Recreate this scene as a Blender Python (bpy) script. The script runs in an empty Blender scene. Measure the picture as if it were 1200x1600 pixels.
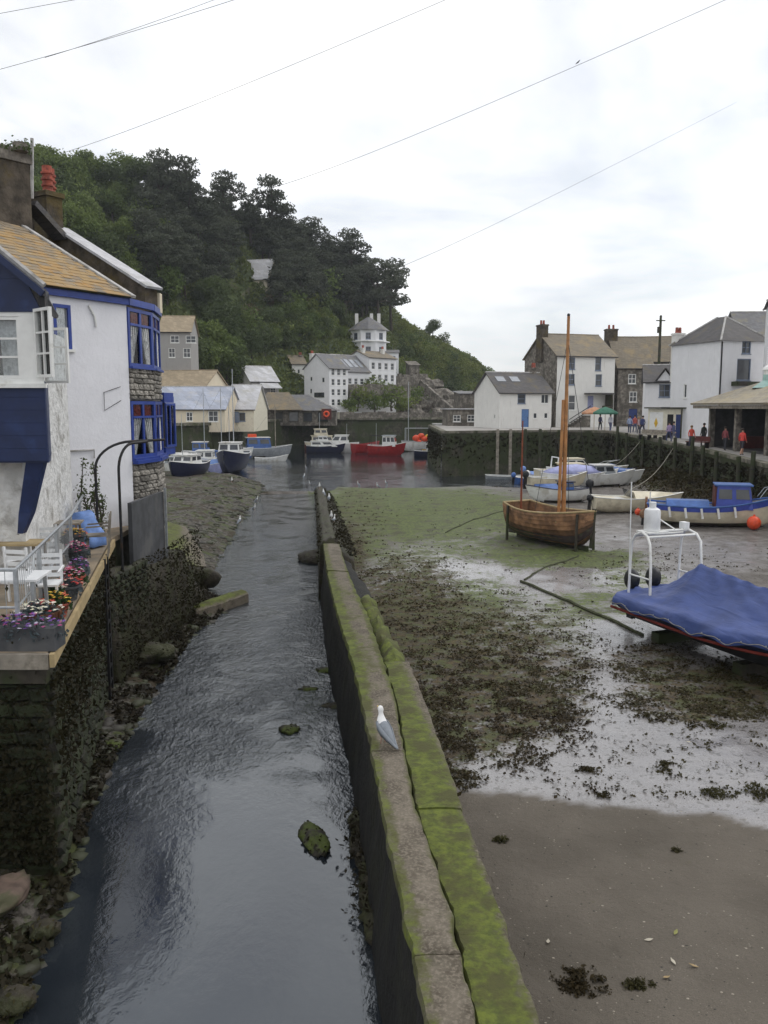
import bpy, bmesh, math, random
from mathutils import Vector, Matrix, noise
R = math.radians
scene = bpy.context.scene
COL = scene.collection
random.seed(7)

# ------------------------------------------------------------------ camera
H, F, HOR = 6.0, 1300.0, 635.0
PITCH = math.atan((800 - HOR) / F)
cam_d = bpy.data.cameras.new('camera')
cam = bpy.data.objects.new('camera', cam_d)
COL.objects.link(cam)
cam.location = (0, 0, H)
cam.rotation_euler = (math.pi / 2 - PITCH, 0, 0)
cam_d.sensor_fit = 'VERTICAL'
cam_d.sensor_height = 36.0
cam_d.lens = 36.0 * F / 1600.0
cam_d.clip_start = 0.1
cam_d.clip_end = 6000
scene.camera = cam

# ------------------------------------------------------------------ sky and light
SUN_EL, SUN_AZ = R(48), R(62)        # azimuth measured clockwise from +Y
world = bpy.data.worlds.new("World")
scene.world = world
world.use_nodes = True
wn = world.node_tree; wn.nodes.clear()
def wnode(t, **k):
    n = wn.nodes.new(t)
    for a, b in k.items(): setattr(n, a, b)
    return n
w_out = wnode('ShaderNodeOutputWorld'); w_bg = wnode('ShaderNodeBackground')
w_bg.inputs['Strength'].default_value = 0.1
sky = wnode('ShaderNodeTexSky', sky_type='NISHITA', sun_disc=False, sun_elevation=SUN_EL, sun_rotation=SUN_AZ)
tc = wnode('ShaderNodeTexCoord'); sep = wnode('ShaderNodeSeparateXYZ')
wn.links.new(tc.outputs['Generated'], sep.inputs[0])
zadd = wnode('ShaderNodeMath', operation='ADD'); zadd.inputs[1].default_value = 0.22
zmx = wnode('ShaderNodeMath', operation='MAXIMUM'); zmx.inputs[1].default_value = 0.12
wn.links.new(sep.outputs['Z'], zadd.inputs[0]); wn.links.new(zadd.outputs[0], zmx.inputs[0])
dx = wnode('ShaderNodeMath', operation='DIVIDE'); dy = wnode('ShaderNodeMath', operation='DIVIDE')
wn.links.new(sep.outputs['X'], dx.inputs[0]); wn.links.new(zmx.outputs[0], dx.inputs[1])
wn.links.new(sep.outputs['Y'], dy.inputs[0]); wn.links.new(zmx.outputs[0], dy.inputs[1])
cmb = wnode('ShaderNodeCombineXYZ')
wn.links.new(dx.outputs[0], cmb.inputs[0]); wn.links.new(dy.outputs[0], cmb.inputs[1])
cl1 = wnode('ShaderNodeTexNoise'); cl1.inputs['Scale'].default_value = 1.05; cl1.inputs['Detail'].default_value = 7; cl1.inputs['Roughness'].default_value = .55; cl1.inputs['Distortion'].default_value = .5
cl2 = wnode('ShaderNodeTexNoise'); cl2.inputs['Scale'].default_value = 2.3; cl2.inputs['Detail'].default_value = 6
wn.links.new(cmb.outputs[0], cl1.inputs['Vector']); wn.links.new(cmb.outputs[0], cl2.inputs['Vector'])
rp1 = wnode('ShaderNodeValToRGB'); rp1.color_ramp.elements[0].position = .34; rp1.color_ramp.elements[1].position = .60
rp1.color_ramp.elements[0].color = (.5, .5, .5, 1)
rp2 = wnode('ShaderNodeValToRGB'); rp2.color_ramp.elements[0].position = .3; rp2.color_ramp.elements[1].position = .62
rp2.color_ramp.elements[0].color = (11.0, 11.2, 11.6, 1); rp2.color_ramp.elements[1].color = (14.4, 14.3, 14.0, 1)
wn.links.new(cl1.outputs['Fac'], rp1.inputs[0]); wn.links.new(cl2.outputs['Fac'], rp2.inputs[0])
skm = wnode('ShaderNodeMix', data_type='RGBA')
wn.links.new(rp1.outputs[0], skm.inputs[0]); wn.links.new(sky.outputs[0], skm.inputs[6]); wn.links.new(rp2.outputs[0], skm.inputs[7])
wn.links.new(skm.outputs[2], w_bg.inputs['Color']); wn.links.new(w_bg.outputs[0], w_out.inputs[0])
sun_d = bpy.data.lights.new('sun', 'SUN'); sun_d.energy = 0.9; sun_d.angle = R(18); sun_d.color = (1, .96, .9)
sun = bpy.data.objects.new('sun', sun_d); COL.objects.link(sun)
_sd = Vector((math.sin(SUN_AZ) * math.cos(SUN_EL), math.cos(SUN_AZ) * math.cos(SUN_EL), math.sin(SUN_EL)))
sun.rotation_euler = _sd.to_track_quat('Z', 'Y').to_euler()
sun.location = (0, 0, 80)
vs = scene.view_settings
vs.view_transform = 'Standard'; vs.look = 'None'; vs.exposure = 0.0; vs.gamma = 1.0; vs.use_curve_mapping = False
scene.render.engine = 'CYCLES'
scene.cycles.use_denoising = True
scene.cycles.max_bounces = 6; scene.cycles.transparent_max_bounces = 12
scene.cycles.caustics_reflective = False; scene.cycles.caustics_refractive = False

# ------------------------------------------------------------------ pixel helpers (photograph pixels -> places)
_cp, _sp = math.cos(PITCH), math.sin(PITCH)
def ray(px, py):
    x, y = (px - 600) / F, (800 - py) / F
    return Vector((x, _cp + y * _sp, -_sp + y * _cp))
def at(px, py, Y):
    d = ray(px, py); t = Y / d.y
    return Vector((d.x * t, Y, H + d.z * t))
def on(px, py, z=0.0):
    d = ray(px, py); t = (z - H) / d.z
    return Vector((d.x * t, d.y * t, z))
def proj(p):
    x, y, z = p[0], p[1], p[2] - H
    f = y * _cp - z * _sp; u = y * _sp + z * _cp
    f = max(f, 1e-3)
    return 600 + F * x / f, 800 - F * u / f
def lerp(a, b, t): return a + (b - a) * t
def interp(pts, x):
    if x <= pts[0][0]: return pts[0][1]
    for (x0, y0), (x1, y1) in zip(pts, pts[1:]):
        if x <= x1: return y0 + (y1 - y0) * (x - x0) / (x1 - x0)
    return pts[-1][1]
def sst(a, b, x):
    t = min(1, max(0, (x - a) / (b - a))); return t * t * (3 - 2 * t)
def nz(x, y, z=0.0): return noise.noise(Vector((x, y, z)))
def fb(x, y, z=0.0, o=4): return noise.fractal(Vector((x, y, z)), 1.0, 2.0, o)

# ------------------------------------------------------------------ mesh builder
def _ico(sub):
    bm = bmesh.new(); bmesh.ops.create_icosphere(bm, subdivisions=sub, radius=1)
    v = [x.co.copy() for x in bm.verts]; bm.verts.index_update()
    f = [[q.index for q in x.verts] for x in bm.faces]; bm.free(); return v, f
ICO = {s: _ico(s) for s in (1, 2, 3)}
class MB:
    def __init__(s): s.v = []; s.f = []; s.m = []
    def add(s, vs, fs, mi=0):
        o = len(s.v); s.v += [tuple(x) for x in vs]
        s.f += [[i + o for i in q] for q in fs]; s.m += [mi] * len(fs); return s
    def quad(s, a, b, c, d, mi=0): return s.add([a, b, c, d], [[0, 1, 2, 3]], mi)
    def tri(s, a, b, c, mi=0): return s.add([a, b, c], [[0, 1, 2]], mi)
    def box(s, x0, y0, z0, x1, y1, z1, mi=0):
        return s.add([(x0,y0,z0),(x1,y0,z0),(x1,y1,z0),(x0,y1,z0),(x0,y0,z1),(x1,y0,z1),(x1,y1,z1),(x0,y1,z1)],
                     [[0,3,2,1],[4,5,6,7],[0,1,5,4],[1,2,6,5],[2,3,7,6],[3,0,4,7]], mi)
    def beam(s, p, q, w, h=None, mi=0, up=(0,0,1)):
        p, q = Vector(p), Vector(q); h = h or w
        d = (q - p).normalized(); up = Vector(up)
        if abs(d.dot(up)) > .98: up = Vector((0,1,0))
        a = d.cross(up).normalized() * w / 2; b = a.cross(d).normalized() * h / 2
        v = [p-a-b, p+a-b, p+a+b, p-a+b, q-a-b, q+a-b, q+a+b, q-a+b]
        return s.add(v, [[0,3,2,1],[4,5,6,7],[0,1,5,4],[1,2,6,5],[2,3,7,6],[3,0,4,7]][:], mi)
    def loft(s, rings, closed=True, caps=True, mi=0):
        n = len(rings[0]); o = len(s.v)
        for r in rings: s.v += [tuple(x) for x in r]
        k = n if closed else n - 1
        for i in range(len(rings) - 1):
            for j in range(k):
                a = o + i * n + j; b = o + i * n + (j + 1) % n
                s.f.append([a, b, b + n, a + n]); s.m.append(mi)
        if caps and closed:
            s.f.append([o + j for j in range(n)][::-1]); s.m.append(mi)
            e = o + (len(rings) - 1) * n
            s.f.append([e + j for j in range(n)]); s.m.append(mi)
        return s
    def tube(s, pts, r, n=6, mi=0, caps=True):
        pts = [Vector(p) for p in pts]; rings = []
        rr = r if isinstance(r, (list, tuple)) else [r] * len(pts)
        ref = None
        for i, p in enumerate(pts):
            t = (pts[min(i + 1, len(pts) - 1)] - pts[max(i - 1, 0)])
            t = t.normalized() if t.length > 1e-9 else Vector((0,0,1))
            if ref is None:
                ref = t.orthogonal().normalized()
            ref = (ref - t * ref.dot(t))
            ref = ref.normalized() if ref.length > 1e-6 else t.orthogonal().normalized()
            b = t.cross(ref)
            rings.append([p + (ref * math.cos(6.28318 * k / n) + b * math.sin(6.28318 * k / n)) * rr[i] for k in range(n)])
        return s.loft(rings, True, caps, mi)
    def lathe(s, prof, c=(0,0,0), n=12, mi=0):
        c = Vector(c)
        return s.loft([[c + Vector((r * math.cos(6.28318*k/n), r * math.sin(6.28318*k/n), z)) for k in range(n)] for r, z in prof], True, True, mi)
    def prism(s, poly, z0, z1, mi=0):
        n = len(poly)
        v = [(p[0], p[1], z0) for p in poly] + [(p[0], p[1], z1) for p in poly]
        f = [[i, (i+1) % n, n + (i+1) % n, n + i] for i in range(n)] + [list(range(n))[::-1], [n + i for i in range(n)]]
        return s.add(v, f, mi)
    def blob(s, c, r, seed=0, sub=2, amp=.25, fr=1.3, mi=0, rot=None):
        v, f = ICO[sub]; c = Vector(c); r = Vector(r)
        o = Vector((seed * 3.17, seed * 1.71, seed * .77)); out = []
        for p in v:
            k = 1 + amp * noise.noise(p * fr + o) + amp * .5 * noise.noise(p * fr * 2.7 + o)
            q = Vector((p.x * r.x, p.y * r.y, p.z * r.z)) * k
            if rot is not None: q = rot @ q
            out.append(c + q)
        return s.add(out, f, mi)
    def build(s, name, mats, parent=None, smooth=False, off=None, loc=None, rotz=None, recalc=True):
        me = bpy.data.meshes.new(name)
        vv = s.v
        if off is not None: ox, oy, oz = off; vv = [(a-ox, b-oy, c-oz) for a, b, c in vv]
        me.from_pydata(vv, [], s.f)
        if not isinstance(mats, (list, tuple)): mats = [mats]
        for m in mats: me.materials.append(m)
        if len(mats) > 1: me.polygons.foreach_set('material_index', s.m)
        if recalc and len(s.f) < 60000:
            bm = bmesh.new(); bm.from_mesh(me); bmesh.ops.recalc_face_normals(bm, faces=bm.faces); bm.to_mesh(me); bm.free()
        if smooth:
            me.polygons.foreach_set('use_smooth', [True] * len(s.f))
            if smooth != 'full':
                try: me.set_sharp_from_angle(angle=R(40))
                except Exception: pass
        me.update()
        o = bpy.data.objects.new(name, me); COL.objects.link(o)
        if parent: o.parent = parent
        if loc is not None: o.location = loc
        if rotz is not None: o.rotation_euler.z = rotz
        return o
def tag(o, label=None, cat=None, group=None, kind=None):
    if label: o['label'] = label
    if cat: o['category'] = cat
    if group: o['group'] = group
    if kind: o['kind'] = kind
    return o
def thing(name, label, cat, loc=(0,0,0), rotz=0.0, group=None):
    o = bpy.data.objects.new(name, None); COL.objects.link(o)
    o.location = loc; o.rotation_euler = (0, 0, rotz); o.empty_display_size = .2
    return tag(o, label, cat, group)
def inst(me_obj, name, parent=None, loc=(0,0,0), rot=(0,0,0), sc=(1,1,1)):
    o = bpy.data.objects.new(name, me_obj.data if hasattr(me_obj, 'data') else me_obj); COL.objects.link(o)
    if parent: o.parent = parent
    o.location = loc; o.rotation_euler = rot; o.scale = sc if isinstance(sc, (tuple, list, Vector)) else (sc,)*3
    return o

# ------------------------------------------------------------------ materials
class NT:
    def __init__(s, name):
        s.m = bpy.data.materials.new(name); s.m.use_nodes = True
        s.t = s.m.node_tree; s.b = s.t.nodes['Principled BSDF']; s.o = s.t.nodes['Material Output']
    def n(s, t, **k):
        q = s.t.nodes.new(t)
        for a, b in k.items(): setattr(q, a, b)
        return q
    def l(s, a, b): s.t.links.new(a, b); return s
    def val(s, x, inp):
        if hasattr(x, 'is_linked') or hasattr(x, 'links'): s.l(x, inp)
        else: inp.default_value = x
    def mix(s, fac, a, b, bt='MIX'):
        q = s.n('ShaderNodeMix', data_type='RGBA', blend_type=bt)
        for x, i in ((fac, 0), (a, 6), (b, 7)):
            if isinstance(x, tuple): x = (*x, 1)[:4]
            s.val(x, q.inputs[i])
        return q.outputs[2]
    def math(s, op, a, b=0.0, c=None):
        q = s.n('ShaderNodeMath', operation=op); s.val(a, q.inputs[0]); s.val(b, q.inputs[1])
        if c is not None: s.val(c, q.inputs[2])
        return q.outputs[0]
    def mr(s, x, a, b, c=0.0, d=1.0):
        q = s.n('ShaderNodeMapRange'); q.interpolation_type = 'SMOOTHSTEP'
        s.val(x, q.inputs[0])
        for i, v in enumerate((a, b, c, d)): q.inputs[i + 1].default_value = v
        return q.outputs[0]
    def noise(s, sc, det=4, vec=None, rough=.55, dist=0.0):
        q = s.n('ShaderNodeTexNoise'); q.inputs['Scale'].default_value = sc; q.inputs['Detail'].default_value = det
        q.inputs['Roughness'].default_value = rough; q.inputs['Distortion'].default_value = dist
        if vec is not None: s.l(vec, q.inputs['Vector'])
        return q.outputs['Fac']
    def pos(s): return s.n('ShaderNodeNewGeometry').outputs['Position']
    def obj(s): return s.n('ShaderNodeTexCoord').outputs['Object']
    def scale(s, v, k):
        q = s.n('ShaderNodeMapping'); q.inputs['Scale'].default_value = k; s.l(v, q.inputs[0]); return q.outputs[0]
    def bump(s, h, st=.3, dist=.02):
        q = s.n('ShaderNodeBump'); q.inputs['Strength'].default_value = st; q.inputs['Distance'].default_value = dist
        s.l(h, q.inputs['Height']); s.l(q.outputs[0], s.b.inputs['Normal']); return q
    def set(s, **k):
        for a, v in k.items():
            i = s.b.inputs[a.replace('_', ' ')]
            if isinstance(v, tuple): v = (*v, 1)[:4]
            s.val(v, i)
        return s
def mk(name, c, var=.22, sc=4.0, rough=.75, c2=None, sc2=.9, amt=.5, bump=.15, bd=.01, fine=30.0, metal=0.0, spec=.4, rnd=0.0):
    """plain surface with grain, blotches of a second colour and fine relief"""
    t = NT(name); v = t.obj()
    a = tuple(x * (1 - var) for x in c); b = tuple(min(1, x * (1 + var)) for x in c)
    n1 = t.noise(sc, 6, v)
    col = t.mix(t.mr(n1, .3, .7), a, b)
    if c2:
        n2 = t.noise(sc2, 6, v, .65)
        col = t.mix(t.mr(n2, .62 - amt * .3, .82 - amt * .4), col, c2)
    if rnd:
        r = t.n('ShaderNodeObjectInfo').outputs['Random']
        col = t.mix(1.0, col, t.mix(r, (1 - rnd,) * 3, (1 + rnd,) * 3), 'MULTIPLY')
    t.set(Base_Color=col, Roughness=rough, Metallic=metal)
    t.b.inputs['Specular IOR Level'].default_value = spec
    if bump: t.bump(t.noise(fine, 5, v), bump, bd)
    return t.m
def wallpaint(name, c, dirt=(.22,.2,.17), amt=.35):
    """limewashed rough render with rain streaks"""
    t = NT(name); v = t.obj()
    n1 = t.noise(1.3, 6, v, .6); n2 = t.noise(3.0, 5, t.scale(v, (2.2, 2.2, .22)), .6)
    col = t.mix(t.mr(n1, .35, .75), tuple(x * .93 for x in c), c)
    col = t.mix(t.mr(n2, .55, .85, 0, amt), col, dirt)
    t.set(Base_Color=col, Roughness=.85); t.b.inputs['Specular IOR Level'].default_value = .25
    t.bump(t.math('ADD', t.noise(9, 4, v), t.math('MULTIPLY', t.noise(45, 3, v), .4)), .5, .02)
    return t.m
def slate(name, c, moss=None, amt=.4, rows=5.0, cols=3.0, rough=.7):
    """far roof: courses too small to build"""
    t = NT(name); v = t.obj()
    s = t.n('ShaderNodeSeparateXYZ'); t.l(v, s.inputs[0])
    cb = t.n('ShaderNodeCombineXYZ'); t.l(t.math('ADD', s.outputs[0], s.outputs[1]), cb.inputs[0]); t.l(t.math('MULTIPLY', s.outputs[2], 1.5), cb.inputs[1])
    br = t.n('ShaderNodeTexBrick'); t.l(cb.outputs[0], br.inputs['Vector'])
    br.inputs['Scale'].default_value = 1.0; br.inputs['Brick Width'].default_value = 1 / cols; br.inputs['Row Height'].default_value = 1 / rows
    br.inputs['Mortar Size'].default_value = .012
    br.inputs['Color1'].default_value = (*[x * .8 for x in c], 1); br.inputs['Color2'].default_value = (*[x * 1.2 for x in c], 1)
    br.inputs['Mortar'].default_value = (*[x * .55 for x in c], 1)
    col = br.outputs['Color']
    if moss: col = t.mix(t.mr(t.noise(.8, 7, v, .65), .62 - amt * .35, .85 - amt * .4), col, moss)
    col = t.mix(t.mr(t.noise(5, 5, v), .3, .7, 0, .25), col, tuple(x * .6 for x in c))
    t.set(Base_Color=col, Roughness=rough); t.bump(br.outputs['Fac'], .4, .02)
    return t.m
def leafmat(name, c, c2, dark=.5):
    t = NT(name)
    g = t.n('ShaderNodeNewGeometry'); oi = t.n('ShaderNodeObjectInfo').outputs['Random']
    ri = g.outputs['Random Per Island']
    col = t.mix(ri, tuple(x * dark for x in c), c)
    col = t.mix(t.math('MULTIPLY', oi, .8), col, c2)
    col = t.mix(t.mr(t.noise(.25, 3, g.outputs['Position']), .35, .7, 0, .6), col, tuple(x * 1.25 for x in c2))
    t.set(Base_Color=col, Roughness=.65); t.b.inputs['Specular IOR Level'].default_value = .2
    tr = t.n('ShaderNodeBsdfTranslucent'); t.l(col, tr.inputs[0]); mx = t.n('ShaderNodeMixShader'); mx.inputs[0].default_value = .3
    t.l(t.b.outputs[0], mx.inputs[1]); t.l(tr.outputs[0], mx.inputs[2]); t.l(mx.outputs[0], t.o.inputs['Surface'])
    return t.m
def flowermat(name, cols):
    t = NT(name); ri = t.n('ShaderNodeNewGeometry').outputs['Random Per Island']
    rp = t.n('ShaderNodeValToRGB'); rp.color_ramp.interpolation = 'CONSTANT'
    e = rp.color_ramp.elements
    while len(e) < len(cols): e.new(.5)
    for i, c in enumerate(cols): e[i].position = i / len(cols); e[i].color = (*c, 1)
    t.l(ri, rp.inputs[0]); t.set(Base_Color=rp.outputs[0], Roughness=.6); return t.m
M = {}
M['white_wall'] = wallpaint('white_limewash', (.80, .80, .82), (.42, .41, .38), .55)
M['white_wall2'] = wallpaint('aged_white_limewash', (.76, .75, .72), (.33, .31, .26), .8)
M['cream_wall'] = wallpaint('cream_render', (.70, .62, .48), (.4, .34, .26), .5)
M['grey_wall'] = wallpaint('grey_render', (.34, .33, .32), (.18, .17, .15), .6)
M['stone_far'] = mk('rubble_stone_far', (.20, .18, .155), .5, 3.5, .9, (.10, .09, .075), 1.1, .6, .6, .05, 9)
M['stone_dark'] = mk('dark_lichened_stone', (.075, .062, .048), .5, 3.0, .92, (.10, .075, .03), .9, .4, .7, .05, 8)
M['stone_piece'] = mk('rubble_stone', (.20, .185, .165), .3, 6, .9, (.36, .34, .30), 3.0, .5, .5, .02, 22, rnd=.5)
M['stone_wet'] = mk('weedy_quay_stone', (.034, .030, .023), .5, 5, .7, (.020, .026, .008), 1.2, .7, .8, .04, 14, rnd=.45)
M['mortar'] = mk('mortar', (.23, .22, .20), .3, 9, .95)
M['quay_face'] = mk('quay_wall_face', (.060, .056, .038), .5, 2.2, .8, (.040, .050, .018), .5, .75, .8, .08, 7)
M['blue'] = mk('royal_blue_gloss_paint', (.022, .052, .27), .15, 5, .35, (.04, .08, .30), 2, .2, .08, .004)
M['navy'] = mk('navy_painted_boards', (.010, .021, .074), .15, 4, .5, (.02, .04, .13), 1.5, .3, .12, .004)
M['white_paint'] = mk('white_gloss_paint', (.78, .78, .76), .05, 6, .4, (.6, .59, .55), 3, .25, .06, .003)
M['cream_paint'] = mk('cream_gloss_paint', (.72, .68, .55), .07, 5, .4, (.55, .5, .4), 2.5, .3, .05, .003)
M['red_glass'] = mk('red_stained_glass', (.075, .014, .014), .3, 9, .15, bump=0)
M['dark'] = mk('dark_interior', (.015, .015, .018), .3, 3, .9, bump=0)
M['curtain'] = mk('lace_curtain', (.86, .86, .86), .15, 20, .9, (.45, .46, .47), 6, .4, .3, .01, 60)
M['lead'] = mk('pale_mortar_flashing', (.42, .41, .40), .2, 6, .8, (.25, .24, .22), 2, .4)
M['slate_grey'] = slate('grey_slate_roof', (.15, .15, .16), (.20, .18, .12), .4)
M['slate_blue'] = slate('blue_grey_slate_roof', (.20, .21, .25), (.26, .26, .27), .4)
M['slate_dark'] = slate('dark_slate_roof', (.085, .08, .082), (.12, .10, .06), .35)
M['slate_tan'] = slate('lichen_tan_slate_roof', (.185, .155, .112), (.25, .19, .10), .45)
M['roof_tan'] = slate('tan_tile_roof', (.33, .262, .175), (.25, .20, .13), .5, 3, 2)
M['roof_pale'] = slate('pale_sheet_roof', (.50, .50, .52), (.40, .39, .36), .4, 1.2, 1.2)
M['roof_blue'] = slate('pale_blue_sheet_roof', (.36, .39, .47), (.42, .42, .44), .4, 1.2, 1.2)
M['terracotta'] = mk('terracotta_pot', (.34, .085, .055), .25, 7, .8, (.18, .06, .045), 3, .5)
M['iron'] = mk('black_iron', (.02, .02, .022), .2, 12, .5, (.05, .03, .02), 4, .3, .2, .003, metal=.3)
M['galv'] = mk('galvanised_steel', (.40, .42, .44), .15, 10, .42, metal=.6, bump=.05)
M['wood'] = mk('varnished_timber', (.215, .115, .06), .4, 3, .55, (.12, .062, .034), 2, .5, .15, .004, rnd=.38)
M['wood_pale'] = mk('pale_timber', (.38, .29, .155), .22, 3.5, .7, (.36, .27, .14), 2, .5, .2, .005)
M['wood_grey'] = mk('weathered_grey_timber', (.27, .24, .20), .3, 4, .85, (.16, .14, .11), 1.5, .5, .3, .008)
M['wood_wet'] = mk('tarred_wet_timber', (.045, .038, .028), .4, 4, .65, (.03, .04, .012), 1.2, .6, .4, .01)
M['spar'] = mk('varnished_spar', (.40, .19, .07), .3, 3, .5, (.28, .12, .04), 1.5, .4, .1, .003)
M['paving'] = mk('terrace_paving', (.27, .215, .15), .25, 3, .85, (.2, .17, .13), 1.0, .5, .2, .01)
M['quay_top'] = mk('quay_paving', (.36, .34, .32), .18, 1.2, .9, (.26, .25, .23), .3, .5, .2, .01)
M['plastic_white'] = mk('white_plastic', (.74, .75, .76), .06, 6, .4, bump=0)
M['tarp'] = mk('light_blue_sheet', (.15, .26, .56), .2, 6, .5, bump=.1)
M['gel_white'] = mk('white_gelcoat', (.72, .72, .70), .08, 2, .3, (.52, .50, .45), 1.2, .35, .02, .002)
M['gel_cream'] = mk('cream_gelcoat', (.66, .60, .46), .1, 2, .35, (.5, .44, .33), 1.2, .35, .02, .002)
M['gel_navy'] = mk('navy_hull_paint', (.010, .013, .04), .2, 3, .4, (.03, .03, .04), 1.2, .3, .02, .002)
M['gel_red'] = mk('red_hull_paint', (.30, .018, .02), .18, 3, .4, (.2, .015, .02), 1.2, .3, .02, .002)
M['gel_blue'] = mk('blue_hull_paint', (.05, .12, .34), .18, 3, .4, (.04, .09, .22), 1.2, .3, .02, .002)
M['gel_lilac'] = mk('faded_lilac_cover', (.36, .38, .62), .15, 3, .7, (.28, .3, .5), 1.2, .4, .1, .01)
M['gel_grey'] = mk('grey_deck_paint', (.28, .30, .32), .15, 3, .6)
M['antifoul'] = mk('faded_antifouling', (.05, .035, .035), .3, 3, .8, (.06, .07, .03), 1.5, .5)
M['maroon'] = mk('maroon_paint', (.10, .022, .018), .2, 4, .5)
M['orange'] = mk('orange_buoy_plastic', (.72, .085, .03), .12, 6, .45, bump=0)
M['yellow'] = mk('yellow_oilskin', (.68, .42, .03), .15, 6, .5, bump=0)
M['black_plastic'] = mk('black_plastic', (.014, .015, .018), .2, 8, .45, bump=0)
M['rope'] = mk('weedy_rope', (.055, .060, .030), .4, 12, .95, bump=.4)
M['wall_black'] = mk('black_tidal_wall', (.0065, .006, .005), .5, 5, .8, (.012, .012, .006), 1.2, .5, .8, .05, 14)
M['moss_rock'] = mk('mossy_rock', (.045, .040, .030), .5, 6, .8, (.062, .082, .014), 2.6, .7, .7, .03, 20)
M['weed_rock'] = mk('weed_covered_rock', (.032, .026, .016), .5, 7, .7, (.036, .038, .013), 2.0, .6, .9, .05, 20)
M['slab'] = mk('dark_slate_board', (.060, .062, .068), .25, 3, .6, (.10, .10, .10), 1.2, .4, .15, .005)
def glassmat():
    t = NT('window_glass')
    g = t.n('ShaderNodeBsdfGlossy'); g.inputs['Roughness'].default_value = .03
    tr = t.n('ShaderNodeBsdfTransparent'); tr.inputs[0].default_value = (.93, .95, .96, 1)
    fr = t.n('ShaderNodeFresnel'); fr.inputs[0].default_value = 1.52
    mx = t.n('ShaderNodeMixShader'); t.l(t.math('MULTIPLY', fr.outputs[0], 1.5), mx.inputs[0]); t.l(tr.outputs[0], mx.inputs[1]); t.l(g.outputs[0], mx.inputs[2])
    t.l(mx.outputs[0], t.o.inputs['Surface']); return t.m
M['glass'] = glassmat()
M['pane'] = mk('dark_window_pane', (.045, .05, .058), .3, 1.0, .06, bump=0, spec=.6)
M['leaf_pine'] = leafmat('pine_needles', (.066, .078, .052), (.084, .094, .064), .55)
M['leaf_dark'] = leafmat('dark_broadleaf', (.070, .102, .040), (.092, .120, .044), .5)
M['leaf_green'] = leafmat('green_broadleaf', (.105, .160, .042), (.140, .180, .050), .5)
M['leaf_bright'] = leafmat('bright_shrub_leaf', (.14, .19, .045), (.185, .205, .055), .5)
M['leaf_rust'] = leafmat('rusty_shrub_leaf', (.15, .11, .07), (.14, .12, .07), .5)
M['leaf_pot'] = leafmat('flower_foliage', (.035, .075, .035), (.05, .09, .03), .4)
M['leaf_silver'] = leafmat('grey_blue_foliage', (.06, .085, .095), (.09, .11, .12), .4)
M['bark'] = mk('bark', (.06, .048, .038), .35, 5, .9, bump=.5, bd=.05)
# ------------------------------------------------------------------ breakwater line, river banks, ground height
ZT = 1.6
BW = [(1760, 712, 803, 925), (1600, 668, 745, 850), (1500, 646, 722, 815), (1420, 629, 704, 786), (1330, 610, 674, 752), (1250, 594, 647, 722), (1165, 579, 630, 692),
      (1080, 561, 615, 661), (1030, 549, 598, 640), (1000, 540, 589, 624), (960, 527, 575, 604), (930, 519, 560, 592), (895, 511, 545, 581), (870, 507, 536, 560), (850, 505, 530, 545)]
BWL = [on(a, y, ZT) for y, a, b, c in BW]; BWM = [on(b, y, ZT) for y, a, b, c in BW]; BWR = [on(c, y, ZT) for y, a, b, c in BW]
BWFAR = [on(505, 848, ZT), on(503, 822, 1.46), on(500, 796, 1.1), on(497, 772, .55), on(495, 762, 0.1)]
def _yx(pts): return sorted((p.y, p.x) for p in pts)
wl_l = _yx(BWL + BWFAR[1:]); wl_r = _yx(BWR + [Vector((p.x + .9, p.y, 0)) for p in BWFAR[1:]])
BANK = [(3, -3.4), (8.3, -3.85), (9.3, -3.95), (10.8, -4.25), (12.6, -4.6), (14.5, -4.85), (17.6, -5.05), (19.8, -5.1), (22.6, -5.3), (24.3, -5.0), (26, -4.9), (28, -6.0), (31, -6.5), (40, -7.3), (56, -8.7), (66, -9.4), (71, -11), (74, -16), (76, -30)]
WATER = -0.3
QEDGE = [(21.2, 36, 2.9), (20.2, 43.8, 2.9), (21.9, 57, 3.0), (22.5, 73, 3.3), (21.5, 80, 3.6), (16.4, 79, 3.7), (5.2, 75, 3.7)]
def gz(x, y):
    xl, xr, xq = interp(BANK, y), interp(wl_l, y), interp(wl_r, y)
    n = fb(x * .35, y * .35, 3) * .05 + fb(x * 1.7, y * 1.7, 9) * .022
    if x < xl:
        d = xl - x
        z = WATER + min(.28 * d, .55 + .03 * d) + fb(x * 1.1, y * 1.1, 5) * .14 * min(1, d * 1.5) + fb(x * 3.2, y * 3.2, 15) * .05
        return lerp(z, -1.2, sst(74, 82, y))
    if x < xr and y < 60:
        return WATER - .12 - min(.5, .3 * (x - xl))
    z = n
    if y < 12: z += .03 * (12 - y)
    z += .10 * sst(9, 20, x) * sst(20, 40, y)
    if y > 55:
        edge = 71 + 3 * fb(x * .12, 3.3) + 4 * sst(10, 16, x)
        z = lerp(z, -1.2, sst(edge - 12, edge + 8, y) * (1.0))
    if x < xr + 1.2 and y >= 58: z = min(z, lerp(.1, -.6, sst(58, 64, y)))
    if x > 17 and y > 40:                                   # weedy rubble heaped along the quay foot
        qx = interp([(q[1], q[0]) for q in QEDGE[:5]], y)
        z += .95 * sst(qx - 4.0, qx - .2, x) * (1 + .5 * fb(x * .9, y * .9, 2)) * sst(40, 46, y)
    return z
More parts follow.
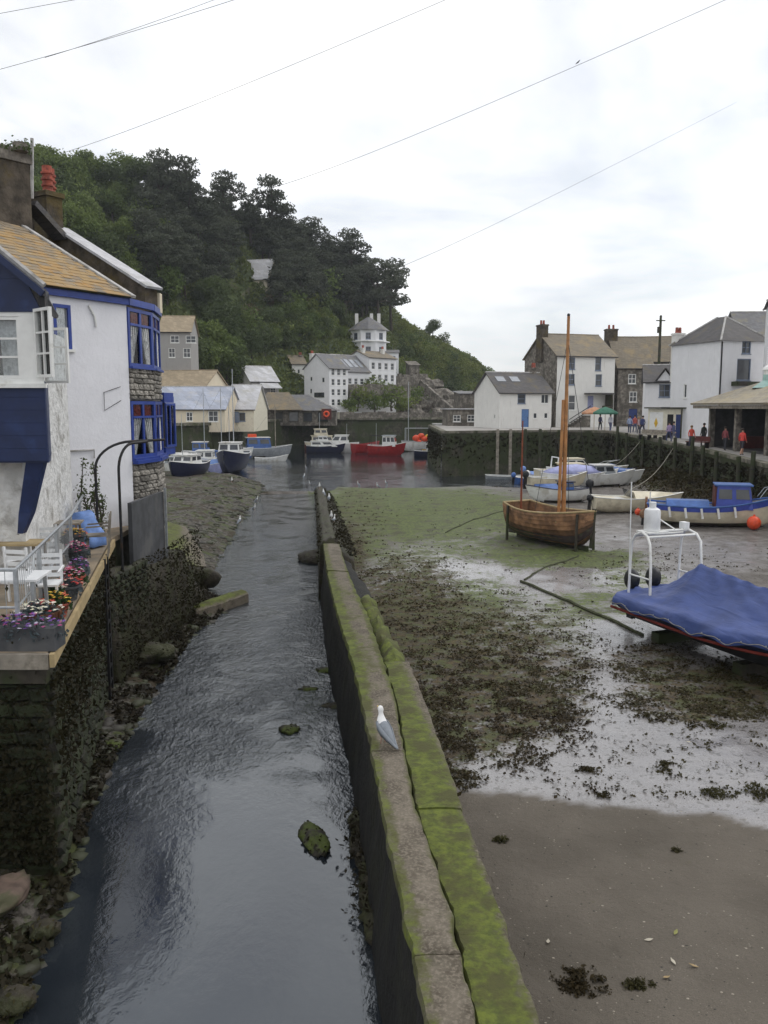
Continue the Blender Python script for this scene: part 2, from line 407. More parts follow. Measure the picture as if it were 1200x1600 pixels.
# zones painted as they lie on the shore: algae, brown weed, wet silt, sand
ALG = [(600,785,110,36,.9),(690,805,130,40,.9),(890,872,110,16,.9),(930,948,90,22,.7),(750,850,90,28,.7),(690,960,140,55,.75),(560,850,45,30,.8),(800,985,110,45,.65),(640,880,60,30,.7),(980,905,60,20,.6),(700,1060,120,60,.5)]
WEE = [(730,1010,150,60,.8),(760,1090,130,75,.9),(640,955,75,75,.9),(690,1120,70,70,.9),(1110,1085,120,40,.85),(540,870,32,50,1.),(600,925,60,40,.8),(1020,1040,70,26,.7),(560,800,40,40,.5),(700,1180,40,60,.8),(850,1040,80,40,.7),(1000,880,120,20,.35)]
WET = [(930,1160,330,100,1.),(790,905,230,24,1.2),(1000,1000,120,60,.9),(650,770,130,25,.6),(950,845,150,22,.5),(1080,870,140,22,.5),(660,880,70,25,.8),(1150,1210,140,80,1.),(860,985,110,60,.8),(620,760,120,20,.7),(720,830,60,40,.6)]
def zone(lst, px, py):
    m = 0.0
    for cx, cy, rx, ry, s in lst:
        q = ((px - cx) / rx) ** 2 + ((py - cy) / ry) ** 2
        if q < 4: m = max(m, s * (1 - sst(.15, 2.9, q)))
    return m
SANDL = [(560, 1228), (720, 1232), (850, 1245), (1000, 1264), (1100, 1278), (1200, 1292), (1500, 1330)]
def zones(x, y):
    px, py = proj((x, y, 0)); w = 22 * fb(x * .7, y * .7, 7)
    a, b, c = zone(ALG, px + w, py + w * .6), zone(WEE, px + w, py + w * .6), zone(WET, px, py)
    s = sst(-7, 5, py + 16 * fb(x * 1.1, y * 1.1, 1) - interp(SANDL, px))
    xl, xr = interp(BANK, y), interp(wl_r, y)
    left = 1.0 if x < xl + .6 and y < 80 else 0.0
    foot = 0.0
    if x > 15 and y > 42: foot = sst(interp([(q[1], q[0]) for q in QEDGE[:5]], y) - 4.5, interp([(q[1], q[0]) for q in QEDGE[:5]], y) - 2, x)
    if 0 <= x - xr < .7 and y < 30: b = max(b, .85 * (1 - (x - xr) / .7)); s *= .3 + .7 * sst(.05, .45, x - xr + .2 * fb(x * 3, y * 3))
    b = max(b, foot)
    return a, b, c, s, left
def build_ground():
    ys = []; y = 2.5
    while y < 150: ys.append(y); y += max(.07, .0085 * y)
    ts = [-1.15 + 2.5 * i / 250 for i in range(251)]
    v = []; zs = []
    for y in ys:
        for t in ts:
            x = t * (y + 3.5) * .55 / .62
            v.append((x, y, gz(x, y))); zs.append(zones(x, y))
    n = len(ts)
    f = [[i*n+j, i*n+j+1, (i+1)*n+j+1, (i+1)*n+j] for i in range(len(ys) - 1) for j in range(n - 1)]
    me = bpy.data.meshes.new('ground'); me.from_pydata(v, [], f)
    A = me.color_attributes.new('zone', 'FLOAT_COLOR', 'POINT'); B = me.color_attributes.new('zone_b', 'FLOAT_COLOR', 'POINT')
    A.data.foreach_set('color', [q for z in zs for q in (z[0], z[1], z[2], 1)])
    B.data.foreach_set('color', [q for z in zs for q in (z[3], z[4], 0, 1)])
    me.polygons.foreach_set('use_smooth', [True] * len(f))
    t = NT('harbour_mud'); p = t.pos()
    za = t.n('ShaderNodeVertexColor', layer_name='zone'); zb = t.n('ShaderNodeVertexColor', layer_name='zone_b')
    sa = t.n('ShaderNodeSeparateColor'); t.l(za.outputs[0], sa.inputs[0]); sb = t.n('ShaderNodeSeparateColor'); t.l(zb.outputs[0], sb.inputs[0])
    nb = t.noise(1.4, 7, p, .68); nf = t.noise(6.5, 6, p, .65); ng = t.noise(60, 4, p, .6); nl = t.noise(.45, 4, p)
    brk = t.math('ADD', t.math('MULTIPLY', nb, .6), t.math('MULTIPLY', nf, .4))      # about .5
    brk = t.math('ADD', t.math('MULTIPLY', brk, .75), t.math('MULTIPLY', t.noise(19, 4, p, .6), .25)); sbk = t.math('MULTIPLY', t.math('SUBTRACT', brk, .5), 3.0)
    def mask(z, w=.11, gain=1.0): return t.mr(t.math('ADD', t.math('MULTIPLY', z, gain), t.math('SUBTRACT', sbk, .5)), -w, w)
    alg = mask(t.math('MULTIPLY', sa.outputs[0], .88), .17); wee = mask(t.math('MULTIPLY', sa.outputs[1], .84), .2); wet = t.mr(t.math('ADD', sa.outputs[2], t.math('SUBTRACT', sbk, .5)), -.45, .45)
    snd = sb.outputs[0]; lef = sb.outputs[1]
    mud = t.mix(t.mr(nb, .35, .7), (.085, .074, .064), (.17, .155, .142))
    mud = t.mix(wet, mud, t.mix(nf, (.150, .140, .138), (.25, .235, .235)))
    mud = t.mix(t.math('MULTIPLY', t.mr(nf, .53, .62), .8), mud, (.045, .036, .024))
    sand = t.mix(t.mr(nl, .3, .7), (.082, .069, .053), (.150, .129, .104))
    sand = t.mix(t.mr(ng, .3, .7, 0, .6), sand, (.085, .074, .06)); sand = t.mix(t.mr(t.noise(140, 2, p), .66, .74, 0, .7), sand, (.36, .32, .26)); sand = t.mix(t.mr(t.noise(2.2, 6, p, .7), .56, .74, 0, .45), sand, (.062, .054, .042)); sand = t.mix(t.mr(t.noise(46, 3, p), .68, .75, 0, .8), sand, (.035, .03, .022))
    col = t.mix(snd, mud, sand)
    algc = t.mix(t.mr(nf, .35, .65), (.040, .056, .014), (.118, .152, .034)); algc = t.mix(t.mr(t.noise(1.1, 6, p, .65), .5, .62, 0, .75), algc, (.045, .038, .022))
    col = t.mix(t.math('MULTIPLY', alg, .92), col, algc)
    weec = t.mix(t.mr(nf, .35, .65), (.022, .016, .008), (.080, .056, .024)); weec = t.mix(t.mr(t.noise(2.4, 5, p, .65), .46, .58, 0, .8), weec, t.mix(nf, (.030, .036, .010), (.085, .100, .026)))
    col = t.mix(t.math('MULTIPLY', wee, .93), col, weec)
    shore = t.mix(t.mr(nf, .38, .62), (.028, .024, .018), (.115, .104, .090)); shore = t.mix(t.mr(nb, .46, .56), shore, t.mix(t.mr(nl, .46, .54), (.034, .024, .011), (.052, .066, .016)))
    col = t.mix(lef, col, shore)
    dry = t.math('MAXIMUM', t.math('MAXIMUM', snd, lef), t.math('MAXIMUM', t.math('MULTIPLY', alg, .95), wee))
    shiny = t.math('MULTIPLY', t.math('ADD', .12, t.math('MULTIPLY', wet, .88)), t.math('SUBTRACT', 1.0, dry))
    t.set(Base_Color=col, Roughness=t.math('SUBTRACT', .82, t.math('MULTIPLY', shiny, .58)))
    t.b.inputs['IOR'].default_value = 1.6
    t.l(t.math('ADD', .25, t.math('MULTIPLY', shiny, .6)), t.b.inputs['Specular IOR Level'])
    t.l(t.math('MULTIPLY', shiny, .6), t.b.inputs['Coat Weight']); t.b.inputs['Coat Roughness'].default_value = .18; t.b.inputs['Coat IOR'].default_value = 1.6
    h = t.math('ADD', t.math('MULTIPLY', nf, 1.0), t.math('MULTIPLY', ng, .30))
    bp = t.bump(h, .55, .05); t.l(t.math('SUBTRACT', .8, t.math('MULTIPLY', shiny, .45)), bp.inputs['Strength'])
    me.materials.append(t.m)
    o = bpy.data.objects.new('ground', me); COL.objects.link(o); tag(o, kind='structure')
build_ground()
def build_water():
    t = NT('harbour_water'); p = t.pos()
    s = t.n('ShaderNodeSeparateXYZ'); t.l(p, s.inputs[0]); Y = s.outputs[1]
    riff = t.math('MULTIPLY', t.mr(Y, 10.5, 17), t.mr(Y, 95, 60))                    # broken water where the stream runs over stones
    a = t.noise(4.6, 5, t.scale(p, (.8, .6, 1)), .6, .5); b = t.noise(11, 4, t.scale(p, (1, .6, 1)), .6, .3); c = t.noise(.8, 4, p)
    d = t.noise(28, 3, p)
    hgt = t.math('ADD', t.math('MULTIPLY', a, .7), t.math('MULTIPLY', b, .42)); hgt = t.math('ADD', hgt, t.math('MULTIPLY', d, .06))
    t.set(Base_Color=t.mix(t.mr(c, .35, .65), (.014, .018, .024), (.024, .029, .035)), Roughness=.03, Specular_Tint=(.90, .95, 1.0)); t.b.inputs['IOR'].default_value = 1.95
    t.b.inputs['Specular IOR Level'].default_value = .5
    bp = t.bump(hgt, .3, .30)
    patch = t.mr(t.noise(.55, 4, p, .6, .6), .38, .6, .22, 1.0)
    t.l(t.math('ADD', .035, t.math('MULTIPLY', t.math('MULTIPLY', riff, patch), .5)), bp.inputs['Strength'])
    MB().quad((-600, -40, WATER), (600, -40, WATER), (600, 2500, WATER), (-600, 2500, WATER)).build('water', t.m).__setitem__('kind', 'structure')
    MB().quad((-900, -300, -6), (900, -300, -6), (900, 2500, -6), (-900, 2500, -6)).build('sea_bed', M['stone_dark']).__setitem__('kind', 'structure')
build_water()

# ------------------------------------------------------------------ the hill
HF = [(-900,560,75),(-300,600,85),(-60,606,95),(60,610,102),(250,622,118),(400,630,140),(500,640,152),(620,640,166),(690,640,190),(780,640,235),(900,642,260)]   # foot: px, py, distance
HR = [(-900,60,150),(-300,150,150),(-60,205,150),(60,262,160),(200,292,172),(300,308,186),(400,345,198),(470,385,208),(530,425,216),(600,470,222),(640,508,228),(700,540,240),(770,590,256),(840,628,275),(900,640,285)]
def _hc(tab, u):
    for a, b in zip(tab, tab[1:]):
        if u <= b[0]: t = max(0, (u - a[0]) / (b[0] - a[0])); break
    else: t = 1
    return at(lerp(a[0], b[0], t), lerp(a[1], b[1], t), lerp(a[2], b[2], t))
def hill(u, v):
    f, r = _hc(HF, u), _hc(HR, u)
    if v <= 1:
        p = f.lerp(r, v); p.z = lerp(f.z, r.z, v ** .9)
        k = math.sin(v * math.pi)
        q = fb(p.x * .035, p.y * .035, 4) * 7 * k + fb(p.x * .12, p.y * .12, 8) * 2.2 * k
        p.y -= q * .5; p.z += q * .7
        return p
    d = (r - f); d.z = 0; d = d.normalized()
    p = r + d * (v - 1) * 120; p.z = r.z - (v - 1) * 25; return p
def build_hill():
    us = [-900 + 15 * i for i in range(121)]; vsx = [-.06 + .03 * i for i in range(36)] + [1.1, 1.3, 1.8, 2.6, 4]
    mb = MB(); n = len(vsx)
    for u in us:
        for v in vsx:
            if v < 0:
                p = hill(u, 0); p.z -= 8; p.y -= 1
            else: p = hill(u, v)
            mb.v.append(tuple(p))
    for i in range(len(us) - 1):
        for j in range(n - 1):
            mb.f.append([i*n+j, (i+1)*n+j, (i+1)*n+j+1, i*n+j+1]); mb.m.append(0)
    t = NT('hillside_turf'); p = t.pos()
    c = t.mix(t.mr(t.noise(.16, 6, p), .35, .65), (.028, .042, .014), (.070, .098, .026))
    s = t.n('ShaderNodeNewGeometry'); sp = t.n('ShaderNodeSeparateXYZ'); t.l(s.outputs['True Normal'], sp.inputs[0])
    c = t.mix(t.math('MULTIPLY', t.mr(sp.outputs[2], .5, .2), t.mr(t.noise(.3, 5, p), .45, .6)), c, (.13, .105, .08))
    t.set(Base_Color=c, Roughness=.95); t.bump(t.noise(1.2, 6, p), .8, .5)
    o = mb.build('hill', t.m, smooth='full'); tag(o, kind='structure')
build_hill()
# ------------------------------------------------------------------ trees and shrubs
def leafquad(mb, c, s, rnd, flat=0.0):
    th, z = rnd.uniform(0, 6.283), rnd.uniform(-1, 1)
    if flat: z = lerp(z, 1 if z > 0 else -1, flat)
    k = math.sqrt(max(0, 1 - z * z)); nrm = Vector((k * math.cos(th), k * math.sin(th), z))
    a = nrm.orthogonal().normalized(); a.rotate(Matrix.Rotation(rnd.uniform(0, 6.28), 3, nrm)); b = nrm.cross(a)
    a *= s * rnd.uniform(.7, 1.3); b *= s * rnd.uniform(.45, .8)
    c = Vector(c); mb.add([c - a, c - b * .8 + a * .1, c + a, c + b], [[0, 1, 2, 3]])
def crown(clumps, per, leaf, seed, flat=0.0):
    rnd = random.Random(seed); mb = MB()
    for (c, r) in clumps:
        c, r = Vector(c), Vector(r); k = int(per * (r.x * r.y * r.z) ** (2 / 3) * 1.0)
        for _ in range(k):
            d = Vector((rnd.gauss(0, 1), rnd.gauss(0, 1), rnd.gauss(0, 1))).normalized()
            rad = rnd.uniform(.55, 1.02) * (1 + .25 * noise.noise(d * 2.2 + c))
            if d.z < -.5: rad *= .75
            leafquad(mb, (c.x + d.x * r.x * rad, c.y + d.y * r.y * rad, c.z + d.z * r.z * rad), leaf, rnd, flat)
    return mb
def trunkmesh(h, r, limbs, seed):
    rnd = random.Random(seed); mb = MB(); lean = rnd.uniform(-.06, .06) * h
    pts = [(lean * t + .12 * math.sin(t * 5 + seed), .1 * math.cos(t * 4 + seed), h * t) for t in (-.12, 0, .25, .5, .75, 1)]
    mb.tube(pts, [r * 1.4, r * 1.15, r * .9, r * .75, r * .55, r * .3], 7)
    for c in limbs:
        c = Vector(c); t = rnd.uniform(.35, .75); s = Vector((lean * t, 0, h * t))
        if c.z < s.z: s.z = max(.2 * h, c.z - .3)
        m = s.lerp(c, .5) + Vector((0, 0, .25)); mb.tube([s, m, c], [r * .45, r * .32, r * .12], 5)
    return mb
PROTO = {}
def proto(kind, nvar):
    out = []
    for i in range(nvar):
        rnd = random.Random(hash((len(kind), i)) & 255); rnd.seed(i * 31 + len(kind)); cl = []
        if kind == 'pine':              # layered flat heads on a bare trunk, ~15 m
            h = 11 + i
            for k in range(15 + i % 3):
                a = k * 2.4 + i; d = rnd.uniform(.6, 3.9); z = h * rnd.uniform(.45, 1.0) - .12 * d
                q = rnd.uniform(1.0, 2.0); cl.append(((d * math.cos(a), d * math.sin(a), z), (q * rnd.uniform(.9, 1.3), q * rnd.uniform(.9, 1.3), q * rnd.uniform(.5, .75))))
            cl += [((.3, 0, h * 1.02), (2.6, 2.4, 1.2)), ((0, .4, h * .85), (2.4, 2.2, 1.1))]
            cm, tm = crown(cl, 92, .27, i, .1), trunkmesh(h, .32, [c for c, r in cl], i); ml = M['leaf_pine']
        elif kind == 'tree':            # round-headed broadleaf, ~8 m
            for k in range(10):
                a = k * 2.4 + i; d = rnd.uniform(.4, 2.4); z = rnd.uniform(2.0, 6.4)
                cl.append(((d * math.cos(a), d * math.sin(a), z), (rnd.uniform(1.2, 2.0),) * 3))
            cl.append(((0, 0, 5), (2.2, 2.2, 2.0))); cm, tm = crown(cl, 75, .26, i + 50), trunkmesh(5, .22, [c for c, r in cl[:6]], i + 9); ml = M['leaf_dark']
        else:                           # low shrub, ~3 m
            for k in range(8):
                a = k * 2.4 + i; d = rnd.uniform(.3, 1.7)
                cl.append(((d * math.cos(a), d * math.sin(a), rnd.uniform(.5, 2.1)), (rnd.uniform(.8, 1.25), rnd.uniform(.8, 1.25), rnd.uniform(.6, 1.0))))
            cm, tm = crown(cl, 80, .19, i + 90), trunkmesh(1.6, .1, [c for c, r in cl[:5]], i + 19); ml = M['leaf_green']
        co = cm.build('crown', ml, recalc=False); to = tm.build('trunk', M['bark'], smooth=True)
        out.append((co.data, to.data)); bpy.data.objects.remove(co); bpy.data.objects.remove(to)
    PROTO[kind] = out
proto('pine', 4); proto('tree', 5); proto('shrub', 4)
_LM = {}
def with_mat(me, mat):
    k = (me.name, mat.name)
    if k not in _LM:
        q = me.copy(); q.materials.clear(); q.materials.append(mat); _LM[k] = q
    return _LM[k]
CAT = {'pine': ('pine_tree', 'pine'), 'tree': ('broadleaf_tree', 'tree'), 'shrub': ('shrub', 'shrub')}
def plant(kind, pos, sc, label, group=None, mat=None, rnd=random, squash=1.0):
    nm, cat = CAT[kind]; cme, tme = PROTO[kind][rnd.randrange(len(PROTO[kind]))]
    t = thing(nm, label, cat, pos, rnd.uniform(0, 6.28), group); t.scale = (sc, sc, sc * squash)
    inst(with_mat(cme, mat) if mat else cme, 'crown', t); inst(tme, 'trunk', t)
    return t
def hill_at(px, py):
    """the place on the hillside seen at a pixel"""
    best = None
    for i in range(101):
        v = i / 100; lo = px - 60; hi = px + 60
        for _ in range(9):
            m = (lo + hi) / 2
            if proj(hill(m, v))[0] < px: lo = m
            else: hi = m
        p = hill((lo + hi) / 2, v); e = abs(proj(p)[1] - py)
        if best is None or e < best[0]: best = (e, p)
    return best[1]
def plant_hill():
    rnd = random.Random(11)
    # pines that stand clear against the sky: px of trunk, py of top, py of base
    for px, top, base, lab in [(252, 256, 372, 'tallest dark pine at the left end of the ridge wood'), (292, 264, 385, 'dark pine with a bushy head second from the left on the ridge'),
            (352, 268, 372, 'tall pine whose flat top shows sky through its branches left of the ridge gap'), (424, 294, 402, 'broad flat-topped pine right of the gap in the ridge wood'),
            (486, 340, 435, 'dark pine with a low top halfway down the ridge skyline'), (545, 366, 470, 'slim open pine standing up alone beside the ridge edge'),
            (592, 402, 512, 'large spreading pine with layered crown at the right end of the ridge'), (612, 425, 520, 'second layered pine leaning out over the slope at the ridge end'),
            (566, 420, 500, 'small pine between the slim pine and the spreading pine'), (516, 362, 450, 'round-headed pine just left of the slim open pine')]:
        p = hill_at(px, base); d = p.y; sc = (base - top) / F * d / 13.0
        plant('pine', p - Vector((0, 0, .4)), sc * (.95 if px < 560 else 1.0), lab, 'pines of the ridge wood', rnd=rnd)
    for k in range(112):
        px = rnd.uniform(222, 575)
        t = (px - 215) / 360
        ytop, ybot = lerp(325, 445, t), lerp(505, 500, t)
        py = rnd.uniform(ytop, ybot)
        if 345 < px < 430 and 425 < py < 520: continue
        p = hill_at(px, py)
        plant('pine', p - Vector((0, 0, .4)), rnd.uniform(.62, .95), 'dark pine packed in the dense ridge wood above the harbour', 'pines massed in the ridge wood', rnd=rnd, squash=.85)
    def belt(n, x0, x1, yf, kind, mats, sc, lab, grp, avoid=()):
        for k in range(n):
            px = rnd.uniform(x0, x1); a, b = yf((px - x0) / (x1 - x0)); py = rnd.uniform(a, b)
            if any(q[0] < px < q[2] and q[1] < py < q[3] for q in avoid): continue
            plant(kind, hill_at(px, py) - Vector((0, 0, .3)), rnd.uniform(*sc), lab, grp, M[rnd.choice(mats)], rnd)
    AV = [(345, 400, 425, 500), (240, 480, 318, 570), (448, 540, 632, 655), (535, 485, 622, 570), (362, 560, 448, 640)]
    belt(85, 30, 262, lambda t: (lerp(268, 300, t), lerp(420, 470, t)), 'tree', ['leaf_green', 'leaf_dark', 'leaf_green'], (.65, 1.15), 'rounded green tree on the slope left of the pines', 'trees on the slope left of the pines')
    belt(95, 245, 470, lambda t: (lerp(470, 500, t), lerp(600, 610, t)), 'tree', ['leaf_dark', 'leaf_dark', 'leaf_green'], (.55, 1.0), 'dark leafy tree on the lower slope below the pines', 'trees on the lower slope below the pines', AV)
    belt(70, 430, 640, lambda t: (lerp(470, 505, t), lerp(560, 590, t)), 'tree', ['leaf_green', 'leaf_dark', 'leaf_green'], (.4, .75), 'green tree on the slope around the hexagonal white house', 'trees around the hexagonal white house', AV)
    belt(75, 380, 600, lambda t: (lerp(440, 480, t), lerp(540, 520, t)), 'shrub', ['leaf_green', 'leaf_bright', 'leaf_rust', 'leaf_green'], (.9, 1.8), 'shrub in the bushy gardens below the ridge wood', 'shrubs in the gardens below the ridge wood', AV[:1] + AV[2:])
    belt(130, 622, 775, lambda t: (lerp(512, 590, t), lerp(600, 632, t)), 'shrub', ['leaf_green', 'leaf_bright', 'leaf_dark', 'leaf_bright'], (.7, 1.5), 'low green shrub on the bare headland slope running down to the sea', 'shrubs on the headland slope')
    plant('tree', hill_at(676, 528) - Vector((0, 0, .3)), .75, 'small wind-bent tree standing alone on the headland skyline', 'lone trees on the headland', M['leaf_dark'], rnd)
    plant('shrub', hill_at(694, 538) - Vector((0, 0, .3)), 1.3, 'small bush on the headland skyline right of the lone tree', None, M['leaf_dark'], rnd)
    plant('shrub', at(500, 470, 190), 2.6, 'large rounded green bush standing out below the right end of the pines', None, M['leaf_green'], rnd)
    plant('shrub', at(212, 425, 150), 2.2, 'bright green bush on the slope above the blue bay window roof', None, M['leaf_bright'], rnd)
    # bushes in front of the white terrace
    for i, (px, py, d, sc) in enumerate([(560, 640, 150, 1.5), (585, 642, 152, 1.3), (612, 640, 155, 1.6), (634, 643, 158, 1.2), (548, 645, 148, 1.0), (600, 628, 158, 1.4), (572, 622, 156, 1.5), (648, 630, 165, 1.2)]):
        plant('shrub', at(px, py, d), sc, 'green bush on the bank below the white terraced houses', 'bushes below the white terrace', M['leaf_green' if i % 3 else 'leaf_bright'], rnd)
    mb = MB(); r2 = random.Random(5)                            # undergrowth between the trees
    for k in range(62000):
        u = r2.uniform(-120, 800); v = r2.uniform(0.0, 1.03) ** .9
        p = hill(u, v); p.z += r2.uniform(0, .9)
        leafquad(mb, p, r2.uniform(.25, .55), r2)
    t = leafmat('undergrowth', (.100, .140, .036), (.13, .15, .045), .45)
    o = mb.build('hillside_undergrowth', t, recalc=False); tag(o, 'rough green undergrowth covering the hillside between the trees', 'undergrowth', kind='stuff')
plant_hill()
# ------------------------------------------------------------------ breakwater through the middle
def polyat(pts, s):
    """point at parameter s in 0..len-1 along a polyline"""
    i = min(int(s), len(pts) - 2); return pts[i].lerp(pts[i + 1], s - i)
def mossmat():
    t = NT('mossy_concrete'); p = t.pos()
    vc = t.n('ShaderNodeVertexColor', layer_name='moss'); sp = t.n('ShaderNodeSeparateColor'); t.l(vc.outputs[0], sp.inputs[0])
    n = t.noise(2.6, 7, p, .65); nf = t.noise(30, 4, p, .6); nm = t.noise(9, 5, p, .65)
    con = t.mix(t.mr(n, .35, .65), (.062, .050, .034), (.150, .128, .098)); con = t.mix(t.mr(nf, .45, .65, 0, .5), con, (.25, .215, .17)); con = t.mix(t.mr(nm, .55, .7, 0, .6), con, (.055, .050, .030))
    mos = t.mix(t.mr(nm, .3, .7), (.054, .066, .012), (.122, .148, .018)); mos = t.mix(t.mr(n, .43, .60, 0, .85), mos, (.055, .052, .016)); mos = t.mix(t.mr(nf, .5, .7, 0, .4), mos, (.03, .04, .006))
    m = t.mr(t.math('ADD', sp.outputs[0], t.math('MULTIPLY', t.math('SUBTRACT', t.math('ADD', t.math('MULTIPLY', n, .6), t.math('MULTIPLY', nm, .4)), .5), 1.5)), .32, .68)
    t.set(Base_Color=t.mix(m, con, mos), Roughness=.9); t.bump(t.math('ADD', t.math('MULTIPLY', nf, .5), nm), .6, .02)
    return t.m
M['mossy'] = mossmat()
def moss_build(mb, w, name, parent):
    o = mb.build(name, M['mossy'], parent, smooth=True, off=parent.location)
    a = o.data.color_attributes.new('moss', 'FLOAT_COLOR', 'POINT'); a.data.foreach_set('color', [q for x in w for q in (x, x, x, 1)])
    return o
def build_breakwater():
    base = Vector((-.2, 12, 0))
    th = thing('breakwater', 'long mossy concrete harbour wall with two rows of coping slabs between stream and mud', 'harbour wall', base)
    rnd = random.Random(3); N = len(BWL) - 1
    def strip(Lp, Rp, cuts, nm, zo, moss, drop):
        for c0, c1 in zip(cuts, cuts[1:]):
            mb = MB(); w = []; dz = rnd.uniform(-.012, .012); n = 26
            g = .0022; rings = []
            for k in range(n + 1):
                s = lerp(c0 + g, c1 - g, k / n); a, b = polyat(Lp, s), polyat(Rp, s); j = .030 * fb(a.y * 2.3, zo * 9) + .012 * fb(a.y * 9, 3)
                ring = []
                for t, z in ((.004, -drop), (.0, -.035), (.035, -.004), (.2, 0), (.4, .004), (.6, .003), (.8, 0), (.965, -.005), (1.0, -.04), (.998, -drop)):
                    q = a.lerp(b, t); ring.append((q.x + (j if t < .05 else .035 * fb(q.y * 2.7, 4) if t > .9 else 0), q.y, ZT + zo + dz + z + .02 * fb(q.x * 2.5, q.y * 2.5, 6) * (z > -.1)))
                    w.append(moss(t, q.y) + .12 * fb(q.x, q.y * .8, 31))
                rings.append(ring)
            mb.loft(rings, True, True); moss_build(mb, w, nm, th)
    cl = [0, 2.1, 4.15, 5.9, 6.6, 8.4, 10.2, 12.1, N]
    strip(BWL, [p.lerp(q, -.012) for p, q in zip(BWM, BWL)], cl, 'coping_slab', 0.0, lambda t, y: .58 - .40 * sst(.12, .50, t) + .42 * sst(.86, 1, t) + .22 * sst(11, 14, y) - .22 * sst(19, 26, y), .11)
    cr = [0, 2.6, 4.9, 6.6, 8.0]
    strip([p.lerp(q, .03) for p, q in zip(BWM, BWR)], BWR, cr, 'coping_slab', -.05, lambda t, y: .86 - .36 * sst(.60, 1, t) - .22 * sst(9, 13, y) * sst(0.1, .5, t) + .2 * sst(16, 22, y), .42)
    # heaved blocks where the second row breaks up
    for i, s in enumerate((8.35, 8.95, 9.5, 10.05, 10.7, 11.3)):
        a, b = polyat(BWM, s), polyat(BWR, s); c = a.lerp(b, .52); mb = MB()
        mb.blob((c.x, c.y, ZT - .28 - .05 * i), ((b - a).length * .50, .72 + .2 * (i % 2), .30), 40 + i, 3, .22, 1.6)
        moss_build(mb, [.75 + .3 * nz(*v) for v in mb.v], 'heaved_block', th)
    # body of the wall under the slabs
    mb = MB(); rings = []
    for k in range(90):
        s = N * k / 89; a, b = polyat(BWL, s), polyat(BWR, s); d = (b - a).normalized()
        t = k / 89; ring = []
        for q, z in ((a + d * .05, ZT - .105), (a + d * .01, .9), (a - d * .05, .3), (a - d * .12, -1.1), (b + d * .30, -1.1), (b + d * .12, .4), (b - d * .01, ZT - .46), (b - d * .06, ZT - .44)):
            j = .07 * fb(q.y * 2.0, z * 2.2, q.x) if z < 1.2 else 0
            ring.append((q.x + j, q.y, z if z < 1.0 or s < 8 else z - .12 * min(1, (s - 8) / 2)))
        rings.append(ring)
    mb.loft(rings, True, True); mb.build('wall_body', M['wall_black'], th, smooth='full', off=base)
    # worn far end sinking into the stream
    mb = MB(); rings = []
    for k in range(40):
        c = polyat(BWFAR, 4 * k / 39); r = []
        for j in range(13):
            t = j / 12; x = c.x + lerp(-.10, 1.0, t) + .05 * fb(c.y * 2, t * 3); z = c.z + .10 * fb(x * 3.5, c.y * 2.2, 7) + (.05 if .08 < t < .5 else -.18 if t < .6 else -.35 - .5 * (t - .6)) + .07 * math.floor(2 * fb(x * 2, c.y * 1.1, 17) + .5)
            r.append((x, c.y, z))
        r = [(c.x - .2, c.y, -1.2)] + r + [(c.x + 1.25, c.y, -1.2)]; rings.append(r)
    mb.loft(rings, True, True); mb.build('worn_end', M['weed_rock'], th, smooth='full', off=base); wq = MB()
    for k in range(2600):
        c = polyat(BWFAR, 4 * rnd.random()); u = rnd.random(); leafquad(wq, (c.x - .2 + 1.3 * u, c.y + rnd.uniform(-.2, .2), c.z - .1 + rnd.uniform(-.1, .1) - 1.2 * max(0, u - .6) ** 1.3 - (rnd.random() * .5 if u < .06 else 0)), rnd.uniform(.03, .10), rnd, .4)
    wq.build('end_weed', M['leaf_weed'], th, off=base, recalc=False)['kind'] = 'stuff'
    # weedy ledge at the foot on the stream side
    lg = MB(); lw = MB(); rr = random.Random(6)
    for i in range(16):
        t = i / 15; p = on(lerp(564, 596, t) + rr.uniform(-6, 6), lerp(1278, 1462, t), -.24); lg.blob(p, (rr.uniform(.14, .24), rr.uniform(.2, .34), rr.uniform(.12, .22)), 60 + i, 2, .5, 1.9)
        for k in range(55): leafquad(lw, p + Vector((rr.gauss(0, .13), rr.gauss(0, .2), .10 + rr.random() * .13)), rr.uniform(.015, .05), rr, .4)
    lo = lg.build('weedy_ledge', M['weed_rock'], th, smooth='full', off=base); lo['kind'] = 'stuff'; lo = lw.build('ledge_weed', M['leaf_weed'], th, off=base, recalc=False); lo['kind'] = 'stuff'

M['leaf_weed'] = leafmat('wall_weed', (.026, .019, .010), (.024, .022, .009), .4)
build_breakwater()
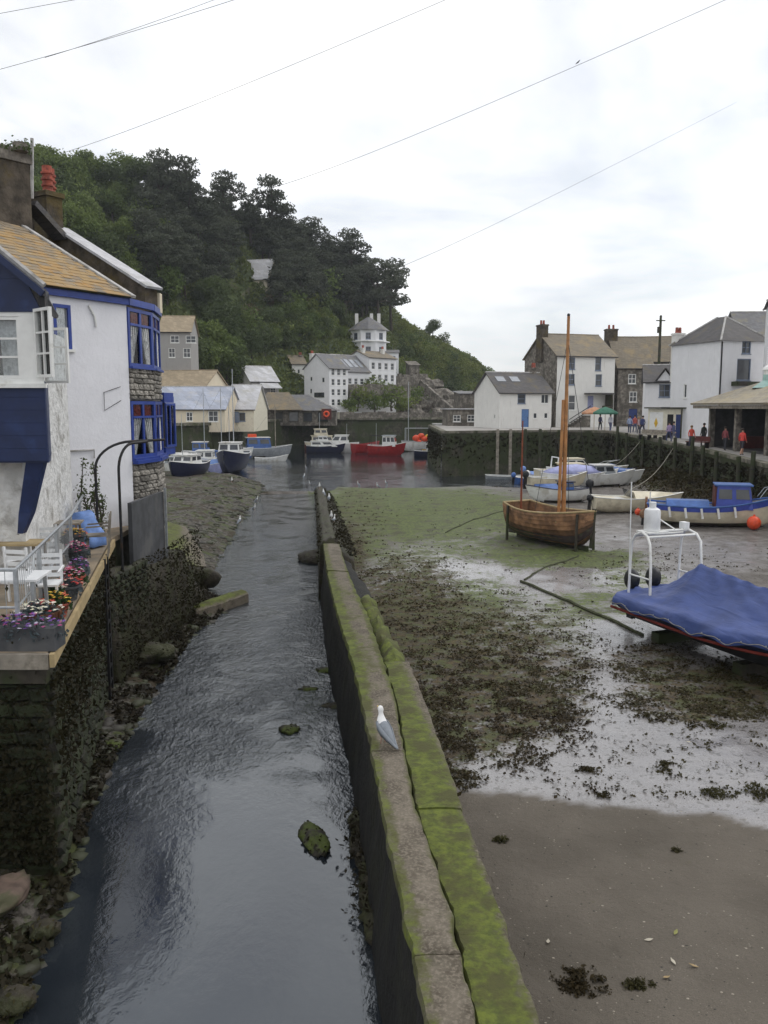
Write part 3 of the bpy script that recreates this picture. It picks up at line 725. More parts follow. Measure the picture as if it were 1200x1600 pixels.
# ------------------------------------------------------------------ windows, wall faces, roofs
def panel(mb, P, U, L, z0, z1, holes=(), inward=None, rev=.12, mi=0, mr_=None):
    """upright wall face from P along U (flat), cut by holes (u0,z0,w,h), each with a reveal"""
    P, U = Vector(P), Vector(U).normalized(); Z = Vector((0, 0, 1))
    us = sorted({0, L, *[h[0] for h in holes], *[h[0] + h[2] for h in holes]}); zs = sorted({z0, z1, *[h[1] for h in holes], *[h[1] + h[3] for h in holes]})
    us = [u for u in us if -1e-6 <= u <= L + 1e-6]; zs = [z for z in zs if z0 - 1e-6 <= z <= z1 + 1e-6]
    pt = lambda u, z: P + U * u + Z * z
    for a, b in zip(us, us[1:]):
        for c, d in zip(zs, zs[1:]):
            m, k = (a + b) / 2, (c + d) / 2
            if any(h[0] < m < h[0] + h[2] and h[1] < k < h[1] + h[3] for h in holes): continue
            mb.quad(pt(a, c), pt(b, c), pt(b, d), pt(a, d), mi)
    if inward is not None:
        I = Vector(inward).normalized() * rev
        for u, z, w, h in holes:
            c = [pt(u, z), pt(u + w, z), pt(u + w, z + h), pt(u, z + h)]
            for i in range(4): mb.quad(c[i], c[(i + 1) % 4], c[(i + 1) % 4] + I, c[i] + I, mr_ if mr_ is not None else mi)
def window(parent, P, U, N, u, z, w, h, nx=2, ny=2, frame='white_paint', pane='pane', inset=.09, fr=.05, bar=.025, sill=True, name='window', back=None, off=None, red=0):
    P, U, N = Vector(P), Vector(U).normalized(), Vector(N).normalized(); Z = Vector((0, 0, 1))
    if off is not None: P = P - Vector(off)
    def q(a, b, c): return P + U * a + Z * b + N * c
    def bx(mb, a0, a1, b0, b1, c0, c1):
        v = [q(a, b, c) for c in (c0, c1) for a, b in ((a0, b0), (a1, b0), (a1, b1), (a0, b1))]
        mb.add(v, [[0,3,2,1],[4,5,6,7],[0,1,5,4],[1,2,6,5],[2,3,7,6],[3,0,4,7]])
    mb = MB(); e = .002
    bx(mb, u + e, u + fr, z + e, z + h - e, -inset, -inset + .05); bx(mb, u + w - fr, u + w - e, z + e, z + h - e, -inset, -inset + .05)
    bx(mb, u + fr, u + w - fr, z + e, z + fr, -inset, -inset + .048); bx(mb, u + fr, u + w - fr, z + h - fr, z + h - e, -inset, -inset + .048)
    for i in range(1, nx): m = u + fr + (w - 2 * fr) * i / nx; bx(mb, m - bar / 2, m + bar / 2, z + fr, z + h - fr, -inset + .004, -inset + .04)
    for i in range(1, ny): m = z + fr + (h - 2 * fr) * i / ny; bx(mb, u + fr, u + w - fr, m - bar / 2, m + bar / 2, -inset + .006, -inset + .037)
    o = mb.build(name, M[frame], parent)
    pm = MB(); bx(pm, u + fr * .5, u + w - fr * .5, z + fr * .5, z + h - fr * .5, -inset - .012, -inset - .004); pm.build('pane', M[pane], o)
    if red:
        for i in range(nx): rm = MB(); a = u + fr + (w - 2 * fr) * i / nx; bx(rm, a + bar, a + (w - 2 * fr) / nx - bar, z + h - red, z + h - fr - .01, -inset + .002, -inset + .012); rm.build('red_light', M['red_glass'], o)
        bm_ = MB(); bx(bm_, u + fr, u + w - fr, z + h - red - .05, z + h - red + .01, -inset, -inset + .06); bm_.build('transom', M[frame], o)
    if sill: sm = MB(); bx(sm, u - .05, u + w + .05, z - .07, z - .003, -inset - .02, .06); sm.build('sill', M[frame if frame != 'blue' else 'white_paint'], o)
    if back: cm = MB(); bx(cm, u - .02, u + w + .02, z - .02, z + h + .02, -inset - .32, -inset - .30); cm.build('room_dark', M['dark'], o)
    return o
def curtain(parent, P, U, N, u, z, w, h, left=True, gap=.5, off=None, dpt=.2):
    """a lace curtain drawn to one side: hem swept from the middle to the jamb, in folds"""
    P, U, N = Vector(P), Vector(U).normalized(), Vector(N).normalized(); Z = Vector((0, 0, 1))
    if off is not None: P = P - Vector(off)
    mb = MB(); n = 14; rows = []
    for j in range(7):
        t = j / 6; ww = w * lerp(1.0, gap, t ** .9); r = []
        for i in range(n + 1):
            a = ww * i / n; a = a if left else w - a
            r.append(P + U * (u + a) + Z * (z + h * (1 - t)) - N * (dpt + .02 * math.sin(i * 2.2)))
        rows.append(r)
    rows = [[q + N * .012 for q in r] for r in rows]; mb.loft(rows, False, False); return mb.build('curtain', M['curtain'], parent, smooth='full', recalc=False)
def slab(mb, a, b, c, d, th=.1, mi=0):
    a, b, c, d = map(Vector, (a, b, c, d)); n = (b - a).cross(d - a).normalized() * th
    if n.z < 0: n = -n
    mb.add([a, b, c, d, a + n, b + n, c + n, d + n], [[0,3,2,1],[4,5,6,7],[0,1,5,4],[1,2,6,5],[2,3,7,6],[3,0,4,7]], mi)
# rubble pieces shared by the masonry near the camera
STONES = []
for i in range(6):
    mb = MB(); rr = random.Random(i); v, f = ICO[1]
    mb.add([(max(-.5, min(.5, p.x * .72)) + rr.uniform(-.05, .05), p.y * .5, max(-.5, min(.5, p.z * .72)) + rr.uniform(-.05, .05)) for p in v], f)
    o = mb.build('stone', M['stone_piece']); STONES.append(o.data); bpy.data.objects.remove(o)
STONES_WET = []
for s in STONES: q = s.copy(); q.materials.clear(); q.materials.append(M['stone_wet']); STONES_WET.append(q)
def masonry(parent, P, U, N, L, z0, z1, sw, sh, off, meshes, rnd, depth=.09, clip=None, proud=.02):
    """courses of single stones on a face; each stone an object of its own"""
    P, U, N = Vector(P), Vector(U).normalized(), Vector(N).normalized(); ang = math.atan2(U.y, U.x); z = z0; k = 0
    while z < z1 - .02:
        h = min(sh * rnd.uniform(.55, 1.6), z1 - z); u = rnd.uniform(-.5, 0) * sw
        while u < L:
            w = sw * rnd.uniform(.6, 1.6); a, b = max(u, 0), min(u + w, L)
            if b - a > .05 and not (clip and clip((a + b) / 2, z + h / 2)):
                p = P + U * ((a + b) / 2) + N * (proud + rnd.uniform(-.012, .02)) - Vector(off); p.z = z + h / 2 - off[2]
                inst(rnd.choice(meshes), 'stone', parent, p, (rnd.uniform(-.05, .05), rnd.uniform(-.06, .06), ang + rnd.uniform(-.06, .06)), ((b - a) * 1.02, depth * 2, h * 1.04)); k += 1
            u += w
        z += h
    return k
rl = random.Random(21)
# ------------------------------------------------------------------ terrace and its retaining wall
ZF = 2.9
TC, TE = Vector((-4.22, 10.2, ZF)), Vector((-6.40, 19.4, ZF))       # outer edge of the terrace
TD = (TE - TC).normalized(); TN = Vector((TD.y, -TD.x, 0))              # TN points to the river
def build_terrace():
    base = Vector((-6, 10.2, 0))
    th = thing('quay_terrace', 'raised paved terrace with pale timber edge above the weedy stone bank', 'terrace', base)
    poly = [(-16, 10.25), (TC.x - .05, 10.25), (TE.x - .05, TE.y), (-6.6, 25), (-16, 25)]
    mb = MB(); mb.prism(poly, ZF - .12, ZF); mb.build('paving', M['paving'], th, off=base)
    mb = MB(); mb.prism([(-16, 10.45), (TC.x - .14, 10.45), (TE.x - .14, TE.y), (-6.7, 25), (-16, 25)], -1.2, ZF - .12); mb.build('retaining_wall', M['quay_face'], th, off=base)
    mb = MB(); mb.beam((TC.x + .02, 10.2, ZF - .095), (TE.x + .02, TE.y, ZF - .095), .06, .17); mb.build('edge_board', M['wood_pale'], th, off=base)
    mb = MB(); mb.box(-16, 10.17, ZF - .20, TC.x - .02, 10.245, ZF - .004); mb.build('edge_board', M['wood_grey'], th, off=base)
    mb = MB(); mb.box(-16, 10.28, ZF - .42, TC.x - .1, 10.44, ZF - .205); mb.build('bearer', M['wood_wet'], th, off=base)
    # stones of the bank wall: the face towards us and the face along the stream
    masonry(th, (-8.2, 10.43, 0), (1, 0, 0), (0, -1, 0), 8.2 + TC.x - .16, -.1, ZF - .45, .36, .14, base, STONES_WET, rl, .10)
    p0 = TC - TD * .0 - TN * .12 + TD * .25; masonry(th, p0, TD, TN, 7.4, -.2, ZF - .28, .46, .23, base, STONES_WET, rl, .13)
    # weeds hanging on the wall: thick ragged fronds
    mb = MB(); r = random.Random(8)
    for k in range(7500):
        u = r.uniform(.2, 9.3); z = ZF - .3 - abs(r.gauss(0, 1.0)); p = TC + TD * u + TN * r.uniform(-.06, .05); p.z = z
        if z < -.2: continue
        leafquad(mb, p, r.uniform(.018, .06), r)
    for k in range(11000):
        p = Vector((r.uniform(-7.5, TC.x - .1), 10.37 - r.random() * .10, abs(r.gauss(0, 1.2)))); leafquad(mb, p, r.uniform(.015, .05), r)
    o = mb.build('hanging_weed', M['leaf_weed'], th, off=base, recalc=False); o['kind'] = 'stuff'
build_terrace()
def build_railing():
    base = TC - TN * .45; base.z = ZF; z = ZF
    th = thing('terrace_railing', 'galvanised tube railing along the flower-lined terrace edge', 'railing', base)
    line = [Vector((-9.5, 10.72, z)), Vector((base.x, 10.72, z)), TC - TN * .47 + TD * 6.0, Vector((-7.55, 21.0, z))]
    line[1] = TC - TN * .45 + TD * .52; line[1].z = z; line[0].y = line[1].y
    top = [p + Vector((0, 0, 1.0)) for p in line]
    mb = MB(); mb.tube(top, .028, 8); mb.build('handrail', M['galv'], th, smooth=True, off=base)
    mb = MB(); mb.tube([p + Vector((0, 0, .5)) for p in line], .018, 7); mb.build('middle_rail', M['galv'], th, smooth=True, off=base)
    for q in (line[1] + Vector((-1.6, 0, 0)), line[1], line[1].lerp(line[2], .33), line[1].lerp(line[2], .66), line[2], line[2].lerp(line[3], .5)):
        mb = MB(); mb.beam(q, q + Vector((0, 0, .985)), .05, .05); mb.box(q.x - .07, q.y - .07, z + .001, q.x + .07, q.y + .07, z + .012); mb.build('post', M['galv'], th, off=base)
    # wire mesh under the rail
    mb = MB()
    for a, b in ((line[0], line[1]), (line[1], line[2])):
        n = int((b - a).length / .14)
        for i in range(1, n): q = a.lerp(b, i / n); mb.beam(q + Vector((0, 0, .08)), q + Vector((0, 0, .98)), .007)
    mb.build('wire_infill', M['galv'], th, off=base)
build_railing()
# ------------------------------------------------------------------ flowers
FL = {}
for k, cols in {'mixed': [(.62,.05,.16),(.70,.62,.50),(.55,.03,.03),(.66,.28,.40)], 'yellow': [(.65,.42,.03),(.6,.5,.06),(.55,.1,.04),(.62,.30,.03)], 'purple': [(.14,.04,.30),(.20,.06,.38),(.36,.05,.20),(.5,.45,.6)],
                'pink': [(.60,.10,.26),(.55,.05,.10),(.70,.55,.56),(.3,.05,.2)], 'red': [(.58,.03,.03),(.62,.08,.05),(.66,.55,.42),(.6,.12,.2)], 'white': [(.75,.74,.60),(.7,.68,.5),(.75,.73,.66),(.6,.05,.06)]}.items(): FL[k] = flowermat('petals_' + k, cols)
def blooms(mb, c, rx, ry, h, n, s, rnd, up=.6):
    for k in range(n):
        a, d = rnd.uniform(0, 6.28), math.sqrt(rnd.random()); p = Vector((c[0] + rx * d * math.cos(a), c[1] + ry * d * math.sin(a), c[2] + h * (1 - .6 * d * d) + rnd.uniform(-.03, .03)))
        for j in range(5):
            b = j * 1.2566 + rnd.random() * .3; q = p + Vector((math.cos(b) * s, math.sin(b) * s, rnd.uniform(-.3, .3) * s)); l = Vector((-math.sin(b), math.cos(b), 0)) * s * .6
            mb.tri(p + Vector((0, 0, s * .2)), q + l, q - l)
        # petals share the centre so a bloom takes one colour
        m = len(mb.v)
def merge_blooms(mb):
    # join the five petals of each bloom at their centre vertex
    v, f = [], []
    for i in range(0, len(mb.f), 5):
        c = len(v); v.append(mb.v[mb.f[i][0]])
        for q in mb.f[i:i + 5]:
            a = len(v); v += [mb.v[q[1]], mb.v[q[2]]]; f.append([c, a, a + 1])
    mb.v, mb.f, mb.m = v, f, [0] * len(f)
def planter(p, kind, label, shape='tub', r=.24, h=.26, fol='leaf_pot', n=46, ang=0, L=.8):
    th = thing('flower_' + shape, label, 'flower ' + shape, p, ang, 'flower pots along the terrace edge'); rnd = random.Random(int(p.y * 97)); mb = MB()
    if shape == 'box':
        mb.box(-L/2, -r*.6, 0, L/2, r*.6, h); mb.build('box', M['slab'], th); rx, ry = L / 2, r * .7
    elif shape == 'basket':
        mb.lathe([(r*.25, 0), (r*.7, h*.25), (r*.98, h*.7), (r*1.05, h), (r*.95, h*.98), (r*.9, h*.8), (.001, h*.78)], n=18); mb.build('bowl', M['wood_bowl'], th, smooth=True); rx = ry = r
        for i in range(12):
            a = i * .5236; s = MB(); s.tube([(math.cos(a)*r*q, math.sin(a)*r*q, h*zz) for q, zz in ((.3, .02), (.74, .25), (1.02, .7), (1.09, 1.0))], .022, 5); s.build('stave', M['wood_bowl'], th, smooth=True)
    else:
        mb.lathe([(r*.7, 0), (r*.95, h*.85), (r*1.08, h*.87), (r*1.08, h), (r*.95, h), (r*.92, h*.85), (.001, h*.84)], n=16); mb.build('pot', M['terracotta' if fol != 'leaf_silver' else 'slab'], th, smooth=True); rx = ry = r
    fm = MB()
    for k in range(420):
        a, d = rnd.uniform(0, 6.28), rnd.random() ** .6; leafquad(fm, (1.25*rx*d*math.cos(a), 1.25*ry*d*math.sin(a), h*.8 + rnd.uniform(-.02, .20) * (1.25 - d) + (0 if d < .8 else -.12 * rnd.random())), rnd.uniform(.02, .045), rnd)
    fm.build('foliage', M[fol], th, recalc=False)['kind'] = 'stuff'
    bm_ = MB(); blooms(bm_, (0, 0, h * .8), rx * 1.15, ry * 1.15, .20, n, .026, rnd); merge_blooms(bm_); bm_.build('flowers', FL[kind], th, recalc=False)['kind'] = 'stuff'
    return th
M['wood_bowl'] = mk('brown_barrel_staves', (.16, .065, .035), .3, 6, .6, (.09, .04, .025), 3, .5, .2, .004)
def edge(u, w=.2): p = TC + TD * u - TN * w; p.z = ZF; return p
planter(edge(.95, .27), 'white', 'barrel-stave tub of white, pink and red flowers at the near terrace corner', 'basket', .27, .34, 'leaf_silver', 70)
planter(Vector((-4.62, 10.48, ZF)), 'purple', 'dark box of purple and magenta flowers at the terrace front corner', 'box', .3, .30, 'leaf_silver', 60, 0, .85)
planter(Vector((-5.35, 10.5, ZF)), 'purple', 'second dark box of purple flowers left of the corner box', 'box', .28, .28, 'leaf_silver', 40, 0, .6)
planter(edge(1.95), 'yellow', 'low pot of yellow flowers just behind the barrel-stave tub', 'pot', .2, .22, 'leaf_pot', 50)
planter(edge(2.5, .3), 'red', 'small pot with dark leaves and a few red blooms beside the railing', 'pot', .16, .26, 'leaf_pot', 24)
planter(edge(3.1), 'red', 'pot of grey foliage under red and cream flowers midway along the railing', 'pot', .22, .24, 'leaf_silver', 55)
planter(edge(3.9), 'pink', 'pot of magenta and red flowers beyond the grey-leaved pot', 'pot', .2, .24, 'leaf_pot', 55)
planter(edge(4.75), 'purple', 'trough of violet and white flowers next to the ladder hoops', 'box', .22, .22, 'leaf_silver', 40, math.atan2(TD.y, TD.x), .7)
planter(edge(5.7, .35), 'pink', 'tall hanging pot of bright pink flowers low against the white house', 'pot', .2, .42, 'leaf_silver', 70)
planter(edge(6.6, .5), 'yellow', 'high pot of yellow and red flowers at the far end of the railing', 'pot', .22, .6, 'leaf_silver', 90)
# ------------------------------------------------------------------ tables and chairs on the terrace
def table(name, label, p, rz, L, W, h, top, leg, slats=0):
    th = thing(name, label, 'table', p, rz)
    if slats:
        for i in range(slats):
            mb = MB(); a = -W/2 + W * i / slats; mb.box(-L/2, a + .006, h - .035, L/2, a + W/slats - .006, h); mb.build('slat', M[top], th)
    else: mb = MB(); mb.box(-L/2, -W/2, h - .03, L/2, W/2, h); mb.build('top', M[top], th)
    for x in (-1, 1):
        for y in (-1, 1): mb = MB(); mb.beam((x*(L/2-.06), y*(W/2-.06), 0), (x*(L/2-.08), y*(W/2-.08), h - .036), .045); mb.build('leg', M[leg], th)
    return th
def chair(label, p, rz, mat):
    th = thing('garden_chair', label, 'chair', p, rz, 'chairs on the terrace'); mb = MB(); mb.box(-.22, -.22, .42, .22, .22, .45); mb.build('seat', M[mat], th)
    for x in (-1, 1): mb = MB(); mb.beam((x*.2, -.2, 0), (x*.2, -.19, .42), .035); mb.build('leg', M[mat], th); mb = MB(); mb.beam((x*.2, .21, 0), (x*.2, .28, .9), .035); mb.build('leg', M[mat], th); mb = MB(); mb.beam((x*.235, -.2, .63), (x*.235, .25, .65), .03); mb.build('armrest', M[mat], th)
    for i in range(4): mb = MB(); mb.beam((-.2, .225 + .012*i, .52 + .1*i), (.2, .225 + .012*i, .52 + .1*i), .02, .06); mb.build('back_slat', M[mat], th)
    return th
table('terrace_table', 'white table with pale top behind the near railing corner', Vector((-5.35, 11.5, ZF)), .1, 1.1, .7, .74, 'plastic_white', 'galv')
table('slatted_table', 'pale timber slatted table below the blue brace', Vector((-6.6, 14.35, ZF)), 0, 1.3, .62, .76, 'wood_pale', 'wood_grey', 6)
table('grey_table', 'grey weathered table beside the blue covered pile', Vector((-6.55, 17.0, ZF)), .2, .6, .6, .74, 'wood_grey', 'wood_grey', 5)
chair('white garden chair facing the white table', Vector((-5.15, 12.4, ZF)), .2, 'plastic_white')
chair('white garden chair at the near end of the slatted table', Vector((-5.75, 13.2, ZF)), 2.9, 'plastic_white')
chair('white garden chair behind the slatted table', Vector((-6.35, 15.2, ZF)), .1, 'plastic_white')
chair('grey garden chair at the weathered table', Vector((-6.0, 17.2, ZF)), -1.3, 'wood_grey')
def sheet_pile():
    p = Vector((-6.65, 18.2, ZF)); th = thing('covered_furniture', 'pile of stacked chairs under a bright blue plastic sheet by the white house', 'tarpaulin', p); mb = MB()
    rows = []
    for j in range(9):
        t = j / 8; r = []
        for i in range(22):
            a = i * 6.2832 / 22; k = .62 - .30 * t ** 1.5 + .05 * math.sin(a * 5 + t * 2) * (1 - t) + .07 * fb(math.cos(a) * 2, math.sin(a) * 2, t * 2)
            r.append((k * math.cos(a) * 1.0, k * math.sin(a) * .8, .05 + .85 * t ** .8 + .1 * fb(math.cos(a), math.sin(a), 3 + t)))
        rows.append([(x * .72, y * .72, z * .85) for x, y, z in r])
    mb.loft(rows, True, True); mb.build('sheet', M['tarp'], th, smooth='full')
sheet_pile()
def spiky_plant():
    p = Vector((-7.0, 19.9, ZF)); th = thing('wall_shrub', 'tall thin dark shrub growing up the white house wall', 'shrub', p); r = random.Random(4); mb = MB(); lf = MB()
    for s in range(6):
        x, y = r.uniform(-.35, .35), r.uniform(-.15, .15); h = r.uniform(.8, 1.9); pts = [(x + .08*math.sin(t*4+s), y, h*t) for t in (0, .3, .6, 1)]; mb.tube(pts, [.03, .025, .018, .008], 5)
        for k in range(150): t = r.random() ** .7; leafquad(lf, (x + .08*math.sin(t*4+s) + r.gauss(0, .06), y + r.gauss(0, .06), h*t), r.uniform(.02, .05), r)
    mb.build('stem', M['bark'], th); lf.build('foliage', M['leaf_dark'], th, recalc=False)
spiky_plant()
# ------------------------------------------------------------------ blue overhanging house
def build_blue_house():
    base = Vector((-7.5, 14.2, ZF)); th = thing('blue_house', 'navy boarded upper room with white casement windows overhanging the terrace', 'house', base)
    X1, Y0 = -5.57, 13.8; X0 = -9.3; z0, z1, zt = 5.1, 7.72, 6.42
    B1 = Vector((-6.9, 17.3, 0)); c0 = Vector((X0, Y0, 0)); c1 = Vector((X1, Y0, 0)); side = (B1 - c1).normalized(); sn = Vector((side.y, -side.x, 0))
    # lower boards, each its own piece (broad, close butted)
    n = 6; bh = (zt - .06 - z0) / n
    for i in range(n):
        mb = MB(); mb.box(X0, Y0, z0 + bh * i + .002, X1, Y0 + .03, z0 + bh * (i + 1) - .002); mb.build('board', M['navy'], th, off=base)
    mb = MB(); mb.quad((X1, Y0, z0), B1 + Vector((0, 0, z0)), B1 + Vector((0, 0, zt)), (X1, Y0, zt)); mb.box(X0, Y0 + .035, z0 - .03, X1 - .02, Y0 + .10, zt - .06)
    mb.add([(X0, Y0 + .1, z0 - .01), (X1, Y0 + .1, z0 - .01), (B1.x, B1.y, z0 - .01), (X0, B1.y, z0 - .01)], [[0, 1, 2, 3]]); mb.build('under_wall', M['navy'], th, off=base)
    # white window band
    holes = [(.12 + 1.24 * k, zt + .08, 1.12, 1.10) for k in range(3)]
    P = Vector((X1, Y0, 0)); U = Vector((-1, 0, 0))
    mb = MB(); panel(mb, P, U, X1 - X0, zt - .06, 7.53, [(.36, 6.45, .98, 1.0), (1.5, 6.45, .98, 1.0), (2.64, 6.45, .98, 1.0)], (0, 1, 0), .10)
    panel(mb, c1, side, (B1 - c1).length, zt - .0, 7.70, [], None); mb.box(X0, Y0 - .07, zt - .12, X1 + .05, Y0 - .002, zt - .05); mb.build('window_band', M['white_paint'], th, off=base)
    for k in range(3):
        w = window(th, P, U, (0, -1, 0), .36 + 1.14 * k, 6.45, .98, 1.0, 2, 3, 'white_paint', 'glass', .06, .055, .035, False, back=True, off=base)
        cm = curtain(w, P, U, (0, -1, 0), .40 + 1.14 * k, 6.5, .4, 1.0, True, .9, off=base, dpt=.25)
    # open casement
    a = Vector((X1 - .06, Y0 - .05, 6.44)); b = a + Vector((.40, -.36, 0)); u = (b - a).normalized(); nn = Vector((u.y, -u.x, 0))
    window(th, a, u, nn, 0, 0.02, .54, 1.10, 2, 3, 'white_paint', 'glass', .0, .05, .03, False, name='open_casement', off=base)
    a2 = c1 + side * 1.0 + Vector((.02, 0, 6.40)); b2 = a2 + Vector((.5, -.1, 0)); u = (b2 - a2).normalized()
    window(th, a2, u, Vector((u.y, -u.x, 0)), 0, 0, .46, .95, 1, 3, 'white_paint', 'glass', .0, .045, .03, False, name='open_casement', off=base)
    # gable above with pale verge
    ap = Vector((-7.6, Y0, 9.54)); e1 = Vector((X1 + .02, Y0, 7.84)); e0 = Vector((-9.6, Y0, 7.9))
    for i in range(7):
        za, zb = (7.52 if i == 0 else lerp(7.80, 9.5, i / 7)), lerp(7.80, 9.5, (i + 1) / 7) - .004
        xr = lambda z: lerp(e1.x, ap.x, max(0, z - 7.84) / 1.7); xl = lambda z: lerp(e0.x, ap.x, max(0, z - 7.84) / 1.7)
        mb = MB(); mb.add([(xl(za), Y0 - .02, za), (xr(za), Y0 - .02, za), (xr(zb), Y0 - .02, zb), (xl(zb), Y0 - .02, zb), (xl(za), Y0 + .02, za), (xr(za), Y0 + .02, za), (xr(zb), Y0 + .02, zb), (xl(zb), Y0 + .02, zb)], [[0,3,2,1],[4,5,6,7],[0,1,5,4],[1,2,6,5],[2,3,7,6],[3,0,4,7]]); mb.build('board', M['navy'], th, off=base)
    mb = MB(); bk = Vector((-1.35, 3.5, 0))
    slab(mb, e1 + Vector((.14, -.2, -.10)), e1 + Vector((.14, -.2, -.10)) + bk, ap + bk, ap + Vector((0, -.2, .02)), .09)
    slab(mb, e0 + Vector((-.1, -.2, -.1)), e0 + bk, ap + bk, ap + Vector((0, -.2, .02)), .09); mb.build('roof', M['slate_grey'], th, off=base)
    mb = MB(); mb.beam(e1 + Vector((.12, -.22, -.06)), ap + Vector((0, -.22, .06)), .05, .10); mb.beam(e0 + Vector((-.1, -.22, -.06)), ap + Vector((0, -.22, .06)), .05, .10); mb.build('verge_board', M['navy'], th, off=base)
    mb = MB(); mb.tube([e1 + Vector((.12, -.15, .08)), ap + Vector((-.02, -.15, .21))], .05, 6); mb.build('verge_mortar', M['lead'], th, off=base)
    mb = MB(); mb.beam((X1 + .06, Y0 - .03, 7.88), (X1 + .06, Y0 - .03, 7.05), .09); mb.tube([(X1 + .07, Y0 - .1, 7.80), (X1 - 1.0, Y0 + 3.2, 7.80)], .06, 7); mb.build('gutter', M['iron'], th, smooth=True, off=base)
    # brace and the whitewashed ground-floor wall behind
    p, q = Vector((-5.80, Y0 + .06, 5.10)), Vector((-6.22, Y0 + .2, 3.85)); mb = MB(); mb.loft([[(p.x - .17, p.y, p.z - .02), (p.x + .13, p.y, p.z - .02), (p.x + .13, p.y + .16, p.z - .02), (p.x - .17, p.y + .16, p.z - .02)], [(q.x + .02, q.y, q.z + .35), (q.x + .24, q.y, q.z + .35), (q.x + .24, q.y + .16, q.z + .35), (q.x + .02, q.y + .16, q.z + .35)], [(q.x - .02, q.y, q.z), (q.x + .07, q.y, q.z), (q.x + .07, q.y + .16, q.z), (q.x - .02, q.y + .16, q.z)]]); mb.build('brace', M['navy'], th, off=base)
    mb = MB(); panel(mb, (-9.5, 14.35, 0), (1, 0, 0), 3.25, ZF - .02, z0 - .03); panel(mb, (-6.25, 14.35, 0), (-.19, 1, 0), 4.6, ZF - .02, 7.5); mb.build('ground_floor_wall', M['white_rough'], th, off=base)
M['white_rough'] = mk('thick_whitewashed_rubble', (.66, .66, .65), .12, 5, .9, (.36, .35, .33), 2.2, .4, 1.0, .06, 9)
build_blue_house()
# ------------------------------------------------------------------ white house with the blue bay
WA, WB = Vector((-7.85, 19.8, 0)), Vector((-6.6, 21.8, 0))
WU = (WB - WA).normalized(); WN = Vector((WU.y, -WU.x, 0)); WI = -WN          # WN faces the stream
BC, BD = at(240, 600, 23.1), at(251, 600, 24.6); BC.z = BD.z = 0
ZE = 8.60
def slatemat():
    t = NT('lichened_slate'); v = t.pos(); r = t.n('ShaderNodeObjectInfo').outputs['Random']
    c = t.mix(r, (.20, .17, .13), (.36, .25, .12)); lich = t.mix(r, (.42, .215, .045), (.31, .215, .10))
    m = t.mr(t.math('ADD', t.noise(.9, 6, v, .65), t.math('MULTIPLY', t.math('SUBTRACT', r, .5), .25)), .42, .62)
    c = t.mix(m, c, lich); c = t.mix(t.mr(t.noise(7, 5, v), .55, .72, 0, .7), c, (.30, .29, .26))
    t.set(Base_Color=c, Roughness=.9); t.bump(t.noise(25, 4, v), .4, .01); return t.m
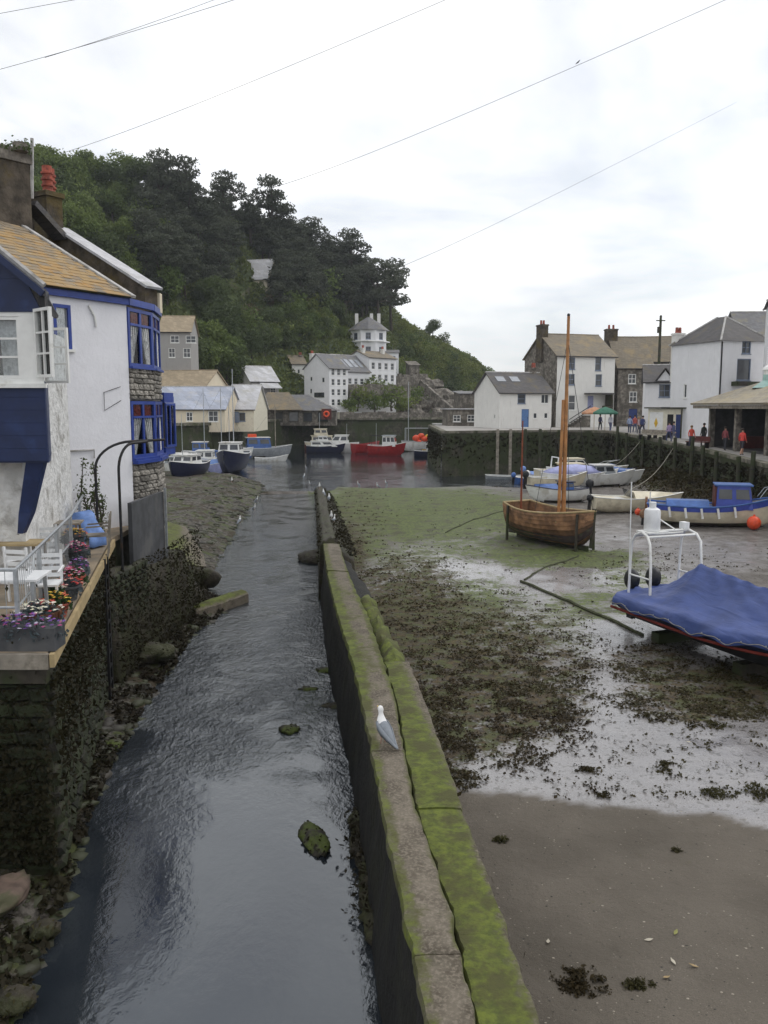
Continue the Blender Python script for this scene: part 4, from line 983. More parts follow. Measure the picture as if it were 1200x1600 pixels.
def build_white_house():
    base = Vector((-7.5, 21.5, ZF)); th = thing('white_house', 'whitewashed riverside house with royal blue bay windows and lichened roof', 'house', base)
    S = WA - WU * 2.6; L = (WB - S).length; uA = 2.6; Z0 = 2.0
    px_u = lambda px: uA + (WB - WA).length * 0 + ((lambda k: (Vector((k, 1, 0)) and ((WA.x - k * WA.y) / (k * WU.y - WU.x))))((px - 600) / F))     # where a pixel column meets the wall
    u0, u1 = px_u(94), px_u(121); zs, zt_ = 7.36, 8.40
    ho = [(u0, zs, u1 - u0, zt_ - zs)]
    mb = MB(); panel(mb, S, WU, L, Z0, ZE, ho, WI, .10)
    # inner shell behind the bay
    mb.quad(WB + Vector((0, 0, Z0)), WB + WI * 4 + Vector((0, 0, Z0)), WB + WI * 4 + Vector((0, 0, ZE)), WB + Vector((0, 0, ZE))); mb.build('wall', M['white_house_wall'], th, off=base)
    w = window(th, S, WU, WN, u0, zs, u1 - u0, zt_ - zs, 1, 1, 'blue', 'glass', .04, .085, .03, True, back=True, off=base)
    cm = MB(); e = [S + WU * (u0 + .05) - WN * .12, S + WU * (u1 - .05) - WN * .12]; rows = []
    for z in (zs + .05, zt_ - .05): rows.append([e[0].lerp(e[1], i / 24) + WN * .012 * math.sin(i * 1.7) + Vector((0, 0, z)) for i in range(25)])
    cm.loft(rows, False, False); cm.build('lace_curtain', M['curtain'], w, off=base, recalc=False)
    # fascia
    pts = [S, WB, BC, BD]
    for a, b in zip(pts, pts[1:]):
        mb = MB(); n = Vector(((b - a).y, -(b - a).x, 0)).normalized(); mb.beam(a + n * .05 + Vector((0, 0, ZE + .06)), b + n * .05 + Vector((0, 0, ZE + .06)), .10, .17); mb.build('fascia', M['blue'], th, off=base)
    # the bay: rubble bands between two blue windows
    fac = [(WB + WU * .01, BC, 2), (BC, BD, 2)]
    for a, b, nl in fac:
        d = (b - a); Lf = d.length; u = d.normalized(); n = Vector((u.y, -u.x, 0))
        mb = MB()
        for z0, z1 in ((1.6, 4.62), (6.16, 7.02)): panel(mb, a - n * .02, u, Lf, z0, z1)
        mb.build('bay_core', M['mortar'], th, off=base)
        for z0, z1 in ((2.2, 4.60), (6.18, 7.0)): masonry(th, a - n * .02, u, n, Lf, z0, z1, .34, .115, base, STONES, rl, .06)
        for z0, h in ((7.03, 1.50), (4.64, 1.50)):
            w = window(th, a, u, n, .0, z0, Lf, h, nl, 1, 'blue', 'glass', .02, .09, .10, False, 'bay_window', back=True, off=base, red=.40)
            half = (Lf - .18) / nl
            for i in range(nl): curtain(w, a, u, n, .09 + half * i, z0 + .1, half, h - .5, i == 0, .35, off=base, dpt=.05)
            mb = MB(); mb.beam(a + n * .03 + Vector((0, 0, z0 - .025)), b + n * .03 + Vector((0, 0, z0 - .025)), .16, .06); mb.build('bay_sill', M['blue'], w, off=base)
            if z0 < 5: mb = MB(); mb.beam(a + n * .05 + Vector((0, 0, z0 - .10)), b + n * .05 + Vector((0, 0, z0 - .10)), .22, .09); mb.build('bay_sill', M['blue'], w, off=base)
    # square blue oriel beyond the bay
    o0, o1 = at(257, 640, 25.6), at(272, 640, 26.3); o0.z = o1.z = 0; d = (o1 - o0); u = d.normalized(); n = Vector((u.y, -u.x, 0))
    window(th, o0, u, n, 0, 4.75, d.length, 1.35, 2, 1, 'blue', 'glass', .0, .07, .06, False, 'oriel_window', back=True, off=base)
    mb = MB(); q = [o0, o1, o1 - n * .9, o0 - n * .9]; mb.prism([(v.x, v.y) for v in q], 6.11, 6.30); mb.prism([((v.x + (o0.x - v.x) * .1), v.y) for v in q], 6.302, 6.42); mb.prism([(v.x, v.y) for v in q], 4.52, 4.74); mb.build('oriel_box', M['blue'], th, off=base)
    mb = MB(); mb.quad(BD + Vector((0, 0, 1)), BD + WI * 3 + Vector((0, 2, 1)), BD + WI * 3 + Vector((0, 2, ZE)), BD + Vector((0, 0, ZE))); mb.build('rear_wall', M['stone_far'], th, off=base)
    # roof: boarding under single slates, pale verge
    up = Vector((WI.x, WI.y, math.tan(R(27)))).normalized(); rb = WB + WN * .16 + WU * .05 + Vector((0, 0, ZE + .13)); ln = 7.4
    mb = MB(); a = rb - WU * 5.2; slab(mb, a, rb, rb + up * ln, a + up * ln, .04); mb.build('roof_deck', M['wood_wet'], th, off=base)
    sm = MB(); sm.box(-.138, 0, 0, .138, .34, .016); so = sm.build('slate', slatemat()); sd = so.data; bpy.data.objects.remove(so)
    nrm = WU.cross(up).normalized(); nrm = nrm if nrm.z > 0 else -nrm
    rot = Matrix((WU, up, nrm)).transposed().to_euler(); k = 0
    for j in range(26):
        for i in range(15):
            if k >= 296: break
            u = -.14 - i * .28 - (.14 if j % 2 else 0); p = rb + WU * u + up * (-.04 + j * .245) + nrm * (.052 + rl.uniform(0, .008))
            pp = proj(p)
            if pp[0] < -20 or pp[0] > 215: continue
            e = rot.copy(); e.x += R(-2.4) + rl.uniform(-.01, .01); e.z += rl.uniform(-.02, .02)
            inst(sd, 'slate', th, p - base, e); k += 1
    mb = MB(); mb.beam(rb + nrm * .07 - up * .05, rb + nrm * .07 + up * ln, .13, .07); mb.build('verge', M['lead'], th, off=base)
    # downpipe and thin pipe
    mb = MB(); q = S + WU * (px_u(92)) + WN * .07; mb.tube([(q.x, q.y, ZF), (q.x, q.y, 6.3), (q.x - .1, q.y, 6.45)], .045, 8); mb.build('downpipe', M['white_paint'], th, smooth=True, off=base)
    mb = MB(); q0, q1 = S + WU * px_u(94) + WN * .04, S + WU * px_u(146) + WN * .04; mb.tube([q0 + Vector((0, 0, 4.93)), q1 + Vector((0, 0, 4.93)), q1 + Vector((0, 0, 4.72))], .022, 6); mb.build('thin_pipe', M['lead'], th, off=base)
    mb = MB(); q0, q1 = S + WU * px_u(166) + WN * .02, S + WU * px_u(192) + WN * .02; mb.tube([q1 + Vector((0, 0, 6.5)), q0 + Vector((0, 0, 6.35)), q0 + Vector((.0, 0, 5.9)), q1 + Vector((0, 0, 6.15))], .008, 4); mb.build('wall_cable', M['iron'], th, off=base)
    mb = MB(); q0 = S + WU * px_u(148) + WN * .03; mb.tube([q0 + Vector((0, 0, 8.45)), q0 + WU * .16 + Vector((0, 0, 8.2)), q0 + WU * .2 + Vector((0, 0, 7.95))], .03, 6); mb.build('lamp_bracket', M['white_paint'], th, off=base)
M['white_house_wall'] = wallpaint('bright_limewash', (.80, .80, .84), (.5, .5, .5), .25)
build_white_house()
def chimney_pots(th, base, pts, r, h, mat, bands=3):
    for x, y, z in pts:
        mb = MB(); pr = [(r * 1.15, 0), (r * 1.15, h * .08)]
        for i in range(bands): t = lerp(.12, .8, i / max(1, bands)); pr += [(r * .9, h * t), (r * .92, h * (t + .1)), (r * 1.12, h * (t + .13)), (r * 1.12, h * (t + .2)), (r * .9, h * (t + .22))]
        pr += [(r * .9, h), (r * .7, h), (r * .7, h * .8), (.001, h * .8)]; mb.lathe(pr, (x, y, z), 12); mb.build('chimney_pot', M[mat], th, smooth=True, off=base)
def build_stone_house():
    """taller dark rubble gable behind the lichened roof"""
    P = Vector((-6.32, 24.3, 0)) - WU * .62; base = Vector((-7, 25, ZF)); th = thing('stone_house', 'dark rubble gable with pale coping and red chimney pots behind the lichened roof', 'house', base)
    def vg(t, dz=0): return P + WI * t + Vector((0, 0, 9.30 + math.tan(R(27.5)) * t + dz))
    mb = MB(); th_ = WU * .45
    a, b = vg(.02), vg(9.0); f = Vector((a.x, a.y, 8.66)); g = Vector((b.x, b.y, 8.66))
    mb.add([f, g, b, a, f + th_, g + th_, b + th_, a + th_], [[0,1,2,3],[5,4,7,6],[0,4,5,1],[1,5,6,2],[2,6,7,3],[3,7,4,0]]); mb.build('gable_wall', M['stone_dark'], th, off=base)
    mb = MB(); slab(mb, vg(-.08, .004) - WU * .06, vg(3.9, .004) - WU * .06, vg(3.9, .004) + WU * .55, vg(-.08, .004) + WU * .55, .07); mb.build('coping', M['cap'], th, off=base)
    mb = MB(); slab(mb, vg(4.6, .42) - WU * .06, vg(8.3, .42) - WU * .06, vg(8.3, .42) + WU * .5, vg(4.6, .42) + WU * .5, .07)
    v0, v1 = vg(4.5, -.5), vg(8.3, -.5); mb.add([v0, v1, vg(8.3, .41), vg(4.5, .41), v0 + th_, v1 + th_, vg(8.3, .41) + th_, vg(4.5, .41) + th_], [[0,1,2,3],[5,4,7,6],[0,4,5,1],[1,5,6,2],[2,6,7,3],[3,7,4,0]]); mb.build('upper_gable', M['stone_dark'], th, off=base)
    mb = MB(); bk = Vector((-3.2, 7.0, 0)); slab(mb, vg(.1, -.3) + WU * .46, vg(.1, -.3) + WU * .46 + bk, vg(9, -.3) + WU * .46 + bk, vg(9, -.3) + WU * .46, .08); mb.build('roof', M['slate_dark'], th, off=base)
    mb = MB(); mb.box(-6.50, 24.25, 8.66, -6.38, 24.5, 9.2); mb.build('corner_pier', M['cream_wall'], th, off=base)
    c = vg(4.05); mb = MB(); mb.beam(c + Vector((0, 0, -1.3)), c + Vector((0, 0, .78)), .62, .55, up=WU); mb.beam(c + Vector((0, 0, .78)), c + Vector((0, 0, .92)), .74, .66, up=WU); mb.build('chimney', M['stone_dark'], th, off=base)
    chimney_pots(th, base, [(c.x + .02, c.y, c.z + .92), (c.x - .02, c.y + .3, c.z + .92)], .16, .78, 'terracotta')
M['cap'] = mk('pale_coping', (.50, .50, .52), .12, 4, .85, (.36, .36, .35), 1.5, .4)
build_stone_house()
def build_tall_chimney():
    base = Vector((-11.4, 24, ZF)); th = thing('chimney_house', 'dark stone house end with a massive chimney at the left edge', 'house', base)
    p0, p1 = at(-40, 300, 23), at(48, 300, 24.2); zt = at(20, 226, 23.6).z
    q = [(p0.x, p0.y), (p1.x, p1.y), (p1.x - .5, p1.y + 1.0), (p0.x - .5, p0.y + 1.0)]
    mb = MB(); mb.prism(q, 9, zt - .35); mb.build('chimney', M['stone_dark'], th, off=base)
    mb = MB(); cx = sum(a for a, b in q) / 4; cy = sum(b for a, b in q) / 4; mb.prism([(cx + (a - cx) * 1.1, cy + (b - cy) * 1.1) for a, b in q], zt - .348, zt - .10); mb.build('chimney_cap', M['stone_far'], th, off=base)
    for k, px in enumerate((-18, 8, 32)):
        b = at(px, 230, 23.9 + .3 * (k % 2)); mb = MB(); mb.lathe([(.2, 0), (.21, .22), (.16, .23), (.001, .2)], (b.x, b.y, zt - .098), 10); mb.build('chimney_pot', M['stone_far'], th, smooth=True, off=base)
    r = random.Random(3); mb = MB()
    for k in range(420): b = at(r.uniform(-40, 50), 230, 23.8 + r.uniform(-.2, .6)); leafquad(mb, (b.x, b.y, zt - .08 + abs(r.gauss(0, .13))), .05, r)
    mb.build('chimney_weeds', M['leaf_dark'], th, off=base, recalc=False)['kind'] = 'stuff'
    mb = MB(); a = at(46, 318, 24.6); b = at(95, 372, 25.6); mb.beam(a, b, .5, .16); mb.build('roof_edge', M['slate_dark'], th, off=base)
    mb = MB(); mb.beam(at(50, 216, 24.25), at(50, 310, 24.25), .07); mb.build('flue_pipe', M['lead'], th, off=base)
    mb = MB(); mb.box(-16, 24.4, 2, -11.0, 26, 9.2); mb.build('wall', M['stone_dark'], th, off=base)
build_tall_chimney()
# ------------------------------------------------------------------ ladder hoops, flood board, slip, bank rocks
def hoops():
    b0 = edge(7.0, .05); th = thing('ladder_hoops', 'pair of tall black iron hoops over the quay ladder beside the white house', 'handrail', b0)
    for px, y in ((152, 17.3), (188, 18.4)):
        p = on(px, 848 if px < 160 else 856, ZF - .1); p = at(px, 800, p.y); x, yy = p.x, p.y; z1 = 4.55; r = .55; d = Vector((.72, .55, 0)) if px < 160 else Vector((.25, .35, 0)); n = d.length
        pts = [Vector((x, yy, ZF - .6)), Vector((x, yy, z1))] + [Vector((x, yy, z1)) + d * (1 - math.cos(a)) + Vector((0, 0, .62 * math.sin(a))) for a in [R(q) for q in range(10, 91, 10)]]
        e = pts[-1]; pts.append(e + d * .9 + Vector((0, 0, .02)))
        mb = MB(); mb.tube([q - b0 for q in pts], .032, 8); mb.build('hoop', M['iron'], th, smooth=True)
    for k in range(9):
        mb = MB(); a, c = edge(6.75, -.05), edge(7.3, -.05); z = -.1 + .32 * k; mb.beam(Vector((a.x, a.y, z)) - b0, Vector((c.x, c.y, z)) - b0, .035); mb.build('rung', M['iron'], th)
    for s in (6.75, 7.3): mb = MB(); a = edge(s, -.05); mb.beam(Vector((a.x, a.y, -.3)) - b0, Vector((a.x, a.y, ZF)) - b0, .05); mb.build('stile', M['iron'], th)
hoops()
def flood_board():
    a, b = at(206, 800, 19.9), at(256, 800, 22.4); a.z = b.z = 0
    th = thing('flood_board', 'tall dark slate board standing against the rubble bay', 'board', (a.x, a.y, 1.9)); d = (b - a); n = Vector((d.y, -d.x, 0)).normalized() * .05; o = Vector((a.x, a.y, 1.9))
    def z(p, py): return at(*proj((p.x, p.y, H))[:1], py, p.y).z
    mb = MB(); v = [Vector((a.x, a.y, z(a, 900))), Vector((b.x, b.y, z(b, 884))), Vector((b.x, b.y, z(b, 768))), Vector((a.x, a.y, z(a, 786)))]
    mb.add([p - o for p in v] + [p - o - n * 2 for p in v], [[0,1,2,3],[7,6,5,4],[0,4,5,1],[1,5,6,2],[2,6,7,3],[3,7,4,0]]); mb.build('panel', M['slab'], th)
    mb = MB(); mb.beam(v[1] + n - o, v[2] + n - o + Vector((0, 0, .1)), .06); mb.build('edge_strip', M['galv'], th)
    w = thing('bank_wall', 'low weedy stone wall under the dark slate board', 'wall', (a.x, a.y, 0)); o = Vector((a.x, a.y, 0)); mb = MB()
    s = a - d.normalized() * 2.2 + n.normalized() * .10; f = b + d.normalized() * 3; rings = []
    for k in range(24):
        t = k / 23; p = Vector((s.x, s.y, 0)).lerp(f, t); h = lerp(2.5, 1.9, min(1, t * 2)) if t < .8 else lerp(1.9, .5, (t - .8) / .2); q = n.normalized()
        rings.append([(p.x + q.x * j + .1 * fb(p.y * 2, zz * 2), p.y + q.y * j, zz) for j, zz in ((.32, -1), (.22, .3), (.12, h * .55), (.03, h), (-.4, h), (-.4, -1))])
    mb.loft(rings, True, True); mb.build('wall_body', M['weed_rock'], w, smooth='full', off=o)
    mw = MB(); rr = random.Random(2)
    for k in range(4200): t = rr.random(); p = Vector((s.x, s.y, 0)).lerp(f, t); z = 2.3 * rr.random() ** 1.3; mw_p = p + n.normalized() * (.34 - .1 * z + rr.uniform(-.05, .05)); mw_p.z = z; leafquad(mw, mw_p, rr.uniform(.02, .06), rr)
    mw.build('hanging_weed', M['leaf_weed'], w, off=o, recalc=False)['kind'] = 'stuff'
    masonry(w, Vector((s.x, s.y, 0)) + n.normalized() * .02, d, n, 2.6, .9, 2.3, .3, .14, o, STONES_WET, rl, .12)
flood_board()
def slip():
    p = [on(258, 878, .6), on(322, 880, .6), on(318, 862, .6), on(290, 818, .75), on(262, 815, .75)]; o = Vector((p[0].x, p[0].y, 0)); th = thing('slip_block', 'low concrete slip with bright green algae beside the dark board', 'slipway', o); mb = MB(); w = []
    n = 12; g = []
    for i in range(n + 1):
        t = i / n; a = p[0].lerp(p[4], t); b = (p[1].lerp(p[2], min(1, t * 3)) if t < .333 else p[2].lerp(p[3], (t - .333) / .667))
        r = [(a.x, a.y, -.8)]; w.append(.8)
        for j in range(9):
            s = j / 8; q = a.lerp(b, s); r.append((q.x, q.y, q.z + .05 * fb(q.x * 1.5, q.y * 1.5) - .12 * s)); w.append(1.0 - .75 * s + .3 * fb(q.x, q.y, 4))
        r.append((b.x + .05, b.y, -.8)); w.append(0); g.append(r)
    mb.loft(g, True, True); moss_build(mb, w, 'slip_top', th)
    b = MB(); q0, q1 = p[0] + Vector((-.4, -.12, 0)), p[1] + Vector((.1, -.12, 0))
    for k in range(7): c = q0.lerp(q1, k / 6); b.blob((c.x, c.y, .12), (.42, .3, .36), 70 + k, 2, .3)
    b.build('dark_footing', M['weed_rock'], th, smooth='full', off=o)
slip()
M['ledge'] = mk('pinkish_ledge_rock', (.10, .070, .055), .35, 4, .8, (.06, .06, .03), 1.5, .5, .5, .02, 14)
M['leaf_sea'] = leafmat('bladder_weed', (.050, .034, .014), (.046, .044, .014), .35)
def rock(label, p, r, seed, mat='moss_rock', rot=0, group=None, name='mossy_rock', cat='rock'):
    th = thing(name, label, cat, p, rot, group); mb = MB(); mb.blob((0, 0, 0), r, seed, 3, .3, 1.7)
    for i in range(2): mb.blob((r[0] * (.5 - i), r[1] * .2, -.02), (r[0] * .6, r[1] * .7, r[2] * .85), seed + 7 + i, 2, .35)
    mb.build('rock_body', M[mat], th, smooth='full'); rr = random.Random(seed); wq = MB()
    for k in range(int(60 + 420 * r[0] * r[1])):
        v = rr.choice(mb.v); leafquad(wq, Vector(v) * 1.02, rr.uniform(.015, .045), rr, .3)
    if mat != 'ledge': wq.build('weed', M['leaf_sea'] if rr.random() < .5 else M['leaf_weed'], th, recalc=False)['kind'] = 'stuff'
    return th
rock('long mossy green rock in the smooth stream left of the breakwater', on(492, 1311, -.27), (.17, .48, .10), 1, rot=.35)
rock('small mossy stone breaking the stream left of the gull', on(452, 1141, -.3), (.20, .22, .09), 2)
rock('green-topped stone near the dark left bank', on(170, 1164, -.25), (.26, .2, .10), 3)
rock('dark weedy rock jutting from the breakwater by the far joint', on(496, 872, -.2), (.75, .8, .32), 4, 'weed_rock')
rock('flat weedy stone in the stream above the gull', on(528, 1104, -.31), (.35, .16, .07), 5, 'weed_rock')
rock('green weedy stone in the riffle', on(508, 1048, -.31), (.22, .2, .07), 6)
rock('low stone in the upper riffle', on(482, 1078, -.32), (.22, .12, .07), 7)
rock('pinkish flat ledge at the bottom left edge', on(2, 1400, .05), (.26, .5, .13), 8, 'ledge')
rock('weedy boulder at the water edge near the bottom left', on(70, 1452, -.16), (.17, .15, .11), 9, 'weed_rock')
rock('weedy boulder on the left bank below the pink ledge', on(24, 1562, -.14), (.19, .18, .12), 10, 'weed_rock')
rock('weedy boulder under the terrace corner', on(60, 1300, .0), (.4, .5, .3), 11, 'weed_rock')
rock('dark boulder at the foot of the bank wall', on(95, 1180, .1), (.35, .5, .28), 12, 'weed_rock')
rock('weed-draped rock at the bend of the left bank', on(215, 1020, .1), (.8, .55, .25), 13, 'weed_rock')
def beam_log():
    a, b = on(296, 958, -.1), on(378, 930, -.1); th = thing('mossy_slab', 'mossy stone beam lying out from the left bank into the stream', 'stone slab', a); mb = MB(); rings = []; d = (b - a).normalized(); n = Vector((d.y, -d.x, 0)); w = []
    for k in range(16):
        p = (b - a) * (k / 15); hw = .30 - .08 * abs(k / 15 - .5) + .05 * fb(k * .6, 2); r = []
        for x, z in ((-1, -.3), (-1.05, .06), (-.6, .16), (0, .19), (.6, .17), (1.0, .07), (1.0, -.3)): r.append(p + n * hw * x + Vector((0, 0, z + .03 * fb(k * .5, x * 2)))); w.append(.75 if z > .1 else .3)
        rings.append(r)
    mb.loft(rings, True, True); o = mb.build('slab', M['mossy'], th, smooth=True); a_ = o.data.color_attributes.new('moss', 'FLOAT_COLOR', 'POINT'); a_.data.foreach_set('color', [q for x in w for q in (x, x, x, 1)])
beam_log()
def stump():
    p = on(264, 960, .1); th = thing('timber_stump', 'short dark timber stump leaning on the left bank', 'post', p); mb = MB(); mb.tube([(0, 0, -.2), (.0, 0, .2), (-.08, 0, .48)], [.08, .07, .055], 7); mb.build('stump', M['wood_wet'], th, smooth=True)
stump()

def scatter():
    """loose stones of the left bank, weed and small litter on the mud: nobody could count them"""
    r = random.Random(14); mb = MB(); wd = MB()
    for k in range(4200):
        y = 7.5 + 62 * r.random() ** 2.0; xl = interp(BANK, y); x = xl + .35 - abs(r.gauss(0, 1.6)) * (1 + y * .012)
        if y < 19.4 and x < TC.x + (y - 10.2) * TD.x / TD.y - .1 and y > 10.2: continue
        s = (.022 + .17 * r.random() ** 4) * (1 + y * .012); z = gz(x, y) - .3 * s; v, f = ICO[1]; ca, sa_ = math.cos(k), math.sin(k); j = [r.uniform(.8, 1.12) for _ in v]
        mb.add([(x + (ca * p.x * 1.5 - sa_ * p.y) * s * q, y + (sa_ * p.x * 1.5 + ca * p.y) * s * q, z + p.z * s * .55 * q) for p, q in zip(v, j)], f)
    lb = MB()
    for k in range(13000):
        y = 7 + 20 * r.random(); xl = interp(BANK, y); x = xl + .25 - abs(r.gauss(0, .8))
        if fb(x * 1.2, y * 1.2, 4) > -.2: leafquad(lb, (x, y, gz(x, y) + r.uniform(.01, .09)), r.uniform(.025, .08), r, .5)
    tag(mb.build('shore_stones', M['shore'], smooth='full', recalc=False), 'loose wet stones along the left bank of the stream', 'stones', kind='stuff')
    tag(lb.build('bank_weed', M['leaf_weed'], recalc=False), 'dark brown weed matted over the left bank of the stream', 'seaweed', kind='stuff')
    n = 0
    while n < 52000:                                                # weed lying on the harbour mud
        px, py = r.uniform(500, 1330), 690 + 560 * r.random() ** .8; p = on(px, py, 0)
        if p.x < interp(wl_r, p.y) + .05 and p.y < 60: n += .2; continue
        if p.y > 72: n += .2; continue
        a, b, c, s, l = zones(p.x, p.y); d = max(b, .055 if c > .35 else 0) * (1 - s)
        q = fb(p.x * 1.3, p.y * 1.3, 8)
        if r.random() < d * (1.0 if q > -.05 else .12):
            z = gz(p.x, p.y); sz = r.uniform(.010, .036) * (1 + p.y * .022)
            for j in range(3): leafquad(wd, (p.x + r.gauss(0, sz * 1.6), p.y + r.gauss(0, sz * 1.2), z + r.uniform(.003, .03)), sz, r, .6)
        n += 1
    for k in range(15000):
        y = 42 + 34 * r.random(); qx = interp([(q[1], q[0]) for q in QEDGE[:5]], y); x = qx + .1 - abs(r.gauss(0, 1.5)); leafquad(wd, (x, y, gz(x, y) + r.uniform(.0, .25)), r.uniform(.05, .15), r, .3)
    for k in range(3000):                                           # fringe at the right foot of the breakwater
        y = 4.5 + 24 * r.random(); x = interp(wl_r, y) + .1 + abs(r.gauss(0, .13)) * (1 + fb(y * 1.5, 1)); leafquad(wd, (x, y, gz(x, y) + r.uniform(.0, .12)), r.uniform(.025, .07), r, .3)
    tag(wd.build('seaweed', M['leaf_sea'], recalc=False), 'brown and olive seaweed strewn over the drained harbour mud', 'seaweed', kind='stuff')
pb = MB(); r = random.Random(99)
for k in range(5200):
    p = on(r.uniform(560, 1400), 1215 + 560 * r.random() ** 1.4, 0)
    if p.x < interp(wl_r, p.y) + .06: continue
    s = .003 + .010 * r.random() ** 4; z = gz(p.x, p.y); v, f = ICO[1]; pb.add([(p.x + q.x * s * 1.4, p.y + q.y * s, z + q.z * s * .6) for q in v], f)
t_ = NT('sand_grit'); ri_ = t_.n('ShaderNodeNewGeometry').outputs['Random Per Island']; t_.set(Base_Color=t_.mix(t_.math('POWER', ri_, 1.5), (.03, .027, .022), (.36, .32, .26)), Roughness=.8)
tag(pb.build('sand_grit', t_.m, recalc=False), 'small pebbles and shell grit strewn over the sand', 'pebbles', kind='stuff')
M['shore'] = mk('wet_shore_stone', (.042, .037, .030), .6, .9, .6, (.03, .035, .012), .6, .7, .4, .01, 25)
M['leaf_sea'] = leafmat('bladder_weed', (.050, .034, .014), (.046, .044, .014), .35)
scatter()
def clump(label, px, py, rx, ry, n, seed):
    p = on(px, py, 0); p.z = gz(p.x, p.y); th = thing('seaweed_clump', label, 'seaweed', p, 0, 'seaweed clumps on the sand and silt'); r = random.Random(seed); mb = MB()
    for k in range(n):
        a, d = r.uniform(0, 6.28), r.random() ** .6 * r.choice((.7, 1, 1.15)); x, y = rx*d*math.cos(a), ry*d*math.sin(a)
        if fb(x * 5, y * 5, seed) < -.10 * (1.3 - d): continue
        for q_ in range(3): leafquad(mb, (x + r.gauss(0, .02), y + r.gauss(0, .02), .006 + r.random() * .07 * max(.1, 1.1 - d)), r.uniform(.008, .032), r, .4)
    mb.build('fronds', M['leaf_sea'], th, recalc=False)
for i, a in enumerate([('large dark seaweed heap on the sand at the bottom of the slip', 912, 1552, .30, .22, 620), ('smaller dark seaweed heap right of the large one on the sand', 1000, 1558, .15, .08, 200), ('small seaweed tuft on the silt, the leftmost of the row', 916, 1206, .22, .16, 150),
     ('seaweed tuft on the silt in the middle of the row', 1041, 1198, .24, .18, 170), ('long dark seaweed strip on the silt near the sand edge', 1118, 1240, .48, .2, 300), ('round dark seaweed heap at the right edge of the silt', 1192, 1242, .26, .3, 260),
     ('dark seaweed tuft on silt in front of the covered boat', 1015, 1121, .3, .25, 180), ('brown seaweed tuft in the shadow of the covered boat', 1120, 1132, .28, .22, 170), ('flat seaweed scrap at the sand edge', 948, 1246, .18, .08, 90), ('tiny dark scrap alone on the sand', 1057, 1336, .06, .04, 40),
     ('small seaweed scrap right of the mossy slabs', 785, 1318, .14, .10, 120)]): clump(*a, seed=i + 1)
def litter():
    for i, (px, py, lab, c) in enumerate([(1013, 1484, 'pale dead leaf on the sand, the left one of the pair', 'litter_pale'), (1055, 1473, 'yellow-green leaf on the sand', 'litter_green'), (1051, 1520, 'white scrap on the sand near the bottom', 'litter_pale'), (1083, 1528, 'small tan scrap right of the white scrap', 'litter_tan'), (1040, 1548, 'ochre leaf lowest on the sand', 'litter_tan'), (856, 1486, 'white pebble on the sand by the mossy wall', 'litter_pale'), (1076, 1161, 'white feather on the wet silt', 'litter_pale')]):
        p = on(px, py, 0); p.z = gz(p.x, p.y) + .012; th = thing('beach_litter', lab, 'litter', p, i * .9); th.scale = (.7,) * 3; mb = MB(); rings = []
        for k in range(7): t = k / 6; w = .028 * math.sin(math.pi * min(.97, max(.06, t))); rings.append([(lerp(-.07, .07, t), -w, .004 + .02 * t * t), (lerp(-.07, .07, t), 0, .012 + .02 * t * t), (lerp(-.07, .07, t), w, .006 + .02 * t)])
        mb.loft(rings, False, False); mb.build('scrap', M[c], th, smooth='full')
M['litter_pale'] = mk('bleached_litter', (.46, .42, .34), .15, 9, .8); M['litter_green'] = mk('yellow_green_leaf', (.24, .24, .08), .15, 9, .8); M['litter_tan'] = mk('tan_leaf', (.33, .24, .12), .2, 9, .8)
litter()
